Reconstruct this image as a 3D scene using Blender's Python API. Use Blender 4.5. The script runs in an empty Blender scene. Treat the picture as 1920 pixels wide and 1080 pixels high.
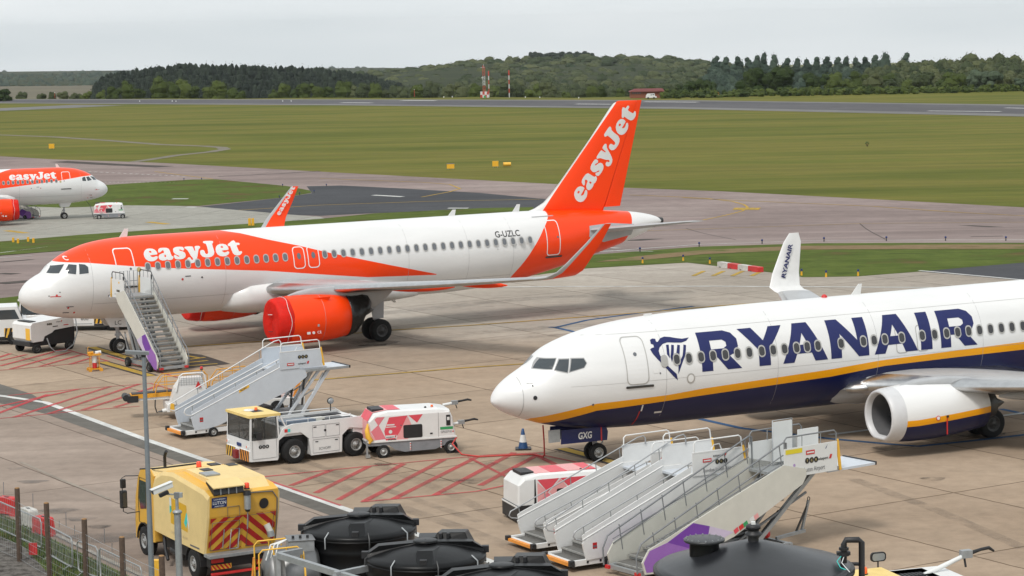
import bpy, bmesh, math, random
from math import sin, cos, pi, radians as R, sqrt
from mathutils import Vector, Matrix
from mathutils.geometry import tessellate_polygon
random.seed(7)
SC = bpy.context.scene
COL = SC.collection

# ---------------------------------------------------------------- camera, sky, sun, exposure
F, PIT, ROLL, H = 4514.034, 0.1093, 0.0197, 16.1588
cam = bpy.data.objects.new('camera', bpy.data.cameras.new('camera'))
COL.objects.link(cam); SC.camera = cam
cam.data.sensor_width = 36; cam.data.lens = F / 1920 * 36
cam.data.clip_start = 1; cam.data.clip_end = 30000
_r = Vector((1, 0, 0)); _f = Vector((0, cos(PIT), -sin(PIT))); _u = Vector((0, sin(PIT), cos(PIT)))
_r2 = cos(ROLL) * _r - sin(ROLL) * _u; _u2 = sin(ROLL) * _r + cos(ROLL) * _u
cam.matrix_world = Matrix(((_r2.x, _u2.x, -_f.x, 0), (_r2.y, _u2.y, -_f.y, 0), (_r2.z, _u2.z, -_f.z, H), (0, 0, 0, 1)))

SUN_EL, SUN_AZ = 52, 205          # high, veiled by cloud, behind the camera and to the left
world = bpy.data.worlds.new('World'); SC.world = world; world.use_nodes = True
wn, wl = world.node_tree.nodes, world.node_tree.links
wn.clear()
wo = wn.new('ShaderNodeOutputWorld'); bg = wn.new('ShaderNodeBackground')
sky = wn.new('ShaderNodeTexSky'); sky.sky_type = 'NISHITA'; sky.sun_disc = False
sky.sun_elevation = R(SUN_EL); sky.sun_rotation = R(SUN_AZ); sky.dust_density = 3
tc = wn.new('ShaderNodeTexCoord'); mp = wn.new('ShaderNodeMapping'); mp.inputs['Scale'].default_value = (1, 1, 7)
nz = wn.new('ShaderNodeTexNoise'); nz.inputs['Scale'].default_value = 3.2; nz.inputs['Detail'].default_value = 7; nz.inputs['Roughness'].default_value = .5
rp = wn.new('ShaderNodeValToRGB')
rp.color_ramp.elements[0].position = .32; rp.color_ramp.elements[0].color = (6.5, 7.05, 7.3, 1)
rp.color_ramp.elements[1].position = .72; rp.color_ramp.elements[1].color = (8.7, 8.95, 9.05, 1)
mx = wn.new('ShaderNodeMixRGB'); mx.inputs[0].default_value = .93
bg.inputs['Strength'].default_value = .085
wl.new(tc.outputs['Generated'], mp.inputs[0]); wl.new(mp.outputs[0], nz.inputs['Vector'])
wl.new(nz.outputs['Fac'], rp.inputs[0]); wl.new(sky.outputs[0], mx.inputs[1]); wl.new(rp.outputs[0], mx.inputs[2])
wl.new(mx.outputs[0], bg.inputs['Color']); wl.new(bg.outputs[0], wo.inputs['Surface'])
sl = bpy.data.lights.new('sun', 'SUN'); sl.energy = 1.7; sl.angle = R(14); sl.color = (1, .96, .9)
sun = bpy.data.objects.new('sun', sl); COL.objects.link(sun)
_a, _e = R(SUN_AZ), R(SUN_EL)
sun.rotation_euler = Vector((sin(_a) * cos(_e), cos(_a) * cos(_e), sin(_e))).to_track_quat('Z', 'Y').to_euler()
sun.location = (0, 0, 60)
SC.view_settings.view_transform = 'Standard'; SC.view_settings.look = 'None'; SC.view_settings.exposure = 0.42
SC.view_settings.gamma = 1; SC.view_settings.use_curve_mapping = False
SC.render.engine = 'CYCLES'; SC.cycles.max_bounces = 6

# ---------------------------------------------------------------- terrain heights and bearings seen in the photograph
def CREST(x):
    P = ((-168, 790), (-58, 733), (36, 680), (140, 668))
    if x <= -168: return 790
    for (a, ya), (b, yb) in zip(P[:-1], P[1:]):
        if x <= b: return ya + (yb - ya) * (x - a) / (b - a)
    return 668
def ZG(y, x=0):
    if y < 148: return 0.0
    if y < 262:
        t = (y - 148) / 114.0
        return -4.86 * t * t * (3 - 2 * t)
    c = CREST(x)
    if y < c: return -4.86
    if y < c + 300: return -4.86 - (y - c) * .045
    return -18.36 - (y - c - 300) * .0177
def ray(px, py):
    u = (px - 960) / F; v = (540 - py) / F
    a = u * cos(ROLL) + v * sin(ROLL); b = -u * sin(ROLL) + v * cos(ROLL)
    return a, cos(PIT) + b * sin(PIT), -sin(PIT) + b * cos(PIT)
def at(px, py, z=None):
    """ground point (or point at height z) on the bearing px,py of the 1920x1080 photograph"""
    a, b, c = ray(px, py); zz = 0 if z is None else z
    for _ in range(60):
        t = (zz - H) / c
        if z is not None: break
        zz = .5 * zz + .5 * ZG(b * t, a * t)
    t = (zz - H) / c
    return (a * t, b * t, zz)
def atd(px, py, D):
    a, b, c = ray(px, py); t = D / b
    return (a * t, D, H + c * t)

# ---------------------------------------------------------------- materials
MATS = {}
def mat(name, col, rough=.5, metal=0, dirt=.12, scale=3, spec=.5, coat=0, bump=0, bscale=40, emit=None, dirtcol=None):
    if name in MATS: return MATS[name]
    m = bpy.data.materials.new(name); m.use_nodes = True
    n, l = m.node_tree.nodes, m.node_tree.links; b = n['Principled BSDF']
    b.inputs['Roughness'].default_value = rough; b.inputs['Metallic'].default_value = metal
    b.inputs['Specular IOR Level'].default_value = spec; b.inputs['Coat Weight'].default_value = coat
    b.inputs['Coat Roughness'].default_value = .08
    c = (*col, 1)
    if dirt:
        t = n.new('ShaderNodeTexCoord'); z = n.new('ShaderNodeTexNoise')
        z.inputs['Scale'].default_value = scale; z.inputs['Detail'].default_value = 8; z.inputs['Roughness'].default_value = .65
        l.new(t.outputs['Object'], z.inputs['Vector'])
        r = n.new('ShaderNodeValToRGB'); r.color_ramp.elements[0].position = .3; r.color_ramp.elements[1].position = .68
        d = dirtcol or tuple(x * (1 - 2 * dirt) for x in col)
        r.color_ramp.elements[0].color = (*d, 1); r.color_ramp.elements[1].color = c
        l.new(z.outputs['Fac'], r.inputs[0]); l.new(r.outputs[0], b.inputs['Base Color'])
    else: b.inputs['Base Color'].default_value = c
    if bump:
        t2 = n.new('ShaderNodeTexCoord'); z2 = n.new('ShaderNodeTexNoise'); z2.inputs['Scale'].default_value = bscale
        z2.inputs['Detail'].default_value = 4
        bp = n.new('ShaderNodeBump'); bp.inputs['Strength'].default_value = bump; bp.inputs['Distance'].default_value = .05
        l.new(t2.outputs['Object'], z2.inputs['Vector']); l.new(z2.outputs['Fac'], bp.inputs['Height']); l.new(bp.outputs[0], b.inputs['Normal'])
    if emit:
        b.inputs['Emission Color'].default_value = (*col, 1); b.inputs['Emission Strength'].default_value = emit
    MATS[name] = m
    return m
def S(r, g, b):   # sRGB 0..255 -> linear
    return tuple(((x / 255) / 12.92 if x < 10 else ((x / 255 + .055) / 1.055) ** 2.4) for x in (r, g, b))
white = mat('white_paint', (.74, .74, .73), .38, dirt=.05, scale=1.5, coat=.2)
greywhite = mat('pale_grey_paint', (.56, .60, .65), .42, dirt=.06, scale=1.2)
cream = mat('off_white_paint', (.62, .61, .55), .45, dirt=.06, scale=1.5)
orange = mat('orange_paint', (.97, .055, .0), .38, dirt=.04, scale=.8, spec=.35)
redfab = mat('red_fabric', (.70, .016, .008), .6, dirt=.12, scale=2, bump=.5, bscale=7, spec=.2)
blackfab = mat('black_fabric', (.006, .006, .0065), .3, dirt=0, bump=1, bscale=4)
navy = mat('navy_paint', (.006, .012, .085), .36, dirt=.05)
yellowp = mat('yellow_stripe_paint', (.85, .38, .01), .35, dirt=.04)
winggrey = mat('wing_grey_paint', (.42, .43, .44), .36, dirt=.08, scale=1)
metal = mat('bare_metal', (.62, .62, .62), .3, 1, dirt=.1)
darkmetal = mat('dark_metal', (.10, .10, .10), .45, .8, dirt=.1)
galv = mat('galvanised_steel', (.40, .42, .43), .5, .5, dirt=.12, scale=5)
greysteel = mat('grey_painted_steel', (.20, .21, .22), .5, dirt=.12, scale=5)
rubber = mat('tyre_rubber', (.008, .008, .0085), .85, dirt=.15, bump=.3)
hub = mat('wheel_hub', (.45, .45, .44), .45, .4, dirt=.2, scale=12)
hubdark = mat('dark_wheel_hub', (.10, .10, .10), .5, .4, dirt=.2, scale=12)
black = mat('black_plastic', (.018, .018, .02), .5, dirt=.1)
tankblack = mat('black_tank_plastic', (.008, .0083, .009), .36, dirt=.3, scale=1.4, bump=.15, bscale=2, spec=.22)
glass = mat('window_glass', (.035, .045, .052), .08, dirt=0, spec=.9)
cabglass = mat('cab_glass', (.09, .095, .09), .12, dirt=.3, scale=1.5, spec=.6)
_b = cabglass.node_tree.nodes['Principled BSDF']; _b.inputs['Alpha'].default_value = .5
cabin = mat('cabin_window_pane', (.13, .14, .155), .12, dirt=0, spec=.7)
cabframe = mat('window_surround', (.45, .44, .42), .4, .3, dirt=0)
trim = mat('door_outline_paint', (.75, .75, .74), .4, dirt=0)
trimgrey = mat('grey_outline_paint', (.33, .33, .33), .4, dirt=0)
ink = mat('black_lettering', (.02, .02, .022), .5, dirt=0)
inkgrey = mat('grey_lettering', (.12, .12, .13), .5, dirt=0)
tgold = mat('gold_lettering', (.45, .36, .15), .5, dirt=0)
tread = mat('stair_tread', (.16, .155, .145), .7, dirt=.2, scale=8)
alu = mat('aluminium_tread', (.50, .50, .48), .45, .5, dirt=.2, scale=8)
amber = mat('amber_lens', (.85, .13, .01), .25, dirt=0, coat=.5)
redp = mat('red_paint', (.62, .03, .03), .45, dirt=.1)
pink = mat('pink_red_paint', (.72, .08, .11), .4, dirt=.06)
palepink = mat('pale_pink_paint', (.78, .36, .36), .4, dirt=.06)
purple = mat('purple_paint', (.17, .045, .36), .4, dirt=.06)
lilac = mat('lilac_paint', (.42, .30, .55), .4, dirt=.06)
palelilac = mat('pale_lilac_paint', (.60, .52, .68), .4, dirt=.06)
caby = mat('cab_roof_yellow', (.84, .62, .22), .5, dirt=.08)
sweepy = mat('sweeper_yellow', (.76, .42, .04), .48, dirt=.10, scale=1.2, dirtcol=(.66, .38, .08))
sweeppale = mat('faded_sweeper_yellow', (.80, .60, .27), .6, dirt=.08, scale=1.2)
hazy = mat('hazard_yellow', (.85, .48, .05), .5, dirt=.08)
hazo = mat('hazard_orange', (.80, .30, .04), .5, dirt=.1)
hazr = mat('hazard_red', (.52, .015, .015), .45, dirt=.08)
loadery = mat('loader_yellow', (.75, .34, .02), .5, dirt=.15, scale=4)
wood = mat('weathered_wood', (.10, .065, .045), .85, dirt=.25, scale=9, bump=.4)
steelss = mat('stainless_steel', (.28, .28, .28), .42, .8, dirt=.15, scale=2)
signw = mat('sign_white', (.70, .71, .70), .45, dirt=.03)
blue = mat('sign_blue', (.01, .03, .14), .5, dirt=.05)
green = mat('green_paint', (.03, .30, .10), .5, dirt=0)
teal = mat('teal_paint', (.05, .55, .50), .5, dirt=0)
gold2 = mat('mustard_paint', (.70, .40, .02), .5, dirt=.05)
# ---------------------------------------------------------------- mesh builder
class MB:
    def __init__(s): s.v = []; s.f = []; s.m = []; s.s = []
    def add(s, V, Fs, m, smooth=False):
        o = len(s.v); s.v += [tuple(p) for p in V]
        for f in Fs:
            s.f.append([o + i for i in f]); s.m.append(m); s.s.append(smooth)
        return s
    def box(s, x0, x1, y0, y1, z0, z1, m, T=None):
        V = [(x, y, z) for z in (z0, z1) for y in (y0, y1) for x in (x0, x1)]
        if T: V = [T(*p) for p in V]
        return s.add(V, [(0, 2, 3, 1), (4, 5, 7, 6), (0, 1, 5, 4), (2, 6, 7, 3), (0, 4, 6, 2), (1, 3, 7, 5)], m)
    def beam(s, p, q, w, h, m):
        p, q = Vector(p), Vector(q); d = (q - p).normalized()
        u = Vector((0, 0, 1)) if abs(d.z) < .95 else Vector((1, 0, 0))
        a = d.cross(u).normalized() * w / 2; b = a.cross(d).normalized() * h / 2
        V = [p + i * a + j * b for i, j in ((-1, -1), (1, -1), (1, 1), (-1, 1))] + [q + i * a + j * b for i, j in ((-1, -1), (1, -1), (1, 1), (-1, 1))]
        return s.add(V, [(3, 2, 1, 0), (4, 5, 6, 7), (0, 1, 5, 4), (1, 2, 6, 5), (2, 3, 7, 6), (3, 0, 4, 7)], m)
    def tube(s, pts, r, m, n=6, smooth=True, closed=False):
        P = [Vector(p) for p in pts]; k = len(P); rr = r if isinstance(r, (list, tuple)) else [r] * k
        V = []; u = None
        for i in range(k):
            a = P[i - 1] if (i or closed) else P[i]; b = P[(i + 1) % k] if (i < k - 1 or closed) else P[i]
            d = (b - a).normalized()
            if u is None:
                u = d.cross(Vector((0, 0, 1)))
                if u.length < .1: u = d.cross(Vector((1, 0, 0)))
                u.normalize()
            else: u = (u - d * u.dot(d)).normalized()
            w = d.cross(u)
            for j in range(n):
                t = 2 * pi * j / n; V.append(P[i] + (u * cos(t) + w * sin(t)) * rr[i])
        Fs = []
        for i in range(k if closed else k - 1):
            i2 = (i + 1) % k
            for j in range(n): Fs.append((i * n + j, i * n + (j + 1) % n, i2 * n + (j + 1) % n, i2 * n + j))
        s.add(V, Fs, m, smooth)
        if not closed:
            s.add([V[j] for j in range(n)][::-1], [tuple(range(n))], m); s.add([V[(k - 1) * n + j] for j in range(n)], [tuple(range(n))], m)
        return s
    def cyl(s, p, q, r0, r1, m, n=16, smooth=True): return s.tube([p, q], [r0, r1], m, n, smooth)
    def lathe(s, prof, o, d, m, n=24, smooth=True, m2=None):
        """prof: (radius, distance along d)"""
        d = Vector(d).normalized(); u = d.cross(Vector((0, 0, 1)))
        if u.length < .1: u = Vector((1, 0, 0))
        u.normalize(); w = d.cross(u); o = Vector(o); V = []
        for r, t in prof:
            for j in range(n):
                a = 2 * pi * j / n; V.append(o + d * t + (u * cos(a) + w * sin(a)) * r)
        for i in range(len(prof) - 1):
            mm = m[i] if isinstance(m, list) else m
            Fs = [(i * n + j, i * n + (j + 1) % n, (i + 1) * n + (j + 1) % n, (i + 1) * n + j) for j in range(n)]
            base = len(s.v) if i == 0 else base
            if i == 0: s.v += [tuple(p) for p in V]
            for f in Fs: s.f.append([base + a for a in f]); s.m.append(mm); s.s.append(smooth)
        return s
    def ext(s, pts, y0, y1, m, T=None, mcap=None):
        """side profile (x,z) extruded from y0 to y1"""
        n = len(pts); V = [(x, y0, z) for x, z in pts] + [(x, y1, z) for x, z in pts]
        if T: V = [T(*p) for p in V]
        tri = tessellate_polygon([[Vector((x, z, 0)) for x, z in pts]])
        s.add(V, [(i, (i + 1) % n, n + (i + 1) % n, n + i) for i in range(n)], m)
        s.add(V, [tuple(t) for t in tri] + [tuple(n + i for i in reversed(t)) for t in tri], mcap or m)
        return s
    def loft(s, rings, m, cap=True, smooth=True, closed=True):
        k = len(rings[0]); V = [p for r in rings for p in r]; Fs = []
        for i in range(len(rings) - 1):
            for j in range(k if closed else k - 1): Fs.append((i * k + j, i * k + (j + 1) % k, (i + 1) * k + (j + 1) % k, (i + 1) * k + j))
        s.add(V, Fs, m, smooth)
        if cap: s.add(rings[0][::-1], [tuple(range(k))], m); s.add(rings[-1], [tuple(range(k))], m)
        return s
    def sphere(s, c, r, m, n=12, sc=(1, 1, 1)):
        V = []; k = n // 2
        for i in range(k + 1):
            for j in range(n):
                a = pi * i / k; b = 2 * pi * j / n
                V.append((c[0] + r * sc[0] * sin(a) * cos(b), c[1] + r * sc[1] * sin(a) * sin(b), c[2] + r * sc[2] * cos(a)))
        return s.add(V, [(i * n + j, (i + 1) * n + j, (i + 1) * n + (j + 1) % n, i * n + (j + 1) % n) for i in range(k) for j in range(n)], m, True)
    def text(s, txt, o, u, v, h, m, w=None, bold=0, shear=0, off=.004, center=False):
        """lettering in the plane o + a*u + b*v, cap height h, lifted off along u x v"""
        V2, Fs = text2d(txt, bold, shear)
        if not V2: return s
        xs = [p[0] for p in V2]; x0, x1 = min(xs), max(xs); k = h / .729; kx = k if w is None else w / (x1 - x0)
        o, u, v = Vector(o), Vector(u).normalized(), Vector(v).normalized(); nn = u.cross(v)
        c = (x1 - x0) / 2 if center else 0
        return s.add([o + u * ((x - x0 - c) * kx) + v * (y * k) + nn * off for x, y in V2], Fs, m)
    def poly(s, loops, fn, m, step=None):
        V2, Fs = flat(loops, step)
        return s.add([fn(x, y) for x, y in V2], Fs, m)
    def build(s, name, parent=None, bevel=0, loc=None):
        me = bpy.data.meshes.new(name); ml = []
        for m in s.m:
            if m not in ml: ml.append(m)
        me.from_pydata(s.v, [], s.f)
        for m in ml: me.materials.append(m)
        ix = {m: i for i, m in enumerate(ml)}
        me.polygons.foreach_set('material_index', [ix[m] for m in s.m]); me.polygons.foreach_set('use_smooth', s.s)
        me.update()
        o = bpy.data.objects.new(name, me); COL.objects.link(o)
        if parent: o.parent = parent
        if loc: o.location = loc
        if bevel:
            b = o.modifiers.new('bevel', 'BEVEL'); b.width = bevel; b.segments = 2; b.limit_method = 'ANGLE'; b.angle_limit = R(35)
        return o
_tc = {}
def text2d(txt, bold=0, shear=0):
    key = (txt, bold, shear)
    if key in _tc: return _tc[key]
    c = bpy.data.curves.new('lettering', 'FONT'); c.body = txt; c.size = 1; c.offset = bold; c.shear = shear; c.resolution_u = 3
    o = bpy.data.objects.new('lettering', c); COL.objects.link(o)
    me = bpy.data.meshes.new_from_object(o)
    V = [(v.co.x, v.co.y) for v in me.vertices]; Fs = [tuple(p.vertices) for p in me.polygons]
    COL.objects.unlink(o); bpy.data.objects.remove(o); bpy.data.meshes.remove(me); bpy.data.curves.remove(c)
    _tc[key] = (V, Fs)
    return _tc[key]
def flat(loops, step=None, ylines=None):
    """tessellate 2-D loops (first outer, others holes); optionally cut into cells of size step or along ylines"""
    vs = [Vector((x, y, 0)) for l in loops for x, y in l]
    tri = tessellate_polygon([[Vector((x, y, 0)) for x, y in l] for l in loops])
    if not step and not ylines: return [(v.x, v.y) for v in vs], [tuple(t) for t in tri]
    bm = bmesh.new(); bv = [bm.verts.new(v) for v in vs]
    for t in tri:
        try: bm.faces.new([bv[i] for i in t])
        except ValueError: pass
    xs = [v.x for v in vs]; ys = [v.y for v in vs]; cuts = []
    if step:
        sx, sy = step if isinstance(step, tuple) else (step, step)
        k = math.floor(min(xs) / sx) + 1
        while k * sx < max(xs): cuts.append(((k * sx, 0, 0), (1, 0, 0))); k += 1
        k = math.floor(min(ys) / sy) + 1
        while k * sy < max(ys): cuts.append(((0, k * sy, 0), (0, 1, 0))); k += 1
    for y in ylines or []:
        if min(ys) < y < max(ys): cuts.append(((0, y, 0), (0, 1, 0)))
    for co, no in cuts:
        bmesh.ops.bisect_plane(bm, geom=bm.verts[:] + bm.edges[:] + bm.faces[:], plane_co=co, plane_no=no, dist=1e-5)
    bm.verts.index_update()
    V = [(v.co.x, v.co.y) for v in bm.verts]; Fs = [tuple(v.index for v in f.verts) for f in bm.faces]
    bm.free()
    return V, Fs
def thing(name, label, cat, loc=(0, 0, 0), rz=0, group=None, ry=0):
    o = bpy.data.objects.new(name, None); COL.objects.link(o); o.empty_display_size = .3
    o.location = loc; o.rotation_euler = (0, ry, rz); o['label'] = label; o['category'] = cat
    if group: o['group'] = group
    return o
def tag(o, label, cat, group=None, kind=None):
    o['label'] = label; o['category'] = cat
    if group: o['group'] = group
    if kind: o['kind'] = kind
    return o
def copy_tree(o, parent=None):
    kids = [c for c in bpy.data.objects if c.parent == o]
    c = o.copy(); COL.objects.link(c); c.parent = parent
    for k in kids: copy_tree(k, c)
    return c
def circ(r, n=24, cx=0, cy=0, ry=None): return [(cx + r * cos(2 * pi * i / n), cy + (ry or r) * sin(2 * pi * i / n)) for i in range(n)]
def rrect(x0, x1, y0, y1, r, n=4):
    out = []
    for cx, cy, a in ((x1 - r, y1 - r, 0), (x0 + r, y1 - r, 90), (x0 + r, y0 + r, 180), (x1 - r, y0 + r, 270)):
        for i in range(n + 1): t = R(a + 90 * i / n); out.append((cx + r * cos(t), cy + r * sin(t)))
    return out
def wheel(parent, x, y, r, w, side=-1, z=None, rim=hub, bolts=True, rr=.55, name='wheel'):
    """tyre with shoulders and a dished rim; side = outward direction along y"""
    z = r if z is None else z
    e = MB()
    e.lathe([(r * rr, -w / 2), (r * .86, -w / 2), (r * .96, -w * .42), (r, -w * .28), (r, w * .28), (r * .96, w * .42), (r * .86, w / 2), (r * rr, w / 2)], (0, 0, 0), (0, side, 0), rubber, 32)
    e.lathe([(r * rr, -w / 2), (0.001, -w * .45)], (0, 0, 0), (0, side, 0), rubber, 32)
    t = e.build(name, parent, loc=(x, y, z))
    e = MB(); q = r * rr
    e.lathe([(q, w * .5), (q * .93, w * .5 + .008), (q * .86, w * .36), (q * .6, w * .30), (q * .55, w * .42), (q * .3, w * .46), (q * .25, w * .55), (.001, w * .56)], (0, 0, 0), (0, side, 0), rim, 24)
    if bolts:
        for i in range(8):
            a = 2 * pi * i / 8; c = Vector((cos(a) * q * .43, side * w * .45, sin(a) * q * .43))
            e.cyl(c, c + Vector((0, side * .025, 0)), q * .05, q * .05, darkmetal, 6)
            c = Vector((cos(a + .4) * q * .73, side * w * .325, sin(a + .4) * q * .73))
            e.cyl(c, c + Vector((0, side * .006, 0)), q * .075, q * .075, black, 8)
    e.build('rim', t)
    return t
# ---------------------------------------------------------------- ground materials (world metres)
def groundmat(name, cols, big=.02, small=1.2, rot=0, stretch=(1, 1, 1), slab=None, joint=(.05, .045, .04), streak=None, rough=.9, tan=None, bump=.15, stain=.0):
    m = bpy.data.materials.new(name); m.use_nodes = True; n, l = m.node_tree.nodes, m.node_tree.links; b = n['Principled BSDF']
    b.inputs['Roughness'].default_value = rough; b.inputs['Specular IOR Level'].default_value = .06
    t = n.new('ShaderNodeTexCoord'); mp = n.new('ShaderNodeMapping'); mp.inputs['Rotation'].default_value = (0, 0, R(rot)); mp.inputs['Scale'].default_value = stretch
    l.new(t.outputs['Object'], mp.inputs[0])
    z = n.new('ShaderNodeTexNoise'); z.inputs['Scale'].default_value = big; z.inputs['Detail'].default_value = 9; z.inputs['Roughness'].default_value = .62
    l.new(mp.outputs[0], z.inputs['Vector'])
    r = n.new('ShaderNodeValToRGB'); e = r.color_ramp.elements
    k = len(cols)
    e[0].position = .33; e[0].color = (*cols[0], 1); e[1].position = .67; e[1].color = (*cols[-1], 1)
    for i in range(1, k - 1):
        x = e.new(.33 + .34 * i / (k - 1)); x.color = (*cols[i], 1)
    l.new(z.outputs['Fac'], r.inputs[0]); out = r.outputs[0]
    def mul(a, fac_socket, lo, hi):
        q = n.new('ShaderNodeMapRange'); q.inputs['From Min'].default_value = .3; q.inputs['From Max'].default_value = .7
        q.inputs['To Min'].default_value = lo; q.inputs['To Max'].default_value = hi
        l.new(fac_socket, q.inputs['Value']); v = n.new('ShaderNodeVectorMath'); v.operation = 'SCALE'
        l.new(a, v.inputs[0]); l.new(q.outputs[0], v.inputs['Scale']); return v.outputs[0]
    if tan:   # a second family of colours on one side of a line (a x + b y = c)
        (A, B, C, wd, tc2) = tan
        dp = n.new('ShaderNodeVectorMath'); dp.operation = 'DOT_PRODUCT'; dp.inputs[1].default_value = (A, B, 0); l.new(t.outputs['Object'], dp.inputs[0])
        z3 = n.new('ShaderNodeTexNoise'); z3.inputs['Scale'].default_value = .06; z3.inputs['Detail'].default_value = 5; l.new(t.outputs['Object'], z3.inputs['Vector'])
        ad = n.new('ShaderNodeMath'); ad.operation = 'MULTIPLY_ADD'; ad.inputs[1].default_value = 22; l.new(z3.outputs['Fac'], ad.inputs[0]); l.new(dp.outputs['Value'], ad.inputs[2])
        q = n.new('ShaderNodeMapRange'); q.inputs['From Min'].default_value = C - wd + 11; q.inputs['From Max'].default_value = C + wd + 11; l.new(ad.outputs[0], q.inputs['Value'])
        r2 = n.new('ShaderNodeValToRGB'); r2.color_ramp.elements[0].position = .3; r2.color_ramp.elements[1].position = .7
        r2.color_ramp.elements[0].color = (*tc2[0], 1); r2.color_ramp.elements[1].color = (*tc2[1], 1); l.new(z.outputs['Fac'], r2.inputs[0])
        mxx = n.new('ShaderNodeMixRGB'); l.new(q.outputs[0], mxx.inputs[0]); l.new(r2.outputs[0], mxx.inputs[1]); l.new(out, mxx.inputs[2]); out = mxx.outputs[0]
    z2 = n.new('ShaderNodeTexNoise'); z2.inputs['Scale'].default_value = small; z2.inputs['Detail'].default_value = 6; z2.inputs['Roughness'].default_value = .7
    l.new(mp.outputs[0], z2.inputs['Vector']); out = mul(out, z2.outputs['Fac'], .86, 1.1)
    if streak:
        ms = n.new('ShaderNodeMapping'); ms.inputs['Rotation'].default_value = (0, 0, R(streak[0])); ms.inputs['Scale'].default_value = (streak[1], streak[2], 1)
        l.new(t.outputs['Object'], ms.inputs[0]); z4 = n.new('ShaderNodeTexNoise'); z4.inputs['Scale'].default_value = 1; z4.inputs['Detail'].default_value = 5
        l.new(ms.outputs[0], z4.inputs['Vector']); out = mul(out, z4.outputs['Fac'], streak[3], streak[4])
    if stain:
        z5 = n.new('ShaderNodeTexNoise'); z5.inputs['Scale'].default_value = .35; z5.inputs['Detail'].default_value = 3; l.new(t.outputs['Object'], z5.inputs['Vector'])
        q5 = n.new('ShaderNodeMapRange'); q5.inputs['From Min'].default_value = .66; q5.inputs['From Max'].default_value = .74; q5.inputs['To Min'].default_value = 1; q5.inputs['To Max'].default_value = 1 - stain
        l.new(z5.outputs['Fac'], q5.inputs['Value']); v5 = n.new('ShaderNodeVectorMath'); v5.operation = 'SCALE'; l.new(out, v5.inputs[0]); l.new(q5.outputs[0], v5.inputs['Scale']); out = v5.outputs[0]
    if slab:
        ms = n.new('ShaderNodeMapping'); ms.inputs['Rotation'].default_value = (0, 0, R(slab[0])); l.new(t.outputs['Object'], ms.inputs[0])
        zw = n.new('ShaderNodeTexNoise'); zw.inputs['Scale'].default_value = .8; l.new(t.outputs['Object'], zw.inputs['Vector'])
        av = n.new('ShaderNodeVectorMath'); av.operation = 'MULTIPLY_ADD'; av.inputs[1].default_value = (.12, .12, 0); l.new(zw.outputs['Color'], av.inputs[0]); l.new(ms.outputs[0], av.inputs[2])
        bk = n.new('ShaderNodeTexBrick'); bk.offset = 0; bk.inputs['Scale'].default_value = 1; bk.inputs['Brick Width'].default_value = slab[1]; bk.inputs['Row Height'].default_value = slab[2]
        bk.inputs['Mortar Size'].default_value = slab[3]; bk.inputs['Mortar Smooth'].default_value = .4; bk.inputs['Color1'].default_value = (slab[4], slab[4], slab[4], 1); bk.inputs['Color2'].default_value = (1.04, 1.04, 1.04, 1); bk.inputs['Mortar'].default_value = (.42, .4, .38, 1)
        l.new(av.outputs[0], bk.inputs['Vector'])
        mm = n.new('ShaderNodeMixRGB'); mm.blend_type = 'MULTIPLY'; mm.inputs[0].default_value = 1; l.new(out, mm.inputs[1]); l.new(bk.outputs['Color'], mm.inputs[2]); out = mm.outputs[0]
    l.new(out, b.inputs['Base Color'])
    if bump:
        bp = n.new('ShaderNodeBump'); bp.inputs['Strength'].default_value = bump; bp.inputs['Distance'].default_value = .03; l.new(z2.outputs['Fac'], bp.inputs['Height']); l.new(bp.outputs[0], b.inputs['Normal'])
    return m
SA = 57.6     # bearing of the stand joints
_p, _q = at(0, 650), at(1500, 640)
_nx, _ny = -(_q[1] - _p[1]), (_q[0] - _p[0]); _k = sqrt(_nx * _nx + _ny * _ny); _nx /= _k; _ny /= _k
m_apron = groundmat('apron_concrete', [S(144, 135, 124), S(160, 151, 140), S(172, 164, 154)], .05, 1.5, stretch=(1, 1, 1), slab=(SA, 7.5, 6.2, .05, .89),
                    streak=(-28, .03, .5, .9, 1.07), tan=(_nx, _ny, _nx * _p[0] + _ny * _p[1], 9, (S(152, 133, 114), S(172, 154, 135))), stain=.22)
m_road = groundmat('service_road_concrete', [S(132, 118, 108), S(147, 133, 122), S(157, 143, 132)], .06, 1.5, slab=(SA, 40, 4.6, .035, .95), streak=(SA, .02, .6, .85, 1.1), stain=.3)
m_dark = groundmat('dark_asphalt', [S(68, 69, 72), S(78, 79, 82)], .08, 2, rough=.85, streak=(10, .02, .3, .9, 1.08))
m_strip = groundmat('grey_asphalt_band', [S(98, 95, 90), S(110, 107, 102)], .1, 2, streak=(SA, .05, 1, .88, 1.1))
m_taxi = groundmat('taxiway_asphalt', [S(122, 109, 105), S(136, 122, 118), S(147, 134, 129)], .03, .7, slab=(14, 60, 7.5, .05, .95), streak=(14, .008, .2, .85, 1.12), stain=.12)
m_pale = groundmat('pale_stand_concrete', [S(142, 140, 132), S(158, 156, 148)], .04, .8, slab=(20, 7.5, 7.5, .06, .95))
m_field = groundmat('field_grass', [S(80, 86, 32), S(94, 97, 40), S(107, 103, 48), S(88, 94, 38)], .035, .9, rot=-40, stretch=(.35, 1.5, 1), streak=(-42, .006, .22, .84, 1.14), bump=.5)
m_grass = groundmat('verge_grass', [S(90, 80, 46), S(74, 88, 34), S(86, 98, 42), S(66, 80, 32)], .16, 2.2, bump=.8, streak=(15, .05, .8, .8, 1.15))
m_dirt = groundmat('bare_verge_soil', [S(112, 96, 68), S(128, 108, 82), S(88, 94, 48)], .3, 2.5, bump=.8)
m_runway = groundmat('runway_asphalt', [S(84, 83, 86), S(96, 95, 97)], .02, .3)
m_shoulder = groundmat('runway_shoulder_asphalt', [S(108, 107, 106), S(122, 121, 119)], .02, .3)
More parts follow.
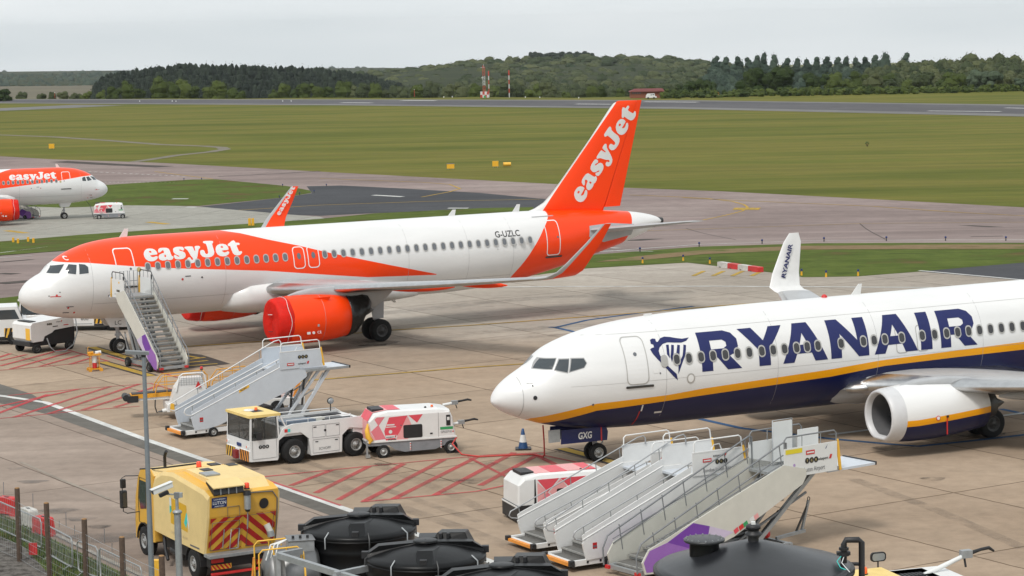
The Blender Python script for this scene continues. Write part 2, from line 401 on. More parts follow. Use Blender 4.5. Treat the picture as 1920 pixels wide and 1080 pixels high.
m_gravel = groundmat('gravel', [S(70, 66, 62), S(104, 100, 96), S(128, 124, 118)], 3.5, 14, bump=2, rough=.95)
m_path = groundmat('track_gravel', [S(112, 108, 96), S(130, 124, 112)], .3, 2)
mk_white = groundmat('worn_white_marking', [S(180, 180, 177), S(214, 214, 211)], .8, 5, bump=0)
mk_yellow = groundmat('worn_yellow_marking', [S(158, 134, 76), S(184, 150, 62)], .5, 4, bump=0)
mk_red = groundmat('worn_red_marking', [S(168, 92, 88), S(200, 76, 84)], .4, 4, bump=0)
_n, _l = mk_red.node_tree.nodes, mk_red.node_tree.links; _z = _n.new('ShaderNodeTexNoise'); _z.inputs['Scale'].default_value = .9; _z.inputs['Detail'].default_value = 8; _z.inputs['Roughness'].default_value = .75
_q = _n.new('ShaderNodeMapRange'); _q.inputs['From Min'].default_value = .3; _q.inputs['From Max'].default_value = .62; _q.inputs['To Min'].default_value = .35; _q.inputs['To Max'].default_value = .78
_l.new(_z.outputs['Fac'], _q.inputs['Value']); _l.new(_q.outputs[0], _n['Principled BSDF'].inputs['Alpha'])
mk_blue = groundmat('worn_blue_marking', [S(60, 82, 108), S(60, 92, 132)], .4, 4, bump=0)
mk_black = groundmat('black_marking', [S(70, 65, 63), S(86, 80, 76)], .5, 3, bump=0)

YL = [148 + 6 * i for i in range(21)]
def sheet(name, pts, m, off, label=None):
    V, Fs = flat([[p[:2] for p in pts]], None, YL)
    b = MB(); b.add([(x, y, ZG(y, x) + off) for x, y in V], Fs, m)
    o = b.build(name); o['kind'] = 'structure'
    return o
def psheet(name, px, m, off): return sheet(name, [at(*p) for p in px], m, off)
class Marks(MB):
    def line(s, pts, w, m, off, px=True):
        P = [Vector(at(*p)[:2]) if px else Vector(p) for p in pts]
        L, Rr = [], []
        for i, p in enumerate(P):
            a = P[max(i - 1, 0)]; c = P[min(i + 1, len(P) - 1)]; d = (c - a).normalized(); q = Vector((-d.y, d.x)) * w / 2
            L.append(p + q); Rr.append(p - q)
        for i in range(len(P) - 1):
            V, Fs = flat([[tuple(L[i]), tuple(L[i + 1]), tuple(Rr[i + 1]), tuple(Rr[i])]], None, YL if P[i].y > 140 else None)
            s.add([(x, y, ZG(y) + off) for x, y in V], Fs, m)
        return s
    def area(s, px, m, off):
        V, Fs = flat([[at(*p)[:2] for p in px]], None, YL); s.add([(x, y, ZG(y) + off) for x, y in V], Fs, m); return s
# base terrain: one sheet to the horizon
b = MB(); ys = [-60, 0, 40, 80, 120, 148] + YL[1:21] + [300, 400, 500, 600, 660, 680, 710, 740, 770, 790, 820, 860, 900, 1000, 1100, 1300, 1700, 2300, 3200, 4500, 7000, 12000]
xs = [-6000, -3000, -1500, -700, -300, -168, -110, -58, -10, 36, 90, 140, 300, 700, 1500, 3000, 6000]
b.add([(x, y, ZG(y, x) - .02) for y in ys for x in xs], [(j * 17 + i, j * 17 + i + 1, (j + 1) * 17 + i + 1, (j + 1) * 17 + i) for j in range(len(ys) - 1) for i in range(16)], m_field)
o = b.build('ground'); o['kind'] = 'structure'
psheet('taxiway', [(-500, 262), (0, 293), (100, 299), (244, 303.4), (312, 306), (600, 322), (1168, 352), (1356, 359), (1655, 374.7), (1920, 389), (2600, 430), (2600, 600), (-800, 640)], m_taxi, .012)
psheet('runway_shoulder', [(-600, 192), (0, 193.8), (640, 197.6), (1280, 204.4), (1920, 218.6), (2500, 240), (2500, 207), (1920, 196.4), (1280, 187.8), (640, 186.4), (0, 185.8), (-600, 186)], m_shoulder, .02)
psheet('runway', [(-600, 190.6), (0, 192), (640, 195.3), (1280, 201), (1920, 213.8), (2500, 234), (2500, 210), (1920, 198.6), (1280, 189.6), (640, 188), (0, 187), (-600, 187)], m_runway, .035)
psheet('taxiway_link', [(-400, 222), (0, 208), (120, 203), (235, 197.4), (140, 196.6), (0, 203), (-400, 215)], m_shoulder, .014)
psheet('verge_island', [(60, 352), (200, 347), (359, 337), (406, 336.5), (537, 349), (581, 357.5), (584, 362), (531, 370.6), (372, 386.5), (250, 386), (120, 391), (-300, 392), (-300, 372)], m_grass, .03)
psheet('dark_taxi_link', [(369, 388.5), (531, 371), (585, 362.5), (575, 349.5), (640, 348), (760, 354), (900, 362), (1080, 379), (1080, 394), (880, 394), (700, 400), (600, 405), (540, 403), (450, 396)], m_dark, .024)
psheet('far_stand', [(-400, 388), (60, 388), (120, 390), (240, 385.5), (330, 386.5), (372, 388), (540, 402.5), (600, 407), (620, 414), (420, 440), (150, 452), (0, 462), (-400, 500)], m_pale, .036)
psheet('verge_strip', [(-400, 478), (0, 453.5), (150, 441), (300, 431), (600, 411), (700, 401), (900, 391), (1000, 389), (1000, 400), (760, 420), (400, 452), (130, 470), (0, 480), (-400, 505)], m_grass, .05)
psheet('left_verge', [(-400, 530), (0, 560), (35, 556), (75, 562), (70, 572), (0, 580), (-400, 570)], m_grass, .032)
_edge = [(1100, 501.5), (1288, 491), (1348, 497.5), (1429, 507.5), (1507, 518.5), (1607, 517), (1723, 508)]
psheet('right_verge', [(980, 520), (1117, 478), (1313, 463), (1527, 456.7), (1740, 456), (1920, 456), (2400, 460), (2400, 470), (1920, 493), (1723, 510), (1607, 519), (1507, 520.5), (1429, 509.5), (1348, 500), (1288, 493), (1100, 504)], m_grass, .03)
psheet('bare_soil_verge', [(1117, 492), (1200, 481), (1313, 470), (1494, 462), (1700, 460), (1920, 459), (2300, 461), (2300, 469), (1920, 467.5), (1700, 468), (1494, 469), (1313, 478), (1200, 489)], m_dirt, .042)
psheet('right_dark_taxi_link', [(1715, 509), (1920, 493), (2400, 470), (2400, 560), (1920, 527)], m_dark, .026)
o = psheet('apron', [(-500, 575), (0, 578), (75, 572), (600, 520)] + _edge + [(1800, 515), (1920, 527), (2600, 590), (2900, 1500), (-1500, 1500), (-1500, 700)], m_apron, 0.02)
WL = [(-400, 690), (0, 743), (85, 755.7), (275, 826), (480, 897.5), (668, 963), (800, 1010), (1100, 1122), (1500, 1270)]
psheet('grey_asphalt_band', [(-400, 668), (0, 721), (60, 740)] + WL[2:] + [(1500, 1310), (1100, 1150), (760, 1021), (620, 968), (480, 918), (275, 845), (82, 776), (0, 757), (-400, 720)], m_strip, .028)
psheet('service_road', [(-400, 720), (0, 757), (82, 776), (275, 845), (480, 918), (620, 968), (760, 1021), (1100, 1150), (1500, 1310), (1500, 1500), (-1500, 1500), (-1500, 800)], m_road, .024)
M = Marks()
M.line(WL, .32, mk_white, .034)
mk_faint = groundmat('almost_worn_away_marking', [S(136, 126, 116), S(152, 143, 132)], .8, 5, bump=0)
M.line([(40, 868), (110, 899), (205, 937)], .14, mk_faint, .032)
for a in ([(892, 539.5), (1044, 538), (1350, 537.5), (1720, 539.7), (2000, 544)], [(1555, 816.5), (1640, 806)], [(1870, 782), (1990, 766)], [(1723, 508), (1920, 526), (2100, 545)]): M.line(a, .28, mk_white, .034)
M.line([(110, 460), (0, 475)], .2, mk_white, .05)
for a in ([(560, 716), (680, 706), (880, 690), (1000, 682)], [(330, 652), (492, 641), (732, 620), (880, 611), (1202, 587), (1351, 574), (1600, 556)]): M.line(a, .34, mk_black, .026); M.line(a, .2, mk_yellow, .032)
for a in ([(1041, 615), (1101, 601), (1196, 588), (1300, 575)], [(1041, 615), (1090, 626)], [(1305, 785), (1390, 804), (1558, 824), (1680, 835), (1723, 838), (1820, 828), (1925, 816), (2050, 800)], [(1876, 768), (1930, 779)], [(1030, 614), (1041, 615)]): M.line(a, .3, mk_blue, .03)
for a in ([(172, 652), (250, 675)], [(192, 680), (284, 706)], [(1053, 842), (1165, 872)]):
    M.line(a, .75, mk_black, .028); M.line(a, .42, mk_yellow, .036)
M.area([(350, 663), (378, 666), (432, 683), (350, 692), (335, 680)], mk_black, .028)
for a in ([(350, 668), (372, 672)], [(352, 681), (390, 677)], [(352, 687), (408, 683)], [(356, 675), (385, 671)]): M.line(a, .22, mk_yellow, .036)
RL = [[(-60, 700), (0, 695.5), (200, 678)], [(118, 655), (204, 678.5)], [(0, 677.5), (50, 666)], [(0, 687.5), (116, 657)], [(-30, 680), (20, 664)], [(20, 693), (132, 661.5)], [(75, 688), (154, 666)], [(130, 684.5), (172, 672)],
      [(15, 743), (142, 731), (282, 720), (352, 740)], [(262, 763), (155, 771), (95, 777), (-10, 787)], [(-5, 764), (147, 731)], [(-5, 777), (90, 741)], [(25, 784), (206, 726)], [(92, 777), (262, 721)], [(155, 770), (296, 725)], [(215, 765), (314, 735)],
      [(489, 896), (698, 875), (920, 854), (1020, 850)], [(550, 919), (640, 950)], [(676, 943), (894, 923), (967, 908)], [(485, 897), (560, 922)],
      [(545, 912), (622, 883)], [(592, 926), (692, 876)], [(634, 939), (757, 871)], [(682, 942), (833, 863)], [(738, 937), (895, 858)], [(815, 930), (964, 850)], [(900, 912), (1009, 854)],
      [(880, 860), (968, 905)], [(1018, 855), (1080, 868)], [(1000, 852), (1040, 872)], [(200, 668), (333, 709)]]
for i, a in enumerate(RL): M.line(a, .15 if i in (0, 1, 8, 9, 16, 17, 18, 19, 27, 28, 30) else .25, mk_red, .036 + .0015 * (i % 4))
# taxiway paint
for a in ([(1180, 366), (1211, 367), (1322, 372), (1373, 378), (1395, 384), (1402, 389), (1392, 396), (1365, 403), (1318, 413)], [(1280, 371), (1365, 375.5), (1634, 387), (1920, 405), (2100, 420)], [(1150, 438), (1220, 433), (1612, 419.5), (1920, 417)],
          [(425, 396), (600, 385), (800, 378), (1012, 374)], [(790, 370), (843, 360), (863, 354), (843, 346), (790, 342), (600, 335)], [(290, 322), (400, 336)]): M.line(a, .28, mk_yellow, .034)
M.line([(1112, 474), (1313, 459), (1527, 451.5), (1740, 450.5), (1920, 450), (2100, 452)], .3, mk_white, .03)
M.line([(1100, 462), (1160, 466)], .5, mk_white, .03); M.line([(1100, 470), (1225, 472)], .25, mk_white, .03)
M.line([(-100, 495), (0, 484), (60, 480)], .3, mk_white, .03)
for k in range(5): M.line([(1378 + 10 * k, 394), (1382 + 10 * k, 390)], .55, mk_yellow, .04)
for a in ([(278, 417), (314, 421)], [(12, 433), (50, 438)]): M.line(a, .9, mk_yellow, .05)
for x in (1308, 1345, 1381, 1417): M.line([(x - 8, 518), (x + 12, 509)], .3, mk_yellow, .034)
for k in range(17): M.line([(166 + 11 * k, 322 + .55 * k), (171 + 11 * k, 322.2 + .55 * k)], .4, mk_white, .03)
for k in range(17): M.line([(196 + 8 * k, 342 - 0 * k), (200 + 8 * k, 342)], .3, mk_white, .03)
for a in ([(700, 366.5), (755, 369.5)], [(840, 391), (878, 391)], [(323, 373.5), (353, 373.3)], [(350, 389), (368, 389)]): M.line(a, .9, mk_white, .05)
for x0, x1, y in ((80, 110, 191.7), (172, 205, 188.3), (305, 345, 192.4), (360, 407, 191.8), (477, 523, 187.8), (640, 697, 192.9), (753, 817, 188.6), (1080, 1147, 195.3), (1207, 1308, 191.2)):
    M.line([(x0, y), (x1, y + (x1 - x0) * .007)], 2.2, mk_white, .06)
M.line([(1740, 208.3), (1877, 209.6)], 1.6, mk_white, .06); M.line([(1885, 202.6), (2000, 205)], 1.6, mk_white, .06)
for a in ([(1285, 489.5), (1330, 491)], [(0, 492), (60, 487)]): M.line(a, .6, mk_black, .027)
o = M.build('painted_markings'); o['kind'] = 'structure'
# winding track across the field and tyre-dark patches
M = Marks()
M.line([(-60, 252), (0, 253), (100, 256.7), (200, 263.3), (300, 271), (383, 274), (415, 276.5), (422, 280), (393, 285), (333, 291), (283, 299), (247, 304)], 2.2, m_path, .015)
o = M.build('track'); o['kind'] = 'structure'
M = Marks()
M.line([(110, 303), (200, 308), (310, 313)], 3.5, mk_black, .018); M.line([(410, 331), (520, 326), (600, 321)], .9, mk_black, .018)
M.line([(0, 532), (60, 527)], 1.5, mk_black, .018); M.line([(0, 513), (30, 514)], 1, mk_black, .018)
M.line([(1180, 452), (1225, 448)], 2, mk_black, .018); M.line([(1612, 419), (1660, 449)], .12, mk_black, .018); M.line([(1286, 428), (1380, 450)], .12, mk_black, .018)
M.line([(1810, 423), (1870, 426)], 1.4, mk_black, .018); M.line([(1820, 444), (1880, 443)], 1.2, mk_black, .018)
o = M.build('tar_patches'); o['kind'] = 'structure'

# tyre dirt, oil and damp patches: thin, partly see-through films
def film(name, col, amt, sc=.8):
    m = bpy.data.materials.new(name); m.use_nodes = True; n, l = m.node_tree.nodes, m.node_tree.links; b = n['Principled BSDF']; b.inputs['Base Color'].default_value = (*col, 1); b.inputs['Roughness'].default_value = .7
    t = n.new('ShaderNodeTexCoord'); z = n.new('ShaderNodeTexNoise'); z.inputs['Scale'].default_value = sc; z.inputs['Detail'].default_value = 7; z.inputs['Roughness'].default_value = .7; l.new(t.outputs['Object'], z.inputs['Vector'])
    q = n.new('ShaderNodeMapRange'); q.inputs['From Min'].default_value = .38; q.inputs['From Max'].default_value = .68; q.inputs['To Max'].default_value = amt; l.new(z.outputs['Fac'], q.inputs['Value']); l.new(q.outputs[0], b.inputs['Alpha']); return m
f_tyre = film('tyre_dirt', (.06, .05, .043), .26); f_oil = film('oil_stain', (.03, .026, .022), .6, 1.6); f_damp = film('damp_patch', (.09, .09, .09), .5, .5)
M = Marks()
for a, w in (([(300, 795), (430, 838), (660, 922), (860, 990), (1040, 1060)], .6), ([(340, 790), (490, 838), (710, 915), (900, 980)], .4), ([(700, 870), (840, 925), (960, 985)], .5), ([(540, 880), (700, 905), (900, 900), (1010, 880)], .4), ([(900, 870), (960, 885), (975, 930)], 1.0),
              ([(640, 640), (900, 625), (1250, 600)], 1.3), ([(560, 655), (900, 640), (1200, 618)], .8), ([(250, 668), (600, 640), (730, 628)], .6), ([(1150, 860), (1400, 850), (1700, 830), (1950, 815)], 1.4), ([(1500, 800), (1900, 775)], 1.2), ([(700, 590), (1000, 560), (1300, 548)], 1.5),
              ([(1600, 900), (1760, 960), (1920, 1030)], .5), ([(1000, 700), (1250, 670), (1500, 650)], .9)):
    M.line(a, w, f_tyre, .0415)
for px_, py_, r in ((450, 872, .5), (470, 882, .3), (720, 872, .35), (560, 868, .4), (20, 962, .35), (15, 988, .5), (75, 990, .3), (185, 990, .35), (1110, 868, .5), (1840, 818, .9), (1660, 842, .45), (700, 645, 1.2), (230, 668, .6), (1300, 900, .5), (880, 905, .45), (540, 770, .5), (1750, 900, .4), (80, 615, 1.0), (1480, 700, .8), (380, 815, .5), (330, 760, .4)):
    X, Y, _ = at(px_, py_); M.add([(X + r * cos(t) * (1 + .3 * sin(3 * t)), Y + r * 1.1 * sin(t) * (1 + .2 * cos(2 * t)), .043) for t in [2 * pi * k / 14 for k in range(14)]], [tuple(range(14))], f_oil)
for px_, py_, r in ((195, 1010, .9), (150, 975, .4), (60, 905, .4), (30, 880, .3), (110, 960, .5)):
    X, Y, _ = at(px_, py_); M.add([(X + r * 1.3 * cos(t) * (1 + .3 * sin(3 * t)), Y + r * .9 * sin(t), .044) for t in [2 * pi * k / 16 for k in range(16)]], [tuple(range(16))], f_damp)
o = M.build('ground_stains'); o['kind'] = 'structure'
import math
A_TOP=[(0,3.2),(.05,3.42),(.13,3.56),(.42,3.90),(.9,4.2),(1.25,4.37),(1.52,4.68),(1.83,4.89),(2.04,5.04),(2.4,5.24),(2.96,5.47),(3.6,5.66),(4.4,5.79),(5.4,5.86),(7,5.89),(28,5.89),(31,5.84),(34.2,5.64),(35.6,5.5),(36.75,5.3),(37.43,5.08),(37.57,4.98)]
A_BOT=[(0,3.1),(.05,2.92),(.23,2.7),(.7,2.4),(1.7,2.11),(2.74,1.95),(4.5,1.8),(6,1.76),(8.5,1.75),(23,1.75),(25,1.82),(28,2.12),(30.3,2.56),(31.8,2.9),(33.5,3.35),(34.8,3.7),(36.1,4.12),(37.46,4.66),(37.57,4.75)]
A_W=[(0,.04),(.05,.26),(.13,.42),(.42,.74),(.9,1.04),(1.39,1.26),(1.83,1.41),(2.4,1.57),(3,1.69),(3.6,1.78),(4.4,1.88),(5.4,1.95),(6.5,1.975),(24,1.975),(26,1.93),(28,1.8),(30,1.6),(32,1.35),(34,1.05),(35.5,.8),(36.7,.5),(37.4,.28),(37.57,.2)]
B_TOP=[(0,2.58),(.05,2.72),(.14,2.88),(.41,3.16),(.83,3.44),(1.25,3.66),(1.55,3.84),(1.91,4.17),(2.28,4.4),(2.82,4.61),(3.48,4.8),(4.34,4.98),(5.57,5.13),(7.1,5.22),(8.8,5.27),(11.6,5.3),(28,5.3),(33,5.25),(37,5.05),(39.3,4.7),(39.47,4.6)]
B_BOT=[(0,2.52),(.05,2.43),(.13,2.35),(.39,2.15),(.86,1.93),(1.45,1.72),(1.98,1.55),(3.3,1.29),(4.58,1.16),(6.1,1.12),(25,1.12),(28,1.4),(31,2.05),(35,3.1),(39.3,4.3),(39.47,4.4)]
B_W=[(0,.04),(.05,.22),(.14,.37),(.41,.63),(.83,.9),(1.25,1.09),(1.9,1.32),(2.8,1.55),(3.5,1.68),(4.3,1.77),(5.6,1.85),(7,1.88),(27,1.88),(30,1.7),(34,1.1),(38,.45),(39.3,.22),(39.47,.15)]
def itp(T,x):
    # monotone cubic
    if x<=T[0][0]:return T[0][1]
    if x>=T[-1][0]:return T[-1][1]
    i=max(k for k in range(len(T)) if T[k][0]<=x)
    def d(k): return (T[k+1][1]-T[k][1])/(T[k+1][0]-T[k][0])
    def m(k):
        if k==0:return d(0)
        if k==len(T)-1:return d(k-1)
        a,b=d(k-1),d(k)
        return 0 if a*b<=0 else 2*a*b/(a+b)
    h=T[i+1][0]-T[i][0];t=(x-T[i][0])/h
    return (2*t**3-3*t*t+1)*T[i][1]+(t**3-2*t*t+t)*h*m(i)+(3*t*t-2*t**3)*T[i+1][1]+(t**3-t*t)*h*m(i+1)
def surf(PR,s,h):
    t,b,w=(itp(T,s) for T in PR); c=(t+b)/2;r=(t-b)/2
    return w*math.sqrt(max(0,1-((h-c)/r)**2))
PA=(A_TOP,A_BOT,A_W);PB=(B_TOP,B_BOT,B_W)
# outlines of the airline lettering (metres, baseline at 0) and of the harp emblem (station, height)
EJ = {'e1':[[(0.0,0.41),(0.05,0.54),(0.14,0.66),(0.26,0.73),(0.41,0.74),(0.55,0.71),(0.65,0.63),(0.7,0.52),(0.72,0.42),(0.69,0.35),(0.32,0.33),(0.33,0.27),(0.41,0.22),(0.5,0.22),(0.61,0.26),(0.68,0.25),(0.69,0.19),(0.65,0.12),(0.56,0.05),(0.43,0.0),(0.3,0.0),(0.16,0.03),(0.05,0.13),(0.0,0.26)],[(0.3,0.51),(0.33,0.58),(0.4,0.59),(0.44,0.55),(0.44,0.49),(0.37,0.47)]],'a':[[(0.79,0.55),(0.85,0.67),(0.97,0.73),(1.15,0.73),(1.29,0.71),(1.39,0.64),(1.41,0.52),(1.42,0.34),(1.44,0.21),(1.51,0.18),(1.51,0.12),(1.45,0.04),(1.35,0.0),(1.24,0.0),(1.15,0.04),(1.05,0.0),(0.9,0.0),(0.78,0.05),(0.73,0.14),(0.75,0.25),(0.83,0.34),(0.96,0.39),(1.06,0.41),(1.09,0.46),(1.08,0.55),(1.03,0.58),(0.95,0.51),(0.86,0.45),(0.79,0.46)],[(1.06,0.29),(1.11,0.32),(1.14,0.27),(1.14,0.2),(1.09,0.17),(1.05,0.19)]],'s':[[(1.62,0.63),(1.72,0.7),(1.84,0.73),(2.01,0.73),(2.15,0.7),(2.19,0.6),(2.17,0.51),(2.1,0.47),(2.02,0.52),(1.95,0.56),(1.9,0.52),(1.96,0.47),(2.09,0.42),(2.17,0.34),(2.19,0.21),(2.13,0.09),(2.01,0.02),(1.85,0.0),(1.71,0.01),(1.59,0.04),(1.55,0.14),(1.55,0.22),(1.61,0.27),(1.68,0.23),(1.74,0.17),(1.79,0.14),(1.84,0.17),(1.78,0.22),(1.65,0.3),(1.58,0.42),(1.59,0.54)]],'y':[[(2.21,0.63),(2.27,0.7),(2.42,0.71),(2.6,0.7),(2.69,0.67),(2.69,0.59),(2.71,0.41),(2.76,0.42),(2.77,0.59),(2.79,0.68),(2.87,0.71),(3.02,0.7),(3.08,0.63),(3.04,0.56),(2.95,0.49),(2.88,0.33),(2.81,0.14),(2.74,-0.02),(2.66,-0.15),(2.54,-0.22),(2.39,-0.24),(2.27,-0.18),(2.22,-0.08),(2.23,0.01),(2.3,0.07),(2.39,0.07),(2.42,0.01),(2.43,-0.04),(2.48,-0.09),(2.53,-0.02),(2.52,0.04),(2.45,0.14),(2.4,0.3),(2.35,0.47),(2.29,0.56)]],'J':[[(3.31,0.92),(3.36,1.0),(3.48,1.01),(3.75,1.0),(3.87,0.97),(3.86,0.87),(3.77,0.78),(3.75,0.62),(3.75,0.42),(3.75,0.27),(3.68,0.12),(3.55,0.03),(3.38,0.0),(3.2,0.01),(3.06,0.07),(2.98,0.18),(2.98,0.3),(3.02,0.4),(3.11,0.44),(3.2,0.42),(3.24,0.35),(3.24,0.26),(3.28,0.19),(3.36,0.19),(3.41,0.26),(3.43,0.45),(3.44,0.66),(3.44,0.81),(3.34,0.86)]],'e2':[[(3.85,0.42),(3.91,0.56),(4.02,0.67),(4.18,0.73),(4.34,0.73),(4.48,0.67),(4.55,0.55),(4.56,0.42),(4.53,0.34),(4.17,0.33),(4.19,0.26),(4.27,0.21),(4.38,0.22),(4.47,0.26),(4.54,0.23),(4.54,0.17),(4.46,0.08),(4.32,0.01),(4.16,0.0),(4.01,0.03),(3.89,0.13),(3.84,0.26)],[(4.15,0.54),(4.19,0.59),(4.25,0.6),(4.29,0.54),(4.29,0.49),(4.19,0.47)]],'t':[[(4.57,0.64),(4.62,0.7),(4.74,0.78),(4.88,0.89),(5.0,0.92),(5.04,0.84),(5.04,0.75),(5.21,0.73),(5.25,0.66),(5.2,0.59),(5.06,0.59),(5.04,0.51),(5.06,0.36),(5.08,0.22),(5.14,0.21),(5.22,0.22),(5.24,0.15),(5.19,0.08),(5.08,0.01),(4.93,0.0),(4.8,0.04),(4.73,0.13),(4.7,0.29),(4.69,0.44),(4.69,0.55),(4.6,0.56)]]}
RY = {'R': [[(0, 0), (0, 1.4), (1.12, 1.4), (1.42, 1.3), (1.6, 1.08), (1.6, .82), (1.46, .6), (1.2, .5), (1.68, 0), (1.08, 0), (.68, .47), (.46, .47), (.46, 0)], [(.46, .78), (.98, .78), (1.12, .86), (1.12, 1.0), (.98, 1.09), (.46, 1.09)]],
      'Y': [[(0, 1.4), (.58, 1.4), (.95, .93), (1.32, 1.4), (1.88, 1.4), (1.17, .62), (1.17, 0), (.68, 0), (.68, .62)]],
      'A': [[(0, 0), (.66, 1.42), (1.28, 1.42), (1.95, 0), (1.4, 0), (1.26, .32), (.62, .32), (.48, 0)], [(.76, .64), (1.13, .64), (.95, 1.06)]],
      'N': [[(0, 0), (0, 1.42), (.5, 1.42), (1.2, .62), (1.2, 1.42), (1.68, 1.42), (1.68, 0), (1.22, 0), (.47, .9), (.47, 0)]],
      'I': [[(0, 0), (0, 1.4), (.52, 1.4), (.52, 0)]]}
RYX = [('R', 7.68), ('Y', 9.42), ('A', 11.12), ('N', 13.22), ('A', 15.14), ('I', 17.24), ('R', 18.16)]
HARP = [[(5.8,4.49),(5.91,4.53),(6.02,4.51),(6.01,4.42),(6.07,4.4),(6.22,4.52),(6.4,4.56),(6.63,4.53),(6.84,4.48),(7.07,4.44),(7.36,4.46),(7.22,4.36),(7.0,4.31),(6.73,4.33),(6.44,4.36),(6.24,4.32),(6.08,4.21),(6.01,4.09),(6.03,3.93),(6.13,3.74),(6.28,3.54),(6.48,3.34),(6.61,3.22),(6.66,2.98),(6.47,3.15),(6.27,3.38),(6.08,3.61),(5.9,3.81),(5.76,4.0),(5.69,4.17),(5.76,4.21),(5.86,4.23),(5.87,4.32),(5.78,4.36)],
        [(6.36,4.28),(6.47,4.28),(6.42,4.01),(6.40,3.8),(6.31,3.96)], [(6.57,4.27),(6.67,4.25),(6.58,3.95),(6.46,3.66),(6.43,3.85)],
        [(6.81,4.25),(6.91,4.23),(6.8,3.88),(6.66,3.67),(6.62,3.78)], [(7.06,4.24),(7.16,4.21),(7.06,3.91),(6.85,3.55),(6.68,3.21),(6.71,3.56),(6.93,3.86)]]
# ---------------------------------------------------------------- aircraft
def yt(x, t): return 5 * t * (.2969 * sqrt(max(x, 0)) - .126 * x - .3516 * x * x + .2843 * x ** 3 - .1015 * x ** 4)
def section(x0, x1, t, n=10):
    xs = [x0 + (x1 - x0) * (1 - cos(pi * i / n)) / 2 for i in range(n + 1)]
    return [(x, yt(x, t)) for x in xs] + [(x, -yt(x, t)) for x in xs[::-1]]
def pos(PR, s, h, side, off):
    t, b, w = (itp(T, s) for T in PR); c = (t + b) / 2; r = (t - b) / 2 + off; w += off
    k = max(-1, min(1, (h - c) / r)); return (s, side * w * sqrt(1 - k * k), c + r * k)
def fuselage_mb(PR, L, m, n=72):
    ss = [0, .02, .05, .09, .14, .2, .3]; s = .42
    while s < 7: ss.append(s); s += .14
    while s < L - .6: ss.append(s); s += .45
    ss += [L - .5, L - .3, L - .14, L - .05, L]
    rings = []
    for s in ss:
        t, b, w = (itp(T, s) for T in PR); c = (t + b) / 2; r = (t - b) / 2
        rings.append([(s, w * sin(2 * pi * j / n), c + r * cos(2 * pi * j / n)) for j in range(n)])
    e = MB(); e.loft(rings, m); return e
def livery(name, base, bands, rough=.3):
    """bands: (colour, lower curve, upper curve, (a, b) or None: only where s < a + b h); painted in the aircraft's own metres"""
    m = bpy.data.materials.new(name); m.use_nodes = True; n, l = m.node_tree.nodes, m.node_tree.links; b = n['Principled BSDF']
    b.inputs['Roughness'].default_value = rough; b.inputs['Coat Weight'].default_value = .08; b.inputs['Specular IOR Level'].default_value = .4; b.inputs['Coat Roughness'].default_value = .06
    t = n.new('ShaderNodeTexCoord'); sp = n.new('ShaderNodeSeparateXYZ'); l.new(t.outputs['Object'], sp.inputs[0])
    def mth(op, a, bb):
        q = n.new('ShaderNodeMath'); q.operation = op
        for i, x in enumerate((a, bb)):
            if isinstance(x, (int, float)): q.inputs[i].default_value = x
            else: l.new(x, q.inputs[i])
        return q.outputs[0]
    def curve(pts):
        # exact piecewise-linear function of s: sum of clamped ramps
        out = None; v = pts[0][1]
        for (a, ya), (c, yc) in zip(pts[:-1], pts[1:]):
            if abs(yc - ya) < 1e-6: continue
            q = n.new('ShaderNodeMapRange'); q.inputs['From Min'].default_value = a; q.inputs['From Max'].default_value = c
            q.inputs['To Min'].default_value = 0; q.inputs['To Max'].default_value = yc - ya; l.new(sp.outputs['X'], q.inputs['Value'])
            out = q.outputs[0] if out is None else mth('ADD', out, q.outputs[0])
        return v if out is None else mth('ADD', out, v)
    z = n.new('ShaderNodeTexNoise'); z.inputs['Scale'].default_value = .7; z.inputs['Detail'].default_value = 8
    mp = n.new('ShaderNodeMapping'); mp.inputs['Scale'].default_value = (.35, 1, 2.2); l.new(t.outputs['Object'], mp.inputs[0]); l.new(mp.outputs[0], z.inputs['Vector'])
    out = n.new('ShaderNodeRGB').outputs[0]; out.default_value = (*base, 1)
    for col, lo, up, cut in bands:
        f = mth('GREATER_THAN', sp.outputs['Z'], curve(lo)); f = mth('MULTIPLY', f, mth('LESS_THAN', sp.outputs['Z'], curve(up)))
        if cut: f = mth('MULTIPLY', f, mth('LESS_THAN', sp.outputs['X'], mth('ADD', mth('MULTIPLY', sp.outputs['Z'], cut[1]), cut[0])))
        x = n.new('ShaderNodeMixRGB'); l.new(f, x.inputs[0]); l.new(out, x.inputs[1]); x.inputs[2].default_value = (*col, 1); out = x.outputs[0]
    q = n.new('ShaderNodeMapRange'); q.inputs['From Min'].default_value = .3; q.inputs['From Max'].default_value = .7; q.inputs['To Min'].default_value = .90; q.inputs['To Max'].default_value = 1.0
    l.new(z.outputs['Fac'], q.inputs['Value']); v = n.new('ShaderNodeVectorMath'); v.operation = 'SCALE'; l.new(out, v.inputs[0]); l.new(q.outputs[0], v.inputs['Scale'])
    l.new(v.outputs[0], b.inputs['Base Color'])
    # faint lap joints along the skin
    w = n.new('ShaderNodeTexNoise'); w.inputs['Scale'].default_value = 1.1; l.new(t.outputs['Object'], w.inputs['Vector'])
    bp = n.new('ShaderNodeBump'); bp.inputs['Strength'].default_value = .25; bp.inputs['Distance'].default_value = .012; l.new(w.outputs['Fac'], bp.inputs['Height']); l.new(bp.outputs[0], b.inputs['Normal'])
    return m
ORG = (.97, .055, .0); WHT = (.76, .76, .755); NVY = (.004, .008, .062); YEL = (.88, .37, .003)
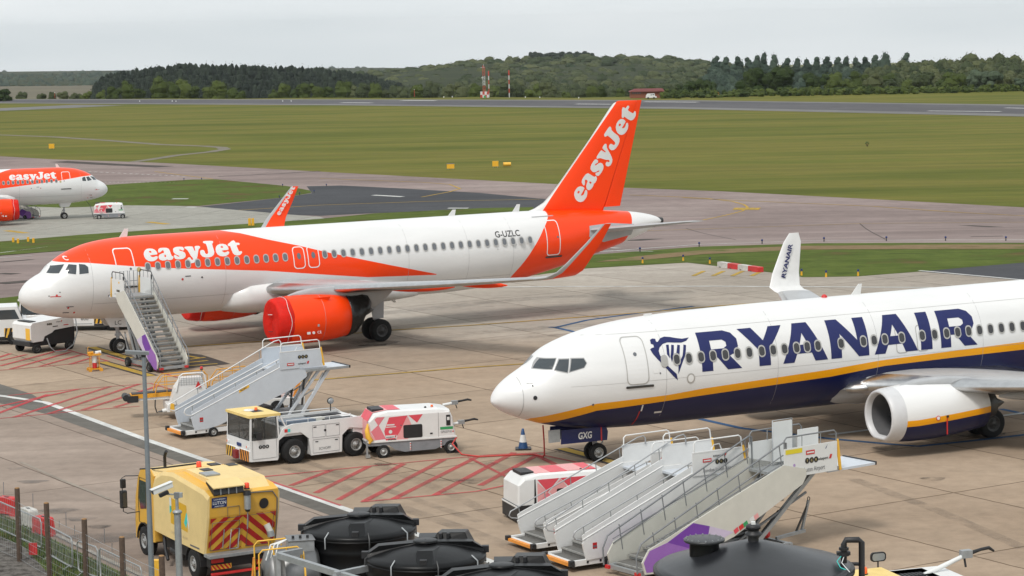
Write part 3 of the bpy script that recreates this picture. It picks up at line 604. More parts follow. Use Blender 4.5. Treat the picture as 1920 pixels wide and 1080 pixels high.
liv_a = livery('orange_and_white_livery', WHT, [
    (ORG, [(0, 5), (1.8, 4.88), (3.15, 4.81), (5.33, 4.53), (7.83, 4.26), (12.44, 3.84), (16.06, 3.37), (18.24, 3.1), (22.3, 2.95), (22.6, 9)],
     [(0, 9), (10.2, 9), (10.45, 5.95), (11.58, 5.74), (12.8, 5.39), (14.42, 4.99), (16.12, 4.51), (19.44, 3.68), (22.4, 2.97), (22.6, 0)], None),
    (ORG, [(0, 0), (40, 0)], [(0, 0), (26.9, 0), (27.2, 2.5), (27.36, 2.79), (28.28, 3.98), (29.07, 4.94), (29.74, 5.59), (30.1, 6.1), (30.3, 9)], (33.65, .32))])
liv_b = livery('white_blue_and_yellow_livery', WHT, [
    (YEL, [(0, 0), (40, 0)], [(0, 1), (1.1, 1.7), (1.3, 1.9), (3.48, 2.36), (6.33, 2.45), (7.75, 2.56), (13.2, 2.8), (15.35, 2.95), (19, 3.05), (22, 3.12), (39, 3.6)], None),
    (NVY, [(0, 0), (40, 0)], [(0, 0), (1.3, 1.2), (1.6, 1.58), (3.54, 2.08), (7.81, 2.29), (13.28, 2.51), (15.62, 2.72), (19, 2.78), (22, 2.81), (39, 3.3)], None)])
liv_fin = livery('orange_fin_livery', WHT, [(ORG, [(0, 0), (40, 0)], [(0, 9), (30.0, 9), (30.02, 13), (40, 13)], None)])
def fin_liv():
    m = liv_fin; n, l = m.node_tree.nodes, m.node_tree.links
    return m
# fin paint: orange except a white strip along the leading edge (s - .85 z small)
def strip_liv():
    m = bpy.data.materials.new('orange_fin_paint'); m.use_nodes = True; n, l = m.node_tree.nodes, m.node_tree.links; b = n['Principled BSDF']
    b.inputs['Roughness'].default_value = .36; b.inputs['Specular IOR Level'].default_value = .35
    t = n.new('ShaderNodeTexCoord'); d = n.new('ShaderNodeVectorMath'); d.operation = 'DOT_PRODUCT'; d.inputs[1].default_value = (1, 0, -.85); l.new(t.outputs['Object'], d.inputs[0])
    g = n.new('ShaderNodeMath'); g.operation = 'LESS_THAN'; g.inputs[1].default_value = 24.86; l.new(d.outputs['Value'], g.inputs[0])
    x = n.new('ShaderNodeMixRGB'); x.inputs[1].default_value = (*ORG, 1); x.inputs[2].default_value = (*WHT, 1); l.new(g.outputs[0], x.inputs[0]); l.new(x.outputs[0], b.inputs['Base Color'])
    return m
bpy.data.materials.remove(liv_fin); liv_fin = strip_liv()
liv_eng = livery('white_blue_and_yellow_cowl_paint', WHT, [
    (YEL, [(0, 0), (40, 0)], [(0, 1.30), (14.4, 1.32), (17.8, 1.50), (40, 1.6)], None), (NVY, [(0, -1), (40, -1)], [(0, 1.1), (14.4, 1.09), (17.8, 1.27), (40, 1.4)], None)])

def patch(mb, PR, side, loops, m, off, step=.16):
    mb.poly(loops, lambda x, y: pos(PR, x, y, side, off), m, step)
def letter_patch(mb, PR, side, loops, x0, fv, m, off, flip=False, step=.12):
    fx = (lambda x: x0 - x) if flip else (lambda x: x0 + x)
    mb.poly(loops, lambda x, y: pos(PR, fx(x), fv(y), side, off), m, step)
def surf_text(mb, PR, side, txt, s0, h0, hh, m, off, w=None, bold=0, shear=0):
    V2, Fs = text2d(txt, bold, shear); xs = [p[0] for p in V2]; x0, x1 = min(xs), max(xs); k = hh / .729; kx = k if w is None else w / (x1 - x0)
    mb.add([pos(PR, s0 + (x - x0) * kx * (1 if side < 0 else -1), h0 + y * k, side, off) for x, y in V2], Fs, m)
def wing_part(name, parent, st, m, x0=0, x1=1, side=-1, smooth=True):
    """stations: (y, leading edge s, chord, z, thickness ratio, bank)"""
    rings = []
    for (y, le, c, z, t, ph) in st:
        rings.append([(le + x * c, side * (y + v * c * -sin(ph)), z + v * c * cos(ph)) for x, v in section(x0, x1, t)])
    e = MB(); e.loft(rings, m, smooth=smooth); return e.build(name, parent)
def canoe(parent, s0, s1, y, z, r, m, side):
    e = MB(); rings = []
    for i in range(11):
        t = i / 10; k = sin(pi * min(1, max(0.02, t * .97 + .015))) ** .6
        rings.append([(s0 + (s1 - s0) * t, side * y + r * k * .7 * sin(a), z - .25 * t + r * k * cos(a)) for a in [2 * pi * j / 12 for j in range(12)]])
    e.loft(rings, m); return e.build('flap_fairing', parent)
def bogie(parent, name, s, y, r, w, half, top, m_leg, z0=0, rim=hub, side=-1, tilt=.15):
    e = MB()
    e.cyl((s, y, z0 + r), (s - tilt * .3, y, top), .085, .11, m_leg, 12); e.cyl((s, y, z0 + r), (s, y, z0 + r + (top - z0 - r) * .45), .06, .06, metal, 10)
    e.cyl((s, y - half * .9, z0 + r), (s, y + half * .9, z0 + r), .06, .06, m_leg, 10)
    e.tube([(s, y, z0 + r + .1), (s + .32, y, z0 + r + .32), (s + .05, y, z0 + r + .75)], .035, m_leg)
    e.tube([(s - .1, y, z0 + r + .9), (s - .9, y * .9, top)], .045, m_leg)
    e.box(s - .14, s + .14, y - .1, y + .1, z0 + r + .5, z0 + r + .62, m_leg)
    g = e.build(name, parent)
    for sd in (-1, 1): wheel(g, s, y + sd * half, r, w, sd if sd * side > 0 else sd, z0 + r, rim)
    return g
def cab_window(PR, h, side, m_frame, pane=None):
    e = MB(); l = [rrect(-.115, .115, h - .17, h + .17, .11)]; lf = [rrect(-.155, .155, h - .225, h + .225, .15), l[0][::-1]]
    S0 = 14.0
    e.poly(l, lambda x, y: (x, *pos(PR, S0 + x, y, side, .015)[1:]), pane or cabin, None); e.poly(lf, lambda x, y: (x, *pos(PR, S0 + x, y, side, .019)[1:]), m_frame, None)
    return e
def door(parent, PR, side, c4, m_liv, m_line, lw=.05, win=None, r=.16, sill=True, name='door'):
    """c4: s0,s1,h0,h1 ; slanted by nothing"""
    s0, s1, h0, h1 = c4; e = MB(); outer = rrect(s0, s1, h0, h1, r, 5); inner = rrect(s0 + lw, s1 - lw, h0 + lw, h1 - lw, r - lw * .6, 5)
    patch(e, PR, side, [inner], m_liv, .004); patch(e, PR, side, [outer, inner[::-1]], m_line, .009)
    if win: patch(e, PR, side, [circ(win[2], 14, win[0], win[1], win[2] * (1.5 if win[2] > .1 else 1))], cabin, .014, None)
    d = e.build(name, parent)
    if sill:
        e = MB(); patch(e, PR, side, [rrect(s0 - .05, s1 + .18, h0 - .12, h0 - .03, .04)], darkmetal, .03)
        e.build('sill', d)
    return d

def a320(label, loc, rz, side, group, detail=True, text_side=-1):
    PR = PA; g = thing('passenger_jet', label, 'airliner', loc, rz, group)
    e = fuselage_mb(PR, 37.57, liv_a)
    fv = lambda v: 3.82 + 2.07 * sin((v + .9) / 2.02)
    for k, loops in EJ.items():
        letter_patch(e, PR, side, loops, 5.99 if side < 0 else 11.24, fv, white, .010, flip=side > 0)
    if side < 0:
        surf_text(e, PR, side, 'G-UZLC', 25.97, 4.72, .33, ink, .010, w=1.56, bold=.012)
        surf_text(e, PR, side, 'C', 2.16, 4.96, .19, white, .02, bold=.03)
    patch(e, PR, side, [[(32.2, 4.95), (32.1, 4.35), (33.2, 3.98), (35.2, 4.25), (35.35, 4.85), (33.6, 5.02)]], winggrey, .008)
    # probes, static ports and drain marks
    for s, h, r, m in ((1.5, 3.3, .05, redp), (1.15, 3.28, .03, ink), (7.85, 3.72, .06, redp), (8.9, 3.75, .05, darkmetal), (2.1, 2.62, .05, redp), (2.45, 2.35, .05, redp), (26, 4.1, .03, trimgrey), (5.6, 4.36, .12, tgold)):
        patch(e, PR, side, [circ(r, 10, s, h)], m, .012, None)
    for s0, s1, h, m in ((1.2, 1.7, 3.24, redp), (1.62, 1.68, 3.45, ink), (8.0, 8.3, 3.86, ink), (2.0, 2.35, 2.68, inkgrey), (1.9, 2.2, 2.36, ink), (29.2, 30.3, 3.38, darkmetal), (28.7, 30.1, 5.62, trimgrey)):
        patch(e, PR, side, [[(s0, h - .02), (s1, h - .02), (s1, h + .02), (s0, h + .02)]], m, .013, None)
    # panel seams
    for s in (3.25, 10.2, 20.6, 24.2, 27.0): patch(e, PR, side, [[(s, 2.2), (s + .012, 2.2), (s + .012, 5.7), (s, 5.7)]], trimgrey, .0035, .2)
    patch(e, PR, side, [[(3.3, 2.75), (16, 2.75), (16, 2.765), (3.3, 2.765)]], trimgrey, .0035, .4)
    patch(e, PR, side, [[(20.6, 2.6), (27, 2.6), (27, 2.615), (20.6, 2.615)]], trimgrey, .0035, .4)
    fus = e.build('fuselage', g)
    # cockpit glazing
    for sd in ((-1, 1)):
        for q in ([(1.30, 4.36), (1.74, 4.36), (2.08, 4.78), (1.56, 4.70)], [(1.94, 4.38), (2.47, 4.29), (2.60, 4.74), (2.26, 4.78)], [(2.63, 4.29), (3.08, 4.32), (3.10, 4.62), (2.98, 4.74), (2.71, 4.78)]):
            c = (sum(p[0] for p in q) / len(q), sum(p[1] for p in q) / len(q)); e = MB()
            qo = [(c[0] + (x - c[0]) * 1.12, c[1] + (y - c[1]) * 1.14) for x, y in q]
            patch(e, PR, sd, [q], glass, .014, .1); patch(e, PR, sd, [qo, q[::-1]], trim, .008, .1)
            e.build('cockpit_window', g)
    # cabin windows
    w0 = None
    for s in [6.071 + .533 * i for i in range(15)] + [15.773 + .533 * i for i in range(24)]:
        if w0 is None: w0 = cab_window(PR, 4.47, side, cabframe).build('cabin_window', g, loc=(s, 0, 0))
        else: w = w0.copy(); COL.objects.link(w); w.location = (s, 0, 0)
    door(g, PR, side, (4.45, 5.42, 3.6, 5.43), liv_a, trim if True else trimgrey, .05, (5.18, 4.42, .06), .18)
    door(g, PR, side, (13.98, 14.64, 3.82, 4.95), liv_a, trim, .045, (14.31, 4.47, .11), .2, False, 'overwing_exit')
    door(g, PR, side, (14.79, 15.45, 3.82, 4.95), liv_a, trim, .045, (15.12, 4.47, .11), .2, False, 'overwing_exit')
    door(g, PR, side, (29.2, 30.12, 3.5, 5.42), liv_a, trim, .05, (29.95, 4.5, .06), .18)
    # wings
    for sd in (-1, 1):
        wg = wing_part('wing', g, [(.9, 11.3, 7.3, 2.72, .15, .08), (1.98, 12.3, 6.2, 2.82, .15, .08), (6.4, 14.5, 4.1, 3.12, .12, .09), (11.6, 17.2, 2.9, 3.6, .11, .09), (16.5, 19.9, 1.75, 4.1, .10, .1)], winggrey, 0, 1, sd)
        e = MB(); rings = []   # bright leading edge
        for (y, le, c, z, t) in ((2.0, 12.3, 6.2, 2.82, .15), (6.4, 14.5, 4.1, 3.12, .12), (11.6, 17.2, 2.9, 3.6, .11), (16.5, 19.9, 1.75, 4.1, .10)):
            k = [(x, yt(x, t)) for x in (.09, .05, .02, .006, 0)]; k = k + [(x, -v) for x, v in k[-2::-1]]
            rings.append([(le + x * c - .012, sd * y, z + v * c * 1.06) for x, v in k])
        e.loft(rings, metal, cap=False, closed=False); e.build('leading_edge', wg)
        st = [(16.5, 19.9, 1.75, 4.1, .10, .1), (17.05, 20.25, 1.62, 4.2, .10, .45), (17.45, 20.6, 1.45, 4.45, .09, .9), (17.66, 21.0, 1.25, 4.85, .08, 1.25), (17.9, 22.0, .85, 5.8, .08, 1.35), (18.05, 22.85, .45, 6.65, .07, 1.35)]
        wl_ = wing_part('winglet', g, st, orange, 0, 1, sd)
        e = MB(); rings = []
        for (y, le, c, z, t, ph) in st:
            k = [(x, yt(x, t)) for x in (.2, .12, .05, .02, 0)]; k = k + [(x, -v) for x, v in k[-2::-1]]
            rings.append([(le + x * c - .012, sd * (y - v * 1.1 * c * sin(ph)), z + v * 1.1 * c * cos(ph)) for x, v in k])
        e.loft(rings, winggrey, cap=False, closed=False)
        if sd > 0 or side > 0:     # lettering on the inner face of the far winglet
            th = math.atan2(1.85, 1.85); a0 = (21.72, 4.98)
            for k, loops in EJ.items():
                e.poly(loops, lambda x, y: (a0[0] + .34 * (x * .66 - y * .9) + .12, sd * (17.60 + .125 * (x * .34 * .92)) , a0[1] + .34 * (x * .92 + y * .28)), white)
        e.build('edge_strip', wl_)
        for y, s0, s1, z, r in ((6.5, 16.6, 20.9, 3.06, .24), (11.9, 18.2, 21.0, 3.58, .16)): canoe(g, s0, s1, y, z, r, orange, sd)
        # stabiliser
        wing_part('tailplane', g, [(.5, 31.5, 4.0, 4.62, .10, .1), (1.3, 32.2, 3.4, 4.70, .10, .1), (6.05, 35.25, 1.35, 5.28, .09, .1), (6.25, 35.6, .9, 5.3, .08, .1)], winggrey, 0, 1, sd)
    fst = lambda z, le: (le, 34.91 + (z - 5.64) * .2585 - le)
    zz = [(5.55, 28.3), (5.85, 28.9), (6.0, 29.4), (6.3, 29.98), (6.7, 30.42), (7.4, 31.07), (9.68, 33.02), (11.4, 34.4), (11.62, 34.62), (11.75, 34.95)]
    def finpart(name, a, b, mm):
        rings = []
        for z, le in zz:
            if a > 0 and z < 5.8: continue
            _, c = fst(z, le); hx = (33.87 + (z - 5.75) * .382 - le) / c; x0, x1 = (0, hx - .004) if a == 0 else (hx + .004, 1); t = .085 if z < 11.7 else .03
            if z < 6.3 and a == 0: t = .085 * (z - 5.2)
            rings.append([(le + x * c, v * c, z) for x, v in section(x0, x1, t)])
        e = MB(); e.loft(rings, mm); return e
    def fy(s, z):
        le = None
        for (za, la), (zb, lb) in zip(zz[:-1], zz[1:]):
            if za <= z <= zb: le = la + (lb - la) * (z - za) / (zb - za)
        if le is None: le = 34.6
        _, c = fst(z, le); return yt((s - le) / c, .085) * c + .012
    e = finpart('fin', 0, 0, liv_fin)
    # lettering up the fin
    AF = [[.735, .943], [-.917, .638], [32.344, 6.081]]
    for k, loops in EJ.items():
        if side > 0: continue
        e.poly(loops, lambda x, y: (lambda s, z: (s, side * fy(s, z), z))(AF[2][0] + AF[0][0] * x + AF[1][0] * y, AF[2][1] + AF[0][1] * x + AF[1][1] * y), white, .3)
    fn = e.build('tail_fin', g)
    finpart('rudder', 1, 0, orange).build('rudder', g)
    # wing-root fairing
    e = MB(); rings = []
    for s, wq, zb, zt in ((10.3, .9, 1.9, 2.4), (10.7, 1.78, 1.72, 3.2), (11.6, 2.08, 1.58, 3.52), (13, 2.2, 1.52, 3.55), (16, 2.22, 1.5, 3.45), (18.2, 2.16, 1.52, 3.2), (19.8, 1.95, 1.6, 2.9), (21.4, 1.2, 1.7, 2.4), (21.9, .5, 1.74, 2.0)):
        c = (zb + zt) / 2; r = (zt - zb) / 2
        rings.append([(s, wq * (abs(sin(a)) ** .8) * (1 if sin(a) >= 0 else -1), c + r * (abs(cos(a)) ** .8) * (1 if cos(a) >= 0 else -1)) for a in [2 * pi * (j + .5) / 40 for j in range(40)]])
    e.loft(rings, white); e.build('belly_fairing', g)
    # engines
    for sd in (-1, 1):
        y = sd * 5.75; z = 1.72
        en = MB(); en.lathe([(1.03, 11.05), (1.1, 11.25), (1.2, 11.9), (1.24, 12.6), (1.22, 13.4), (1.14, 14.3), (1.03, 14.98), (.98, 15.0)], (0, y, z), (1, 0, 0), orange, 48)
        en.lathe([(1.215, 13.395), (1.228, 13.405), (1.215, 13.415)], (0, y, z), (1, 0, 0), trimgrey, 48)
        en.text('CE', (12.95, y + sd * 1.16, z - .66) if sd < 0 else (12.95, y + 1.2, z - .6), (1, 0, 0) if sd < 0 else (-1, 0, 0), (0, .35 * -sd, .94), .14, white, off=.03)
        en.box(12.4, 12.58, y + sd * 1.13, y + sd * 1.15, z - .66, z - .54, white); en.ext([(x, v) for x, v in circ(.07, 12, 12.76, z - .6)], y + sd * 1.10, y + sd * 1.15, white)
        en.box(12.95, 13.05, y + sd * 1.2, y + sd * 1.222, z - .05, z + .05, trimgrey); en.box(12.95, 13.05, y + sd * 1.2, y + sd * 1.222, z - .3, z - .18, trimgrey)
        sx = 12.6     # strake
        en.add([(13.0, y + sd * .62, z + 1.06), (13.85, y + sd * .60, z + 1.03), (13.85, y + sd * .92, z + 1.12), (13.75, y + sd * .78, z + .90)], [(0, 1, 2), (0, 2, 3), (0, 3, 1), (1, 3, 2)], orange)
        eo = en.build('engine', g)
        c = MB(); rings = []
        for r, s in ((1.16, 11.75), (1.185, 11.72), (1.14, 11.35), (1.10, 11.1), (1.04, 10.98), (.95, 10.96), (.5, 10.99), (.02, 11.0)):
            rings.append([(s + .02 * sin(3 * a + s), y + (r + .012 * sin(9 * a)) * sin(a), z + (r + .012 * sin(9 * a)) * cos(a)) for a in [2 * pi * j / 48 for j in range(48)]])
        c.loft(rings, redfab)
        c.tube([(11.55 - .05 * sin(5 * a), y + 1.175 * sin(a), z + 1.175 * cos(a)) for a in [2 * pi * j / 40 for j in range(40)]], .014, signw, 5, closed=True)
        for h in (.35, -.5): c.tube([(10.93, y - .25, z + h), (10.88, y, z + h - .02), (10.93, y + .25, z + h - .05)], .02, signw if h > 0 else ink, 5)
        c.build('inlet_cover', eo)
        c = MB(); rings = []
        for s, r, o in ((14.93, 1.05, 0), (14.96, 1.07, 0), (15.2, 1.06, .0), (15.45, 1.0, .04), (15.7, .92, .10), (15.92, .84, .16), (16.05, .62, .18), (16.06, .3, .18)):
            rings.append([(s + (s - 14.93) * (.06 * sin(4 * a) + .30 * cos(a)), y + (r + .05 * min(1, (s - 14.93) * 3) * sin(7 * a + 9 * s)) * sin(a), z + o + (r + .05 * min(1, (s - 14.93) * 3) * sin(5 * a + 7 * s)) * cos(a)) for a in [2 * pi * j / 56 for j in range(56)]])
        c.loft(rings, blackfab); c.build('exhaust_cover', eo)
        c = MB(); c.lathe([(.38, 15.9), (.3, 16.1), (.16, 16.4), (.02, 16.62)], (0, y, z + .16), (1, 0, 0), darkmetal, 24); c.build('exhaust_cone', eo)
        c = MB(); rings = []
        for s, zb, zt, w in ((11.9, 2.86, 2.92, .05), (12.5, 2.8, 3.08, .2), (13.4, 2.7, 3.2, .26), (14.6, 2.5, 3.2, .28), (15.6, 2.25, 3.2, .28), (16.6, 2.0, 3.15, .26), (17.2, 2.35, 3.1, .2), (17.7, 2.75, 3.0, .05)):
            rings.append([(s, y - w, zb + .04), (s, y - w, zt), (s, y - w * .6, zt + .03), (s, y + w * .6, zt + .03), (s, y + w, zt), (s, y + w, zb + .04), (s, y + w * .6, zb), (s, y - w * .6, zb)])
        c.loft(rings, winggrey); c.build('pylon', g)
    bogie(g, 'nose_landing_gear', 5.05, 0, .38, .22, .24, 2.0, winggrey, side=side)
    for sd in (-1, 1):
        mg = bogie(g, 'main_landing_gear', 17.71, sd * 3.8, .585, .41, .46, 3.0, winggrey, rim=hubdark, side=sd)
        e = MB(); e.add([(17.15, sd * 4.0, 2.9), (18.1, sd * 4.0, 2.9), (17.95, sd * 4.12, 1.2), (17.35, sd * 4.12, 1.2), (17.15, sd * 4.05, 2.9), (18.1, sd * 4.05, 2.9), (17.95, sd * 4.17, 1.2), (17.35, sd * 4.17, 1.2)],
                        [(0, 1, 2, 3), (4, 7, 6, 5), (0, 4, 5, 1), (2, 6, 7, 3), (1, 5, 6, 2), (0, 3, 7, 4)], winggrey); e.build('gear_door', g)
    e = MB()
    for sd in (-1, 1): e.ext([(4.2, 1.9), (5.6, 1.85), (5.4, 1.35), (4.5, 1.4)], sd * .42, sd * .45, white)
    if side < 0: e.text('LC', (4.75, -.455, 1.5), (1, 0, 0), (0, 0, 1), .22, ink, w=.34)
    e.build('nose_gear_door', g)
    for s, h in ((5.3, .42), (24.0, .32), (28.0, .4)):
        e = MB(); t = itp(PR[0], s); e.add([(s, -.02, t - .02), (s + .42, -.02, t - .02), (s + .5, -.01, t + h), (s + .3, -.01, t + h), (s, .02, t - .02), (s + .42, .02, t - .02), (s + .5, .01, t + h), (s + .3, .01, t + h)],
                 [(0, 1, 2, 3), (7, 6, 5, 4), (0, 4, 5, 1), (1, 5, 6, 2), (2, 6, 7, 3), (3, 7, 4, 0)], white); e.build('antenna', g)
    e = MB(); e.lathe([(.2, 0), (.17, .25), (.02, .27)], (37.5, 0, 4.87), (1, 0, 0), darkmetal, 20); e.build('exhaust_pipe', g)
    e = MB(); t = itp(PR[1], 19.5); e.ext([(20.2, 1.75), (20.6, 1.75), (20.75, 1.42), (20.62, 1.42)], -.02, .02, white); e.build('antenna', g)
    return g
GJ = 'airliners parked on the apron'
a320('orange and white airliner with red engine covers, stairs standing at its front door', (-24.3692, 118.28, 0), .5082, -1, GJ)
# nothing distinguishes its far side; the second one stands nose right at the left edge
a320('distant orange and white airliner, nose to the right, cut off by the left edge', (-45.9, 274.27, -4.86), R(199.5), 1, GJ)

def b737():
    PR = PB; side = -1
    g = thing('passenger_jet', 'white airliner with dark blue belly and yellow stripe, its tail cut off at the right', 'airliner', (-.8007, 86.358, 0), .4206, GJ, ry=-.011)
    e = fuselage_mb(PR, 39.47, liv_b); nav2 = mat('navy_lettering', (.006, .012, .10), .42, dirt=.04)
    for c, x0 in RYX: letter_patch(e, PR, side, RY[c], x0, lambda y: 3.2 + y, nav2, .010)
    for l in HARP: patch(e, PR, side, [l], nav2, .010, .12)
    for s, h, r, m in ((1.25, 2.72, .07, ink), (7.2, 3.0, .17, cabframe), (5.95, 3.3, .03, inkgrey), (3.35, 2.33, .04, inkgrey)): patch(e, PR, side, [circ(r, 14, s, h, r * 1.15)], m, .012, None)
    patch(e, PR, side, [circ(.12, 14, 7.2, 3.0, .14)], trim, .014, None)
    for s0, s1, h0, h1, m in ((1.05, 1.25, 3.22, 3.25, trimgrey), (5.68, 5.9, 3.32, 3.5, trim), (5.3, 5.36, 1.9, 2.15, white), (5.9, 6.2, 1.75, 1.82, white), (5.25, 5.29, 1.3, 1.9, redp), (1.2, 1.24, 3.12, 3.18, ink), (.86, .875, 2.0, 3.42, trimgrey)):
        patch(e, PR, side, [[(s0, h0), (s1, h0), (s1, h1), (s0, h1)]], m, .011, .15)
    for s in (6.2, 10.9, 15.3, 20.1): patch(e, PR, side, [[(s, 1.6), (s + .012, 1.6), (s + .012, 5.1), (s, 5.1)]], trimgrey, .0035, .2)
    for h in (3.05, 4.75): patch(e, PR, side, [[(2.5, h), (30, h), (30, h + .01), (2.5, h + .01)]], cabframe, .0035, .5)
    e.build('fuselage', g)
    for sd in (-1, 1):
        for q in ([(1.47, 3.72), (1.96, 3.70), (2.2, 4.05), (1.79, 4.03)], [(2.03, 3.68), (2.44, 3.58), (2.61, 4.02), (2.29, 4.02)], [(2.53, 3.6), (3.05, 3.72), (3.17, 3.86), (3.12, 4.02), (2.70, 4.03)]):
            c = (sum(p[0] for p in q) / len(q), sum(p[1] for p in q) / len(q)); e = MB(); qo = [(c[0] + (x - c[0]) * 1.12, c[1] + (y - c[1]) * 1.16) for x, y in q]
            patch(e, PR, sd, [q], glass, .014, .1); patch(e, PR, sd, [qo, q[::-1]], trimgrey, .008, .1); e.build('cockpit_window', g)
    w0 = None
    xs = [(1200 + x / 2.667) for x in (127, 187, 249, 310, 368, 427, 484, 543, 607, 667, 732, 797, 852, 912, 1033, 1146, 1199, 1250, 1303, 1405, 1465, 1527, 1582, 1637, 1689, 1740, 1790, 1843, 1896)]
    ss = [6.148, 6.656, 7.164, 7.67, 8.17, 8.69, 9.21, 9.71, 10.24, 10.73, 11.22, 11.74, 12.2, 12.67, 13.69, 14.68, 15.16, 15.64, 16.4, 17.33, 17.9, 18.45, 18.96, 19.47, 19.98, 20.49, 21.0, 21.5, 22.02] + [22.53 + .508 * i for i in range(20)]
    for i, s in enumerate(ss):
        if i == 0:
            b = MB(); l = [rrect(-.14, .14, 3.73 - .22, 3.73 + .22, .12)]; b.poly(l, lambda x, y: (x, *pos(PR, 14 + x, y, side, .010)[1:]), cabframe, None); w = b.build('blanked_window', g, loc=(s, 0, 0)); continue
        if w0 is None: w0 = cab_window(PR, 3.75, side, cabframe, mat('dark_cabin_pane', (.045, .045, .048), .15, dirt=0, spec=.5)).build('cabin_window', g, loc=(s, 0, 0))
        else: w = w0.copy(); COL.objects.link(w); w.location = (s, 0, 0)
    door(g, PR, side, (4.62, 5.50, 2.95, 4.66), liv_b, cabframe, .035, (5.05, 4.05, .07), .2)
    door(g, PR, side, (16.12, 16.68, 3.15, 4.16), liv_b, cabframe, .035, None, .16, False, 'overwing_exit'); door(g, PR, side, (17.06, 17.6, 3.15, 4.16), liv_b, cabframe, .035, None, .16, False, 'overwing_exit')
    for sd in (-1, 1):
        wg = wing_part('wing', g, [(.9, 13.2, 8.3, 1.72, .13, .09), (1.9, 14.4, 7.1, 2.0, .14, .09), (2.9, 15.3, 6.1, 2.1, .13, .09), (5.8, 16.5, 4.6, 2.32, .12, .1), (11, 19.2, 3.1, 2.75, .11, .1), (16.9, 21.95, 1.7, 3.28, .10, .1)], winggrey, 0, 1, sd)
        e = MB(); rings = []
        for (y, le, c, z, t) in ((1.9, 14.4, 7.1, 2.0, .14), (2.9, 15.3, 6.1, 2.1, .13), (5.8, 16.5, 4.6, 2.32, .12), (11, 19.2, 3.1, 2.75, .11), (16.9, 21.95, 1.7, 3.28, .10)):
            k = [(x, yt(x, t)) for x in (.14, .08, .04, .015, .004, 0)]; k = k + [(x, -v) for x, v in k[-2::-1]]; rings.append([(le + x * c - .012, sd * y, z + v * c * 1.05) for x, v in k])
        e.loft(rings, metal, cap=False, closed=False); e.build('leading_edge', wg)
        st = [(16.9, 21.95, 1.7, 3.28, .10, .1), (17.3, 22.0, 1.6, 3.32, .10, .6), (17.5, 21.85, 1.65, 3.5, .09, 1.2), (17.65, 22.1, 1.45, 4.1, .08, 1.42), (17.85, 22.85, .95, 5.5, .08, 1.45), (17.9, 23.2, .5, 5.92, .07, 1.45)]
        wl_ = wing_part('winglet', g, st, white, 0, 1, sd)
        if sd > 0:
            e = MB(); V2, Fs = text2d('RYANAIR', .035); x1 = max(p[0] for p in V2); k = 1.55 / x1
            e.add([(22.50 + x * k * .36 + y * .33 * -.9 + .2, 17.52 + x * k * .13 - .03, 3.86 + x * k * 1.0 + y * .33 * .3) for x, y in V2], Fs, nav2); e.build('lettering', wl_)
        for y, s0, s1, z, r in ((6.4, 17.6, 21.8, 1.98, .22), (9.6, 19.2, 22.6, 2.3, .2)): canoe(g, s0, s1, y, z, r, winggrey, sd)
        wing_part('tailplane', g, [(.4, 33.8, 4.2, 4.35, .1, .1), (7.1, 37.6, 1.4, 5.0, .09, .1)], winggrey, 0, 1, sd)
    # polished wing-root glove
    e = MB(); rings = []
    for s, wq, zb, zt in ((13.9, 1.2, 1.7, 2.1), (14.15, 1.95, 1.62, 2.3), (14.8, 2.25, 1.5, 2.5), (15.8, 2.45, 1.35, 2.62), (18, 2.5, 1.15, 2.62), (21, 2.35, 1.1, 2.45), (23, 1.6, 1.2, 2.0)):
        c = (zb + zt) / 2; r = (zt - zb) / 2; rings.append([(s, wq * sin(a), c + r * cos(a)) for a in [2 * pi * (j + .5) / 36 for j in range(36)]])
    e.loft(rings, metal); e.build('wing_root_fairing', g)
    for sd in (-1, 1):
        y = sd * 4.83; z = 1.42; e = MB(); n = 56
        def ring(s, r, k=1): return [(s, y + r * sin(a) * 1.02, z + (r * cos(a) if cos(a) > 0 else max(r * cos(a), -r * .93)) * k) for a in [2 * pi * j / n for j in range(n)]]
        e.loft([ring(13.95, 1.03), ring(14.5, 1.08), (ring(15.3, 1.08)), ring(16.2, 1.03), ring(17.2, .92), ring(17.75, .84), ring(17.76, .80), ring(17.3, .80)], liv_eng, cap=False)
        eo = e.build('engine', g)
        e = MB(); e.loft([ring(13.96, 1.032), ring(13.6, 1.0), ring(13.42, .95), ring(13.36, .89), ring(13.42, .83), ring(13.6, .79)], mat('inlet_lip_metal', (.60, .60, .61), .45, .05, dirt=.05), cap=False); e.build('inlet_lip', eo)
        e = MB(); e.loft([ring(13.6, .79), ring(14.0, .77), ring(14.5, .77)], mat('inlet_duct', (.12, .12, .125), .5, dirt=.05), cap=False); e.build('inlet_duct', eo)
        e = MB(); e.lathe([(.26, 14.3), (.2, 14.1), (.02, 13.9)], (0, y, z), (1, 0, 0), darkmetal, 24)
        for i in range(24):
            a = 2 * pi * i / 24; ca, sa = cos(a), sin(a)
            e.add([(14.3, y + .22 * sa, z + .22 * ca), (14.42, y + .22 * sin(a + .24), z + .22 * cos(a + .24)), (14.5, y + .77 * sin(a + .25), z + .77 * cos(a + .25)), (14.3, y + .77 * sin(a), z + .77 * cos(a))], [(0, 1, 2, 3)], darkmetal)
        e.lathe([(.8, 14.52), (.02, 14.53)], (0, y, z), (1, 0, 0), black, 32); e.build('fan', eo)
        e = MB(); e.lathe([(.8, 17.3), (.62, 17.6), (.56, 18.0), (.48, 18.35), (.44, 18.36), (.4, 18.2)], (0, y, z), (1, 0, 0), darkmetal, 32); e.lathe([(.34, 18.0), (.25, 18.5), (.02, 18.95)], (0, y, z), (1, 0, 0), darkmetal, 24); e.build('exhaust_nozzle', eo)
        e = MB(); rings = []
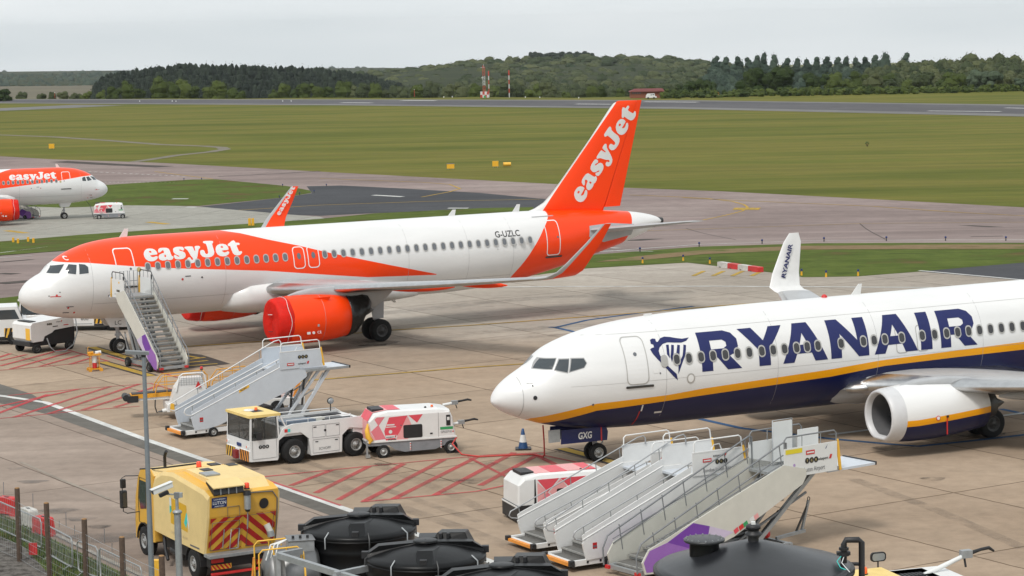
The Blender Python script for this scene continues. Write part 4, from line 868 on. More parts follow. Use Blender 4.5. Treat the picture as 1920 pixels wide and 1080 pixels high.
        for s, zb, zt, w in ((14.3, 2.42, 2.48, .08), (15.0, 2.35, 2.62, .28), (16.2, 2.2, 2.66, .34), (17.4, 1.9, 2.55, .34), (18.6, 1.75, 2.4, .3), (19.6, 1.85, 2.3, .22), (20.2, 2.1, 2.25, .06)):
            rings.append([(s, y - w, zb + .05), (s, y - w, zt - .05), (s, y - w * .6, zt), (s, y + w * .6, zt), (s, y + w, zt - .05), (s, y + w, zb + .05), (s, y + w * .6, zb), (s, y - w * .6, zb)])
        e.loft(rings, winggrey); e.build('pylon', g)
        e = MB()
        for a, b in (((15.2, z + .12), (.09, 0)),):
            pass
        e.ext(circ(.09, 14, 15.25, z - .1), y + sd * 1.09, y + sd * 1.112, redp); e.ext(circ(.065, 14, 15.25, z - .1), y + sd * 1.1, y + sd * 1.118, white)
        e.box(15.62, 15.72, y + sd * 1.085, y + sd * 1.105, z - .12, z - .04, ink); e.box(15.65, 15.675, y + sd * 1.04, y + sd * 1.09, z - .75, z - .12, redp); e.build('warning_decal', eo)
    bogie(g, 'nose_landing_gear', 4.13, 0, .345, .2, .22, 1.5, winggrey, z0=-.045)
    for sd in (-1, 1): bogie(g, 'main_landing_gear', 19.42, sd * 2.86, .565, .4, .43, 1.9, darkmetal, z0=-.21, rim=hubdark, side=sd)
    e = MB(); e.ext([(2.55, 1.32), (4.35, 1.30), (4.42, 1.1), (4.38, .78), (2.5, .80)], -.52, -.48, navy); e.text('GXG', (3.2, -.521, .93), (1, 0, 0), (0, 0, 1), .25, white, w=.56, bold=.03, shear=.1, off=.006)
    e.box(4.12, 4.17, -.53, -.52, .78, 1.3, redp); e.build('nose_gear_door', g)
    e = MB(); e.box(2.02, 2.48, -.5, -.46, .9, 1.36, galv); e.ext([(2.55, 1.32), (4.35, 1.30), (4.42, 1.1), (4.38, .78), (2.5, .80)], .48, .52, navy); e.build('nose_gear_door', g)
    st = [(5.0, 29.0), (5.6, 31.5), (6.2, 32.6), (12.0, 37.6), (12.3, 38.1)]
    e = MB(); e.loft([[(le + x * (36.4 + (z - 5) * .42 - le), v * (36.4 + (z - 5) * .42 - le), z) for x, v in section(0, 1, .08)] for z, le in st], navy); e.build('tail_fin', g)
    for s, h in ((15.3, .42),):
        e = MB(); t = 5.29; e.add([(s, -.02, t), (s + .42, -.02, t), (s + .5, -.01, t + h), (s + .34, -.01, t + h), (s, .02, t), (s + .42, .02, t), (s + .5, .01, t + h), (s + .34, .01, t + h)], [(0, 1, 2, 3), (7, 6, 5, 4), (0, 4, 5, 1), (1, 5, 6, 2), (2, 6, 7, 3), (3, 7, 4, 0)], white); e.build('antenna', g)
    e = MB(); e.sphere((14.1, 0, 5.3), .12, redp, 10); e.build('beacon', g)
    e = MB(); e.box(6.3, 6.6, -.06, .06, 5.12, 5.26, white); e.build('antenna', g)
b737()
# ---------------------------------------------------------------- ground equipment
def tcr(e, o, u, v, r=.085, on=tgold, disc=black, off=.006):
    o, u, v = Vector(o), Vector(u).normalized(), Vector(v).normalized(); n = u.cross(v)
    for i, c in enumerate('TCR'):
        k = o + u * (i * r * 2.02)
        e.add([k + n * off + u * (r * cos(a)) + v * (r * sin(a)) for a in [2 * pi * j / 16 for j in range(16)]], [tuple(range(16))], disc)
        e.text(c, k - v * r * .42, u, v, r * .85, on, bold=.03, off=off + .004, center=True)
def swiss(e, o, u, v, h=.09, w=.42):
    o, u, v = Vector(o), Vector(u).normalized(), Vector(v).normalized(); n = u.cross(v)
    e.text('swissport', o, u, v, h, ink, w=w, bold=.02, off=.006)
    a = o + u * (w + .03) + n * .006; k = h * 1.5
    e.add([a, a + u * k * .7, a + u * k * 1.1 + v * k, a + u * k * .4 + v * k], [(0, 1, 2, 3)], redp)
def airside(e, o, u, v, w=.32, h=.11):
    o, u, v = Vector(o), Vector(u).normalized(), Vector(v).normalized(); n = u.cross(v)
    e.add([o + n * .005, o + u * w + n * .005, o + u * w + v * h + n * .005, o + v * h + n * .005], [(0, 1, 2, 3)], redp)
    q = o + u * w * .1 + v * h * .32 + n * .009; e.add([q, q + u * w * .8, q + u * w * .8 + v * h * .36, q + v * h * .36], [(0, 1, 2, 3)], signw)
UX, UZ = (1, 0, 0), (0, 0, 1)
GS = 'boarding stairs parked on the apron'
def white_stairs(label, loc, rz, m_side, airport=True, floaty=True):
    g = thing('boarding_stairs', label, 'boarding stairs', loc, rz, GS); Wd = 1.58
    e = MB()
    for y in (0, Wd - .1): e.box(-.1, 5.3, y, y + .1, .19, .36, white)
    for x in (-.1, 1.0, 3.0, 5.2): e.box(x, x + .1, .1, Wd - .1, .2, .32, white)
    for x in (.35, .8): e.box(x, x + .07, -.012, 0, .24, .31, black)
    f = e.build('chassis', g, .012)
    e = MB(); e.box(-.22, -.1, .12, Wd - .12, .2, .3, hazo); e.build('bottom_plate', g)
    for y in (-.05, Wd - .1):
        e = MB(); e.box(-.24, -.08, y, y + .15, .2, .38, black); e.build('bumper', g, .02)
    e = MB()
    for i in range(11):
        x0 = .0 + .375 * i; z = .3 + .168 * min(i, 3) + .142 * max(0, i - 3); e.box(x0, x0 + .42, .1, Wd - .1, z - .04, z, tread); e.box(x0 - .005, x0 + .035, .1, Wd - .1, z - .05, z + .004, alu)
        e.box(x0 + .02, x0 + .03, .1, Wd - .1, z - .18, z - .04, tread)
    e.build('steps', g)
    for k, y in enumerate((0, Wd)):
        y0, y1 = (y - .03, y + .03); e = MB(); o = -1 if k == 0 else 1
        e.ext([(.2, .86), (.32, .97), (4.14, 2.5), (4.8, 2.5), (5.3, 2.3), (5.36, 2.06), (4.62, 1.57), (1.35, .44), (.9, .36), (.34, .34), (.26, .6)], y0, y1, m_side)
        e.tube([(.22, y - .02, .97), (4.14, y - .02, 2.52)], .022, white)
        e.ext([(.22, .9), (.32, .99), (4.12, 2.52), (4.12, 2.74), (.3, 1.16), (.2, 1.08)], y0 + .015, y1 - .015, m_side)
        if k == 0:
            if floaty: e.ext([(2.3, 1.66), (2.75, 1.85), (2.75, 1.95), (2.3, 1.76)][::-1], y0 - .006, y0, hazy); e.text('FLOAT', (2.38, y0 - .006, 1.715), (1, 0, .42), (-.42, 0, 1), .07, ink, w=.3, bold=.03)
            e.box(.55, .7, y0 - .005, y0, .66, .84, hazr); e.box(.57, .68, y0 - .008, y0 - .004, .7, .76, inkgrey)
        sp = e.build('side_panel', g)
        mr = white if m_side is greywhite else mat('rail_grey', (.42, .43, .44), .4, .3, dirt=.1); e = MB()
        e.tube([(.2, y, .95), (-.02, y, 1.0), (-.1, y, 1.1), (-.04, y, 1.24), (.15, y, 1.32)] + ([(4.14, y, 2.86)] if k == 0 else [(4.7, y, 3.38), (4.92, y, 3.42), (5.0, y, 3.32), (5.0, y, 3.1)]), .022, mr, 8)
        for x in (.3, 1.25, 2.2, 3.15, 4.05): e.tube([(x, y, .95 + (x - .2) * .395), (x - .05, y, 1.34 + (x - .2) * (.385 if k == 0 else .452))], .015, galv, 6)
        e.build('handrail', g)
    for k, y in enumerate((-.04, Wd + .04)):
        e = MB(); e.box(4.14, 6.04, y - .02, y + .02, 2.43, 3.16, m_side); e.box(4.14, 6.04, y - .026, y - .02, 3.12, 3.16, white)
        if k == 0:
            yy = y - .028
            if airport:
                e.text('London Luton Airport', (4.52, yy, 2.52), UX, UZ, .115, inkgrey, w=1.22); tcr(e, (5.03, yy, 2.80), UX, UZ, .075); airside(e, (4.5, yy, 2.82), UX, UZ); swiss(e, (4.88, yy, 2.96), UX, UZ, .07, .36)
            else: tcr(e, (5.02, yy, 2.88), UX, UZ, .075); airside(e, (4.45, yy, 2.56), UX, UZ); swiss(e, (4.95, yy, 2.58), UX, UZ, .07, .36)
        p = e.build('platform_panel', g)
        e = MB(); e.tube([(4.2, y, 3.14), (4.2, y, 3.42), (4.28, y, 3.5), (5.85, y, 3.52), (5.93, y, 3.46), (5.98, y, 3.14)], .022, white, 8)
        if k == 0: e.tube([(4.9, y + .1, 3.14), (5.0, y + .1, 3.3), (5.2, y + .1, 3.32), (5.28, y + .1, 3.14)], .018, white, 8)
        e.build('guard_rail', g)
        e = MB(); e.beam((6.0, y, 3.2), (6.13, y, 2.44), .06, .07, hazy); e.build('edge_guard', g)
    e = MB(); e.box(4.1, 6.3, 0, Wd, 2.3, 2.38, greywhite); e.box(5.6, 7.34, .05, Wd - .05, 2.24, 2.30, greywhite); e.box(7.30, 7.38, .0, Wd, 2.22, 2.33, black); e.box(4.5, 7.3, -.02, .04, 2.22, 2.32, galv)
    e.build('platform', g, .008)
    for y in (.18, Wd - .18):
        e = MB(); e.beam((6.45, y, 2.24), (5.1, y, .42), .12, .12, greywhite); e.beam((6.02, y, 2.24), (4.55, y, .5), .1, .1, greywhite); e.beam((5.85, y, 1.5), (5.0, y, 1.1), .05, .05, galv); e.beam((5.4, y + (.1 if y < .7 else -.1), 2.2), (5.2, y + (.1 if y < .7 else -.1), .4), .07, .07, darkmetal); e.cyl((6.2, y, 2.1), (5.65, y, 1.25), .035, .035, metal, 8)
        e.build('support_leg', g)
    e = MB(); e.box(4.3, 5.5, .15, Wd - .15, .3, .62, greysteel); e.box(3.2, 3.9, .2, Wd - .2, .3, .95, black); e.box(4.9, 5.3, .2, .55, .62, .85, galv); e.beam((5.45, .3, .5), (5.1, Wd - .3, 1.2), .05, .05, galv); e.build('hydraulic_unit', g, .01)
    for x in (1.12, 4.7):
        for y, sd in ((.0, -1), (Wd, 1)): wheel(g, x, y + .02 * sd, .2, .14, sd, rim=hub, bolts=False)
    e = MB(); e.beam((1.2, .4, .35), (3.0, .4, .9), .06, .1, darkmetal); e.beam((1.2, Wd - .4, .35), (3.0, Wd - .4, .9), .06, .1, darkmetal); e.build('lift_arm', g)
    return g
white_stairs('pale grey boarding stairs behind the white tow tractor with the yellow roof', (-13.0, 94.33, 0), R(31.5), greywhite, False, True)
_p = at(1001, 1023, .28); _k = R(30); white_stairs('white boarding stairs farthest left of the row beside the nose of the blue-bellied airliner', (_p[0] + .15 * cos(_k), _p[1] + .15 * sin(_k), 0), _k, white, True, True).scale = (1, 1, .86)
_p = at(1073, 1058, .28); white_stairs('white boarding stairs with airport sign, between another white one and the purple ones', (_p[0] + .15 * cos(_k), _p[1] + .15 * sin(_k), 0), _k, white, True, False)

def big_stairs(label, loc, rz, Wd, far, X1, X2, X3, Z, side_in, near_first=True):
    """grey-railed stairs with cream skirt and purple pattern; the far side lies at y = far"""
    g = thing('boarding_stairs', label, 'boarding stairs', loc, rz, GS); sg = 1 if far > 0 else -1
    sl = (Z - .35) / X1
    def zt(x): return .35 + sl * x
    e = MB(); n = int(round((Z - .3) / .21))
    for i in range(n):
        x0 = X1 * i / n; z = (.3 + (Z - .3) * (i + 1) / n) if far < 0 else .2 + (Z - .95) * (i + 1) / n; ya, yb = sorted((.06 * sg, far - .06 * sg))
        e.box(x0, x0 + X1 / n * 1.12, ya, yb, z - .035, z, tread); e.box(x0 - .01, x0 + .06, ya, yb, z - .05, z + .006, alu); e.box(x0 + .03, x0 + .04, ya, yb, z - .12, z - .035, galv)
    e.build('steps', g)
    for y in (0, far):
        o = -sg if y == 0 else sg; e = MB(); y0, y1 = sorted((y, y + .05 * o)); hs = .42
        top = [(-.2, .6), (.05, .95)] + [(X1, zt(X1) + hs - .1)]; bot = [(X1 + .9, Z - .12), (X1 + .75, Z - .35), (X1 * .62, zt(X1 * .62) - .78), (X1 * .3, zt(X1 * .3) - .55), (.3, .22), (-.1, .25)]
        e.ext(top + [(X1 + .9, zt(X1) + .1)] + bot, y0, y1, cream)
        ys_, ye = (y + .05 * o, y + .056 * o); ys2, ye2 = sorted((ys_, ye))
        q = .33 * X1
        tp = lambda x: .95 + (x - .05) * (zt(X1) + hs - .1 - .95) / (X1 - .05); KX = X1 / 5.35; KZ = 1 if KX > .9 else 1.15
        w3 = lambda L_: [(a * KX, tp(a * KX) + b_ * KZ) for a, b_ in L_]
        e.ext(w3([(.75, -.12), (1.74, -.02), (2.37, -.42), (2.3, -.68), (1.7, -.78)]), ys2, ye2, purple)
        e.ext(w3([(-.15, -.28), (.08, -.04), (.75, -.12), (1.7, -.78), (1.35, -.92), (.35, -.78), (-.05, -.62)]), ys2 + .0006, ye2 + .0006, mat('mid_purple_paint', (.30, .13, .46), .4, dirt=.05))
        e.ext(w3([(2.37, -.42), (3.3, -1.05), (2.4, -1.02), (1.35, -.92), (1.7, -.78), (2.3, -.68)]), ys2 + .0003, ye2 + .0003, palelilac)
        e.build('side_skirt', g)
        if y == 0 and far > 0:
            e = MB(); yy = y + .055 * o
            for x, m in ((3.35, pink), (3.55, redp), (3.72, green), (3.98, signw), (4.15, palepink)): e.ext([(x, zt(x) - .72), (x + .16, zt(x + .16) - .70), (x + .1, zt(x + .1) - .55), (x - .06, zt(x - .06) - .57)], yy - .006, yy - .002, m)
            e.build('sticker', g)
        e = MB(); P = [(-.35, y, .3), (-.38, y, .8), (-.2, y, 1.15), (.1, y, zt(.1) + .95 - .05), (X1, y, zt(X1) + 1.0), (X1 + .12, y, zt(X1) + .98), (X1 + .14, y, Z)]
        e.tube(P, .026, greysteel, 8); e.tube([(0, y, zt(0) + .55), (X1, y, zt(X1) + .62)], .02, greysteel, 6)
        e.tube([(0, y, zt(0) + .78 - .1), (X1, y, zt(X1) + .36)], .016, greysteel, 6)
        k = 7
        for i in range(k): x = .3 + (X1 - .4) * i / (k - 1); e.tube([(x + .06, y, zt(x) + .2), (x - .06, y, zt(x) + .97)], .017, greysteel, 6)
        e.build('handrail', g)
        e = MB(); e.box(X1 + .02, X2, *sorted((y, y + .03 * o)), Z - .1, Z + .8, signw)
        if y == 0 and far > 0:
            yy = y + .034 * o
            e.text('London Luton Airport', (X1 + .32, yy, Z + .0), UX, UZ, .15, inkgrey, w=1.36); tcr(e, (X1 + .95, yy, Z + .34), UX, UZ, .09); airside(e, (X1 + .9, yy, Z + .52), UX, UZ, .36, .13); swiss(e, (X1 + 1.36, yy, Z + .30), UX, UZ, .085, .46)
            e.box(X1 + .07, X1 + .75, yy - .004, yy, Z + .62, Z + .76, mat('sign_yellow', (.70, .58, .03), .5, dirt=0)); e.text('i', (X1 + 1.7, yy, Z + .62), UX, UZ, .13, blue, shear=.4, w=.1); e.ext(circ(.05, 12, X1 + .42, Z + .26), yy - .003, yy, lilac)
        if y == 0 and far < 0:
            yy = y + .034 * o; e.text('London Luton', (X1 + 1.1, yy, Z + .05), (-1, 0, 0), UZ, .07, inkgrey, w=.55); tcr(e, (X1 + .8, yy, Z + .25), (-1, 0, 0), UZ, .06)
            e.box(X1 + .5, X1 + .62, yy - .002, yy + .004, Z + .62, Z + .7, hazy)
        e.build('platform_panel', g)
        e = MB(); e.tube([(X1 + .05, y, Z + .75), (X1 + .05, y, Z + 1.05), (X1 + .14, y, Z + 1.14), (X2 - .1, y, Z + 1.14), (X2 - .01, y, Z + 1.05), (X2 - .01, y, Z + .75)], .024, black if far < 0 else greysteel, 8)
        for x in (X1 + (X2 - X1) * .35, X1 + (X2 - X1) * .7): e.tube([(x, y, Z + .8), (x, y, Z + 1.13)], .015, galv)
        e.build('guard_rail', g)
        e = MB(); e.beam((X2 + .03, y, Z + .85), (X2 + .16, y, Z - .12), .07, .07, hazy); e.build('edge_guard', g)
    e = MB(); ya, yb = sorted((0, far)); e.box(X1, X2 + .1, ya, yb, Z - .08, Z, galv); e.box(X2 - .3, X3, ya + .05, yb - .05, Z - .16, Z - .09, greywhite); e.box(X3, X3 + .07, ya + .05, yb - .05, Z - .17, Z - .06, black); e.build('platform', g)
    # tall gate frames at the head of the stairs
    for yy in (far * .9,) if far > 0 else (far * .95, far * .6):
        e = MB(); xa, xb = X2 - 1.35, X2 - .55
        if far > 0: e.box(X2 - .3, X2 + .55, yy - .02, yy + .02, Z + .25, Z + 1.0, signw); e.box(xa, xb, yy - .02, yy + .02, Z + .1, Z + 1.35, signw); e.tube([(xa, yy, Z), (xa, yy, Z + 1.4), (xb, yy, Z + 1.4), (xb, yy, Z)], .022, galv)
        else:
            e.tube([(X2 + .1, yy, Z), (X2 + .1, yy, Z + 1.1), (X2 + .1, yy + .42, Z + 1.1), (X2 + .1, yy + .42, Z)], .02, greysteel); e.tube([(X2 + .1, yy + .21, Z), (X2 + .1, yy + .21, Z + 1.1)], .02, greysteel); e.tube([(X2 + .1, yy, Z + .6), (X2 + .1, yy + .42, Z + .6)], .015, greysteel)
        e.build('gate', g)
    for y in (.22 * sg, far - .22 * sg):
        e = MB(); xm = X1 + (X2 - X1) * .65; e.beam((xm, y, Z - .1), (X1 * .82, y, .45), .13, .13, galv); e.beam((X1 + .3, y, Z - .2), (X1 * .72, y, .5), .09, .09, greysteel); e.beam((xm - .3, y, Z * .72), (X1 * .6, y, .45), .06, .06, greysteel)
        e.beam((X1 * .8, y, .45), (X1 * 1.0, y, Z * .55), .05, .05, black); e.build('support_leg', g)
    e = MB()
    for y in (.08 * sg, far - .18 * sg): e.box(-.2, X1 + .4, *sorted((y, y + .1 * sg)), .18, .34, galv)
    for x in (-.25, X1 * .5, X1 + .3): e.box(x, x + .12, *sorted((.05 * sg, far - .05 * sg)), .2, .32, galv)
    for y in (0, far): e.box(-.32, -.22, *sorted((y, y + .18 * sg)) if y == 0 else sorted((y, y - .18 * sg)), .2, .3, redp)
    e.build('chassis', g)
    e = MB(); e.box(X1 * .55, X1 * .9, *sorted((.3 * sg, far - .3 * sg)), .35, .72, greysteel); e.sphere((X1 * .95, .5 * sg, .62), .14, redp, 10); e.cyl((X1 * .6, .4 * sg, .8), (X1 * .8, .4 * sg, .8), .1, .1, darkmetal, 10); e.build('hydraulic_unit', g, .01)
    for x in (X1 * .22, X1 * .95):
        for y, sd in ((0, -sg), (far, sg)): wheel(g, x, y + .04 * sd, .24, .16, sd, rim=hubdark, bolts=False)
    e = MB(); e.beam((X1 + .4, far / 2, .35), (X1 + 1.5, far / 2 - .1, .45), .09, .09, galv); e.beam((X1 + 1.45, far / 2, .4), (X1 + 1.75, far / 2, 1.35), .07, .07, galv); e.beam((X1 + 1.2, far / 2, .4), (X1 + 1.7, far / 2, 1.2), .05, .05, darkmetal)
    e.tube([(X1 + 1.76 + .05 * cos(a), far / 2, 1.4 + .06 * sin(a)) for a in [2 * pi * j / 10 for j in range(10)]], .014, darkmetal, 5, closed=True); e.build('tow_bar', g)
    return g
big_stairs('cream boarding stairs with purple pattern and grey rails, behind the big black tank', (3.74, 68.39, 0), R(36), 1.56, 1.56, 5.35, 7.55, 9.25, 2.46, 0)
big_stairs('cream and purple boarding stairs at the front door of the orange and white airliner', (-16.88, 113.03, 0), R(123.8), 1.48, -1.48, 3.34, 4.75, 5.3, 3.38, 0)

# far set of stairs under the distant airliner
_p = at(40, 413)
big_stairs('distant boarding stairs with purple pattern beneath the far left airliner', (_p[0] + 1.4, _p[1] + 2.5, _p[2]), R(160), 1.5, 1.5, 3.4, 4.6, 5.2, 1.5, 0)

def stripes(e, x, y0, y1, z0, z1, n, m1, m2, axis='x', off=0, lean=.12):
    """diagonal hazard stripes on a face: axis x -> face at x, spanning y; axis y -> face at y, spanning x"""
    e2 = [(y0, z0), (y1, z0), (y1, z1), (y0, z1)]
    f = (lambda a, b, k: (x + k, a, b)) if axis == 'x' else (lambda a, b, k: (a, x + k, b))
    e.add([f(a, b, off) for a, b in e2], [(0, 1, 2, 3)], m1)
    w = (y1 - y0) / n
    for i in range(n + 1):
        a = y0 + w * i - lean / 2; q = [(a, z0), (a + w * .5, z0), (a + w * .5 + lean, z1), (a + lean, z1)]
        q = [(min(max(p, min(y0, y1)), max(y0, y1)), zz) for p, zz in q]
        e.add([f(p, zz, off * 1.6) for p, zz in q], [(0, 1, 2, 3)], m2)
def mirror_on(parent, p, q, m=black):
    e = MB(); e.tube([p, ((p[0] + q[0]) / 2, (p[1] + q[1]) / 2, max(p[2], q[2]) + .03), q], .014, m); e.ext(rrect(q[0] - .1, q[0] + .1, q[2] - .14, q[2] + .14, .04), q[1] - .03, q[1] + .03, m); return e.build('mirror', parent)
def beacon(parent, x, y, z, r=.06, h=.13, m=amber):
    e = MB(); e.cyl((x, y, z - .01), (x, y, z + .03), r * 1.15, r * 1.1, black, 12); e.lathe([(r, .03), (r * .98, h * .85), (r * .7, h), (.002, h * 1.02)], (x, y, z), UZ, m, 14); return e.build('beacon', parent)

def tow_tractor(label, loc, rz, scale=1, writing=True, tint=cabglass):
    """low aircraft tug: near side y=0, front x=0"""
    g = thing('tow_tractor', label, 'tow tractor', loc, rz, 'tow tractors'); Wd = 2.1
    e = MB()
    low = [(0.02, .26), (1.12, .22), (1.18, .95), (1.5, 1.16), (2.1, 1.16), (2.42, .9), (2.5, .24), (3.78, .25), (3.82, .88), (4.12, 1.14), (4.86, 1.04), (4.86, 1.34), (4.6, 1.52), (1.75, 1.5), (1.5, 1.44), (1.32, 1.32), (1.18, 1.04), (.02, 1.04)]
    e.ext(low, 0, .08, white); e.ext(low, Wd - .08, Wd, white)
    e.box(.02, 1.2, .08, Wd - .08, .26, 1.02, white); e.box(2.5, 3.75, .08, Wd - .08, .26, 1.3, white); e.box(1.3, 4.8, .1, Wd - .1, 1.05, 1.42, white); e.box(4.3, 4.88, .05, Wd - .05, .5, 1.33, white)
    e.box(1.2, 4.2, .3, Wd - .3, .4, 1.0, black)
    for x0, x1, z0, z1 in ((2.58, 3.68, .32, .82), (2.58, 3.1, .9, 1.36), (3.14, 3.7, .9, 1.36)):
        e.tube([(x0, -.004, z0), (x1, -.004, z0), (x1, -.004, z1), (x0, -.004, z1)], .006, inkgrey, 4, closed=True)
    for x, z in ((2.68, .72), (3.5, .72), (2.62, 1.28), (3.56, 1.28)): e.box(x, x + .12, -.01, 0, z, z + .035, black)
    e.ext(circ(.05, 10, 3.1, 1.14), -.008, 0, black)
    e.box(1.42, 1.55, -.006, 0, 1.22, 1.34, redp); e.box(1.55, 1.66, -.006, 0, 1.22, 1.34, teal)
    if writing:
        e.text('SCHOPF', (2.82, -.002, .42), UX, UZ, .1, inkgrey, w=.5)
        tcr(e, (.42, -.003, .78), UX, UZ, .07, signw)
    b = e.build('body', g, .015)
    e = MB()      # recessed engine deck
    e.box(1.55, 4.3, .18, Wd - .18, 1.42, 1.425, greysteel); e.box(1.5, 2.9, .35, .85, 1.43, 1.55, mat('faded_blue_cover', (.16, .2, .26), .6)); e.box(2.85, 3.3, .4, .7, 1.43, 1.56, cream); e.box(3.2, 4.4, .25, .5, 1.47, 1.5, black); e.box(3.0, 4.4, 1.2, 1.6, 1.47, 1.5, black)
    e.tube([(1.6, .2, 1.62), (4.3, .2, 1.62)], .015, white); e.tube([(1.5, Wd - .15, 1.66), (4.5, Wd - .15, 1.6), (4.8, Wd - .15, 1.4)], .02, white)
    for x in (1.6, 2.5, 3.4, 4.3): e.tube([(x, .2, 1.42), (x, .2, 1.62)], .012, white)
    e.build('engine_deck', g)
    # cab
    e = MB()
    for (x, y) in ((.05, .05), (.05, Wd - .05), (1.2, .05), (1.2, Wd - .05)): e.beam((x, y, 1.0), (x + (.04 if x < 1 else -.06), y, 1.9), .06, .06, white)
    e.beam((1.25, .05, 1.9), (1.5, .05, 1.42), .05, .05, white); e.beam((.05, Wd / 2, 1.0), (.09, Wd / 2, 1.88), .03, .03, black)
    e.box(1.12, 1.16, .08, Wd - .08, 1.0, 1.5, white); cb = e.build('cab_frame', g)
    e = MB(); e.box(0.0, 1.28, 0, Wd, 1.88, 1.98, caby); e.box(.5, .95, .7, 1.3, 1.98, 1.985, black); e.build('roof', g, .02)
    e = MB(); e.lathe([(.02, .05), (.18, .03), (.2, 0)], (.55, 1.2, 1.99), UZ, signw, 16); e.build('antenna', g)
    beacon(g, .75, 1.0, 1.98)
    e = MB(); e.box(.05, .056, .1, Wd - .1, 1.08, 1.84, tint); e.tube([(.04, .1, 1.06), (.04, Wd - .1, 1.06), (.07, Wd - .1, 1.86), (.07, .1, 1.86)], .018, black, 4, closed=True); e.tube([(.03, .5, 1.1), (.03, .8, 1.5)], .01, black); e.build('windscreen', g)
    e = MB(); e.box(.12, 1.1, .02, .026, 1.06, 1.82, tint); e.tube([(.1, .012, 1.04), (1.12, .012, 1.04), (1.08, .012, 1.84), (.12, .012, 1.84)], .016, black, 4, closed=True); e.tube([(.62, .012, 1.05), (.62, .012, 1.83)], .012, black, 4)
    e.tube([(.1, -.006, 1.02), (.1, -.006, .34), (1.08, -.006, .34), (1.08, -.006, 1.02)], .006, inkgrey, 4); e.build('door', g)
    e = MB(); e.box(.1, 1.1, Wd - .03, Wd - .024, 1.06, 1.82, tint); e.build('window', g)
    e = MB(); e.box(.45, .8, .55, .95, .95, 1.35, black); e.box(.75, .85, .55, .95, 1.2, 1.65, black); e.build('seat', g, .03)
    e = MB(); e.tube([(.3 + .02 * cos(a), .75 + .18 * cos(a), 1.25 + .17 * sin(a)) for a in [2 * pi * j / 14 for j in range(14)]], .014, black, 5, closed=True); e.cyl((.15, .75, 1.05), (.3, .75, 1.25), .02, .02, black, 6); e.build('steering_wheel', g)
    e = MB(); e.box(-.03, .04, .02, Wd - .02, .26, .66, white)
    stripes(e, -.03, .03, .86, .26, .66, 4, hazo, black, 'x', -.006); stripes(e, -.03, Wd - .86, Wd - .03, .26, .66, 4, hazy, black, 'x', -.006, -.12)
    e.box(-.18, -.03, Wd / 2 - .14, Wd / 2 + .14, .28, .6, mat('dark_red_hitch', (.25, .02, .02), .6, dirt=.2)); e.build('front_bumper', g, .01)
    for y in (.12, Wd - .25):
        e = MB(); e.box(-.015, .02, y, y + .14, .74, .84, signw); e.box(-.02, 0, y + .15, y + .2, .75, .83, amber); e.build('headlight', g, .01)
    e = MB(); e.box(-.012, .02, Wd / 2 - .25, Wd / 2 + .1, .74, .86, blue); e.build('licence_plate', g)
    mirror_on(g, (.15, .02, 1.3), (.32, -.12, 1.2)); e = MB(); e.tube([(4.3, Wd - .2, 1.5), (4.3, Wd - .2, 1.78)], .02, black); e.sphere((4.3, Wd - .2, 1.9), .16, black, 12, (.9, .5, .8)); e.sphere((4.28, Wd - .3, 1.9), .14, galv, 12, (.9, .3, .8)); e.build('mirror', g)
    for x in (1.79, 4.36):
        for y, sd in ((.1, -1), (Wd - .1, 1)): wheel(g, x, y, .47, .36, sd, rim=hub, rr=.5)
    return g
tow_tractor('white tow tractor with yellow cab roof, in front of the pale grey stairs', (-9.78, 87.66, 0), R(30.9))

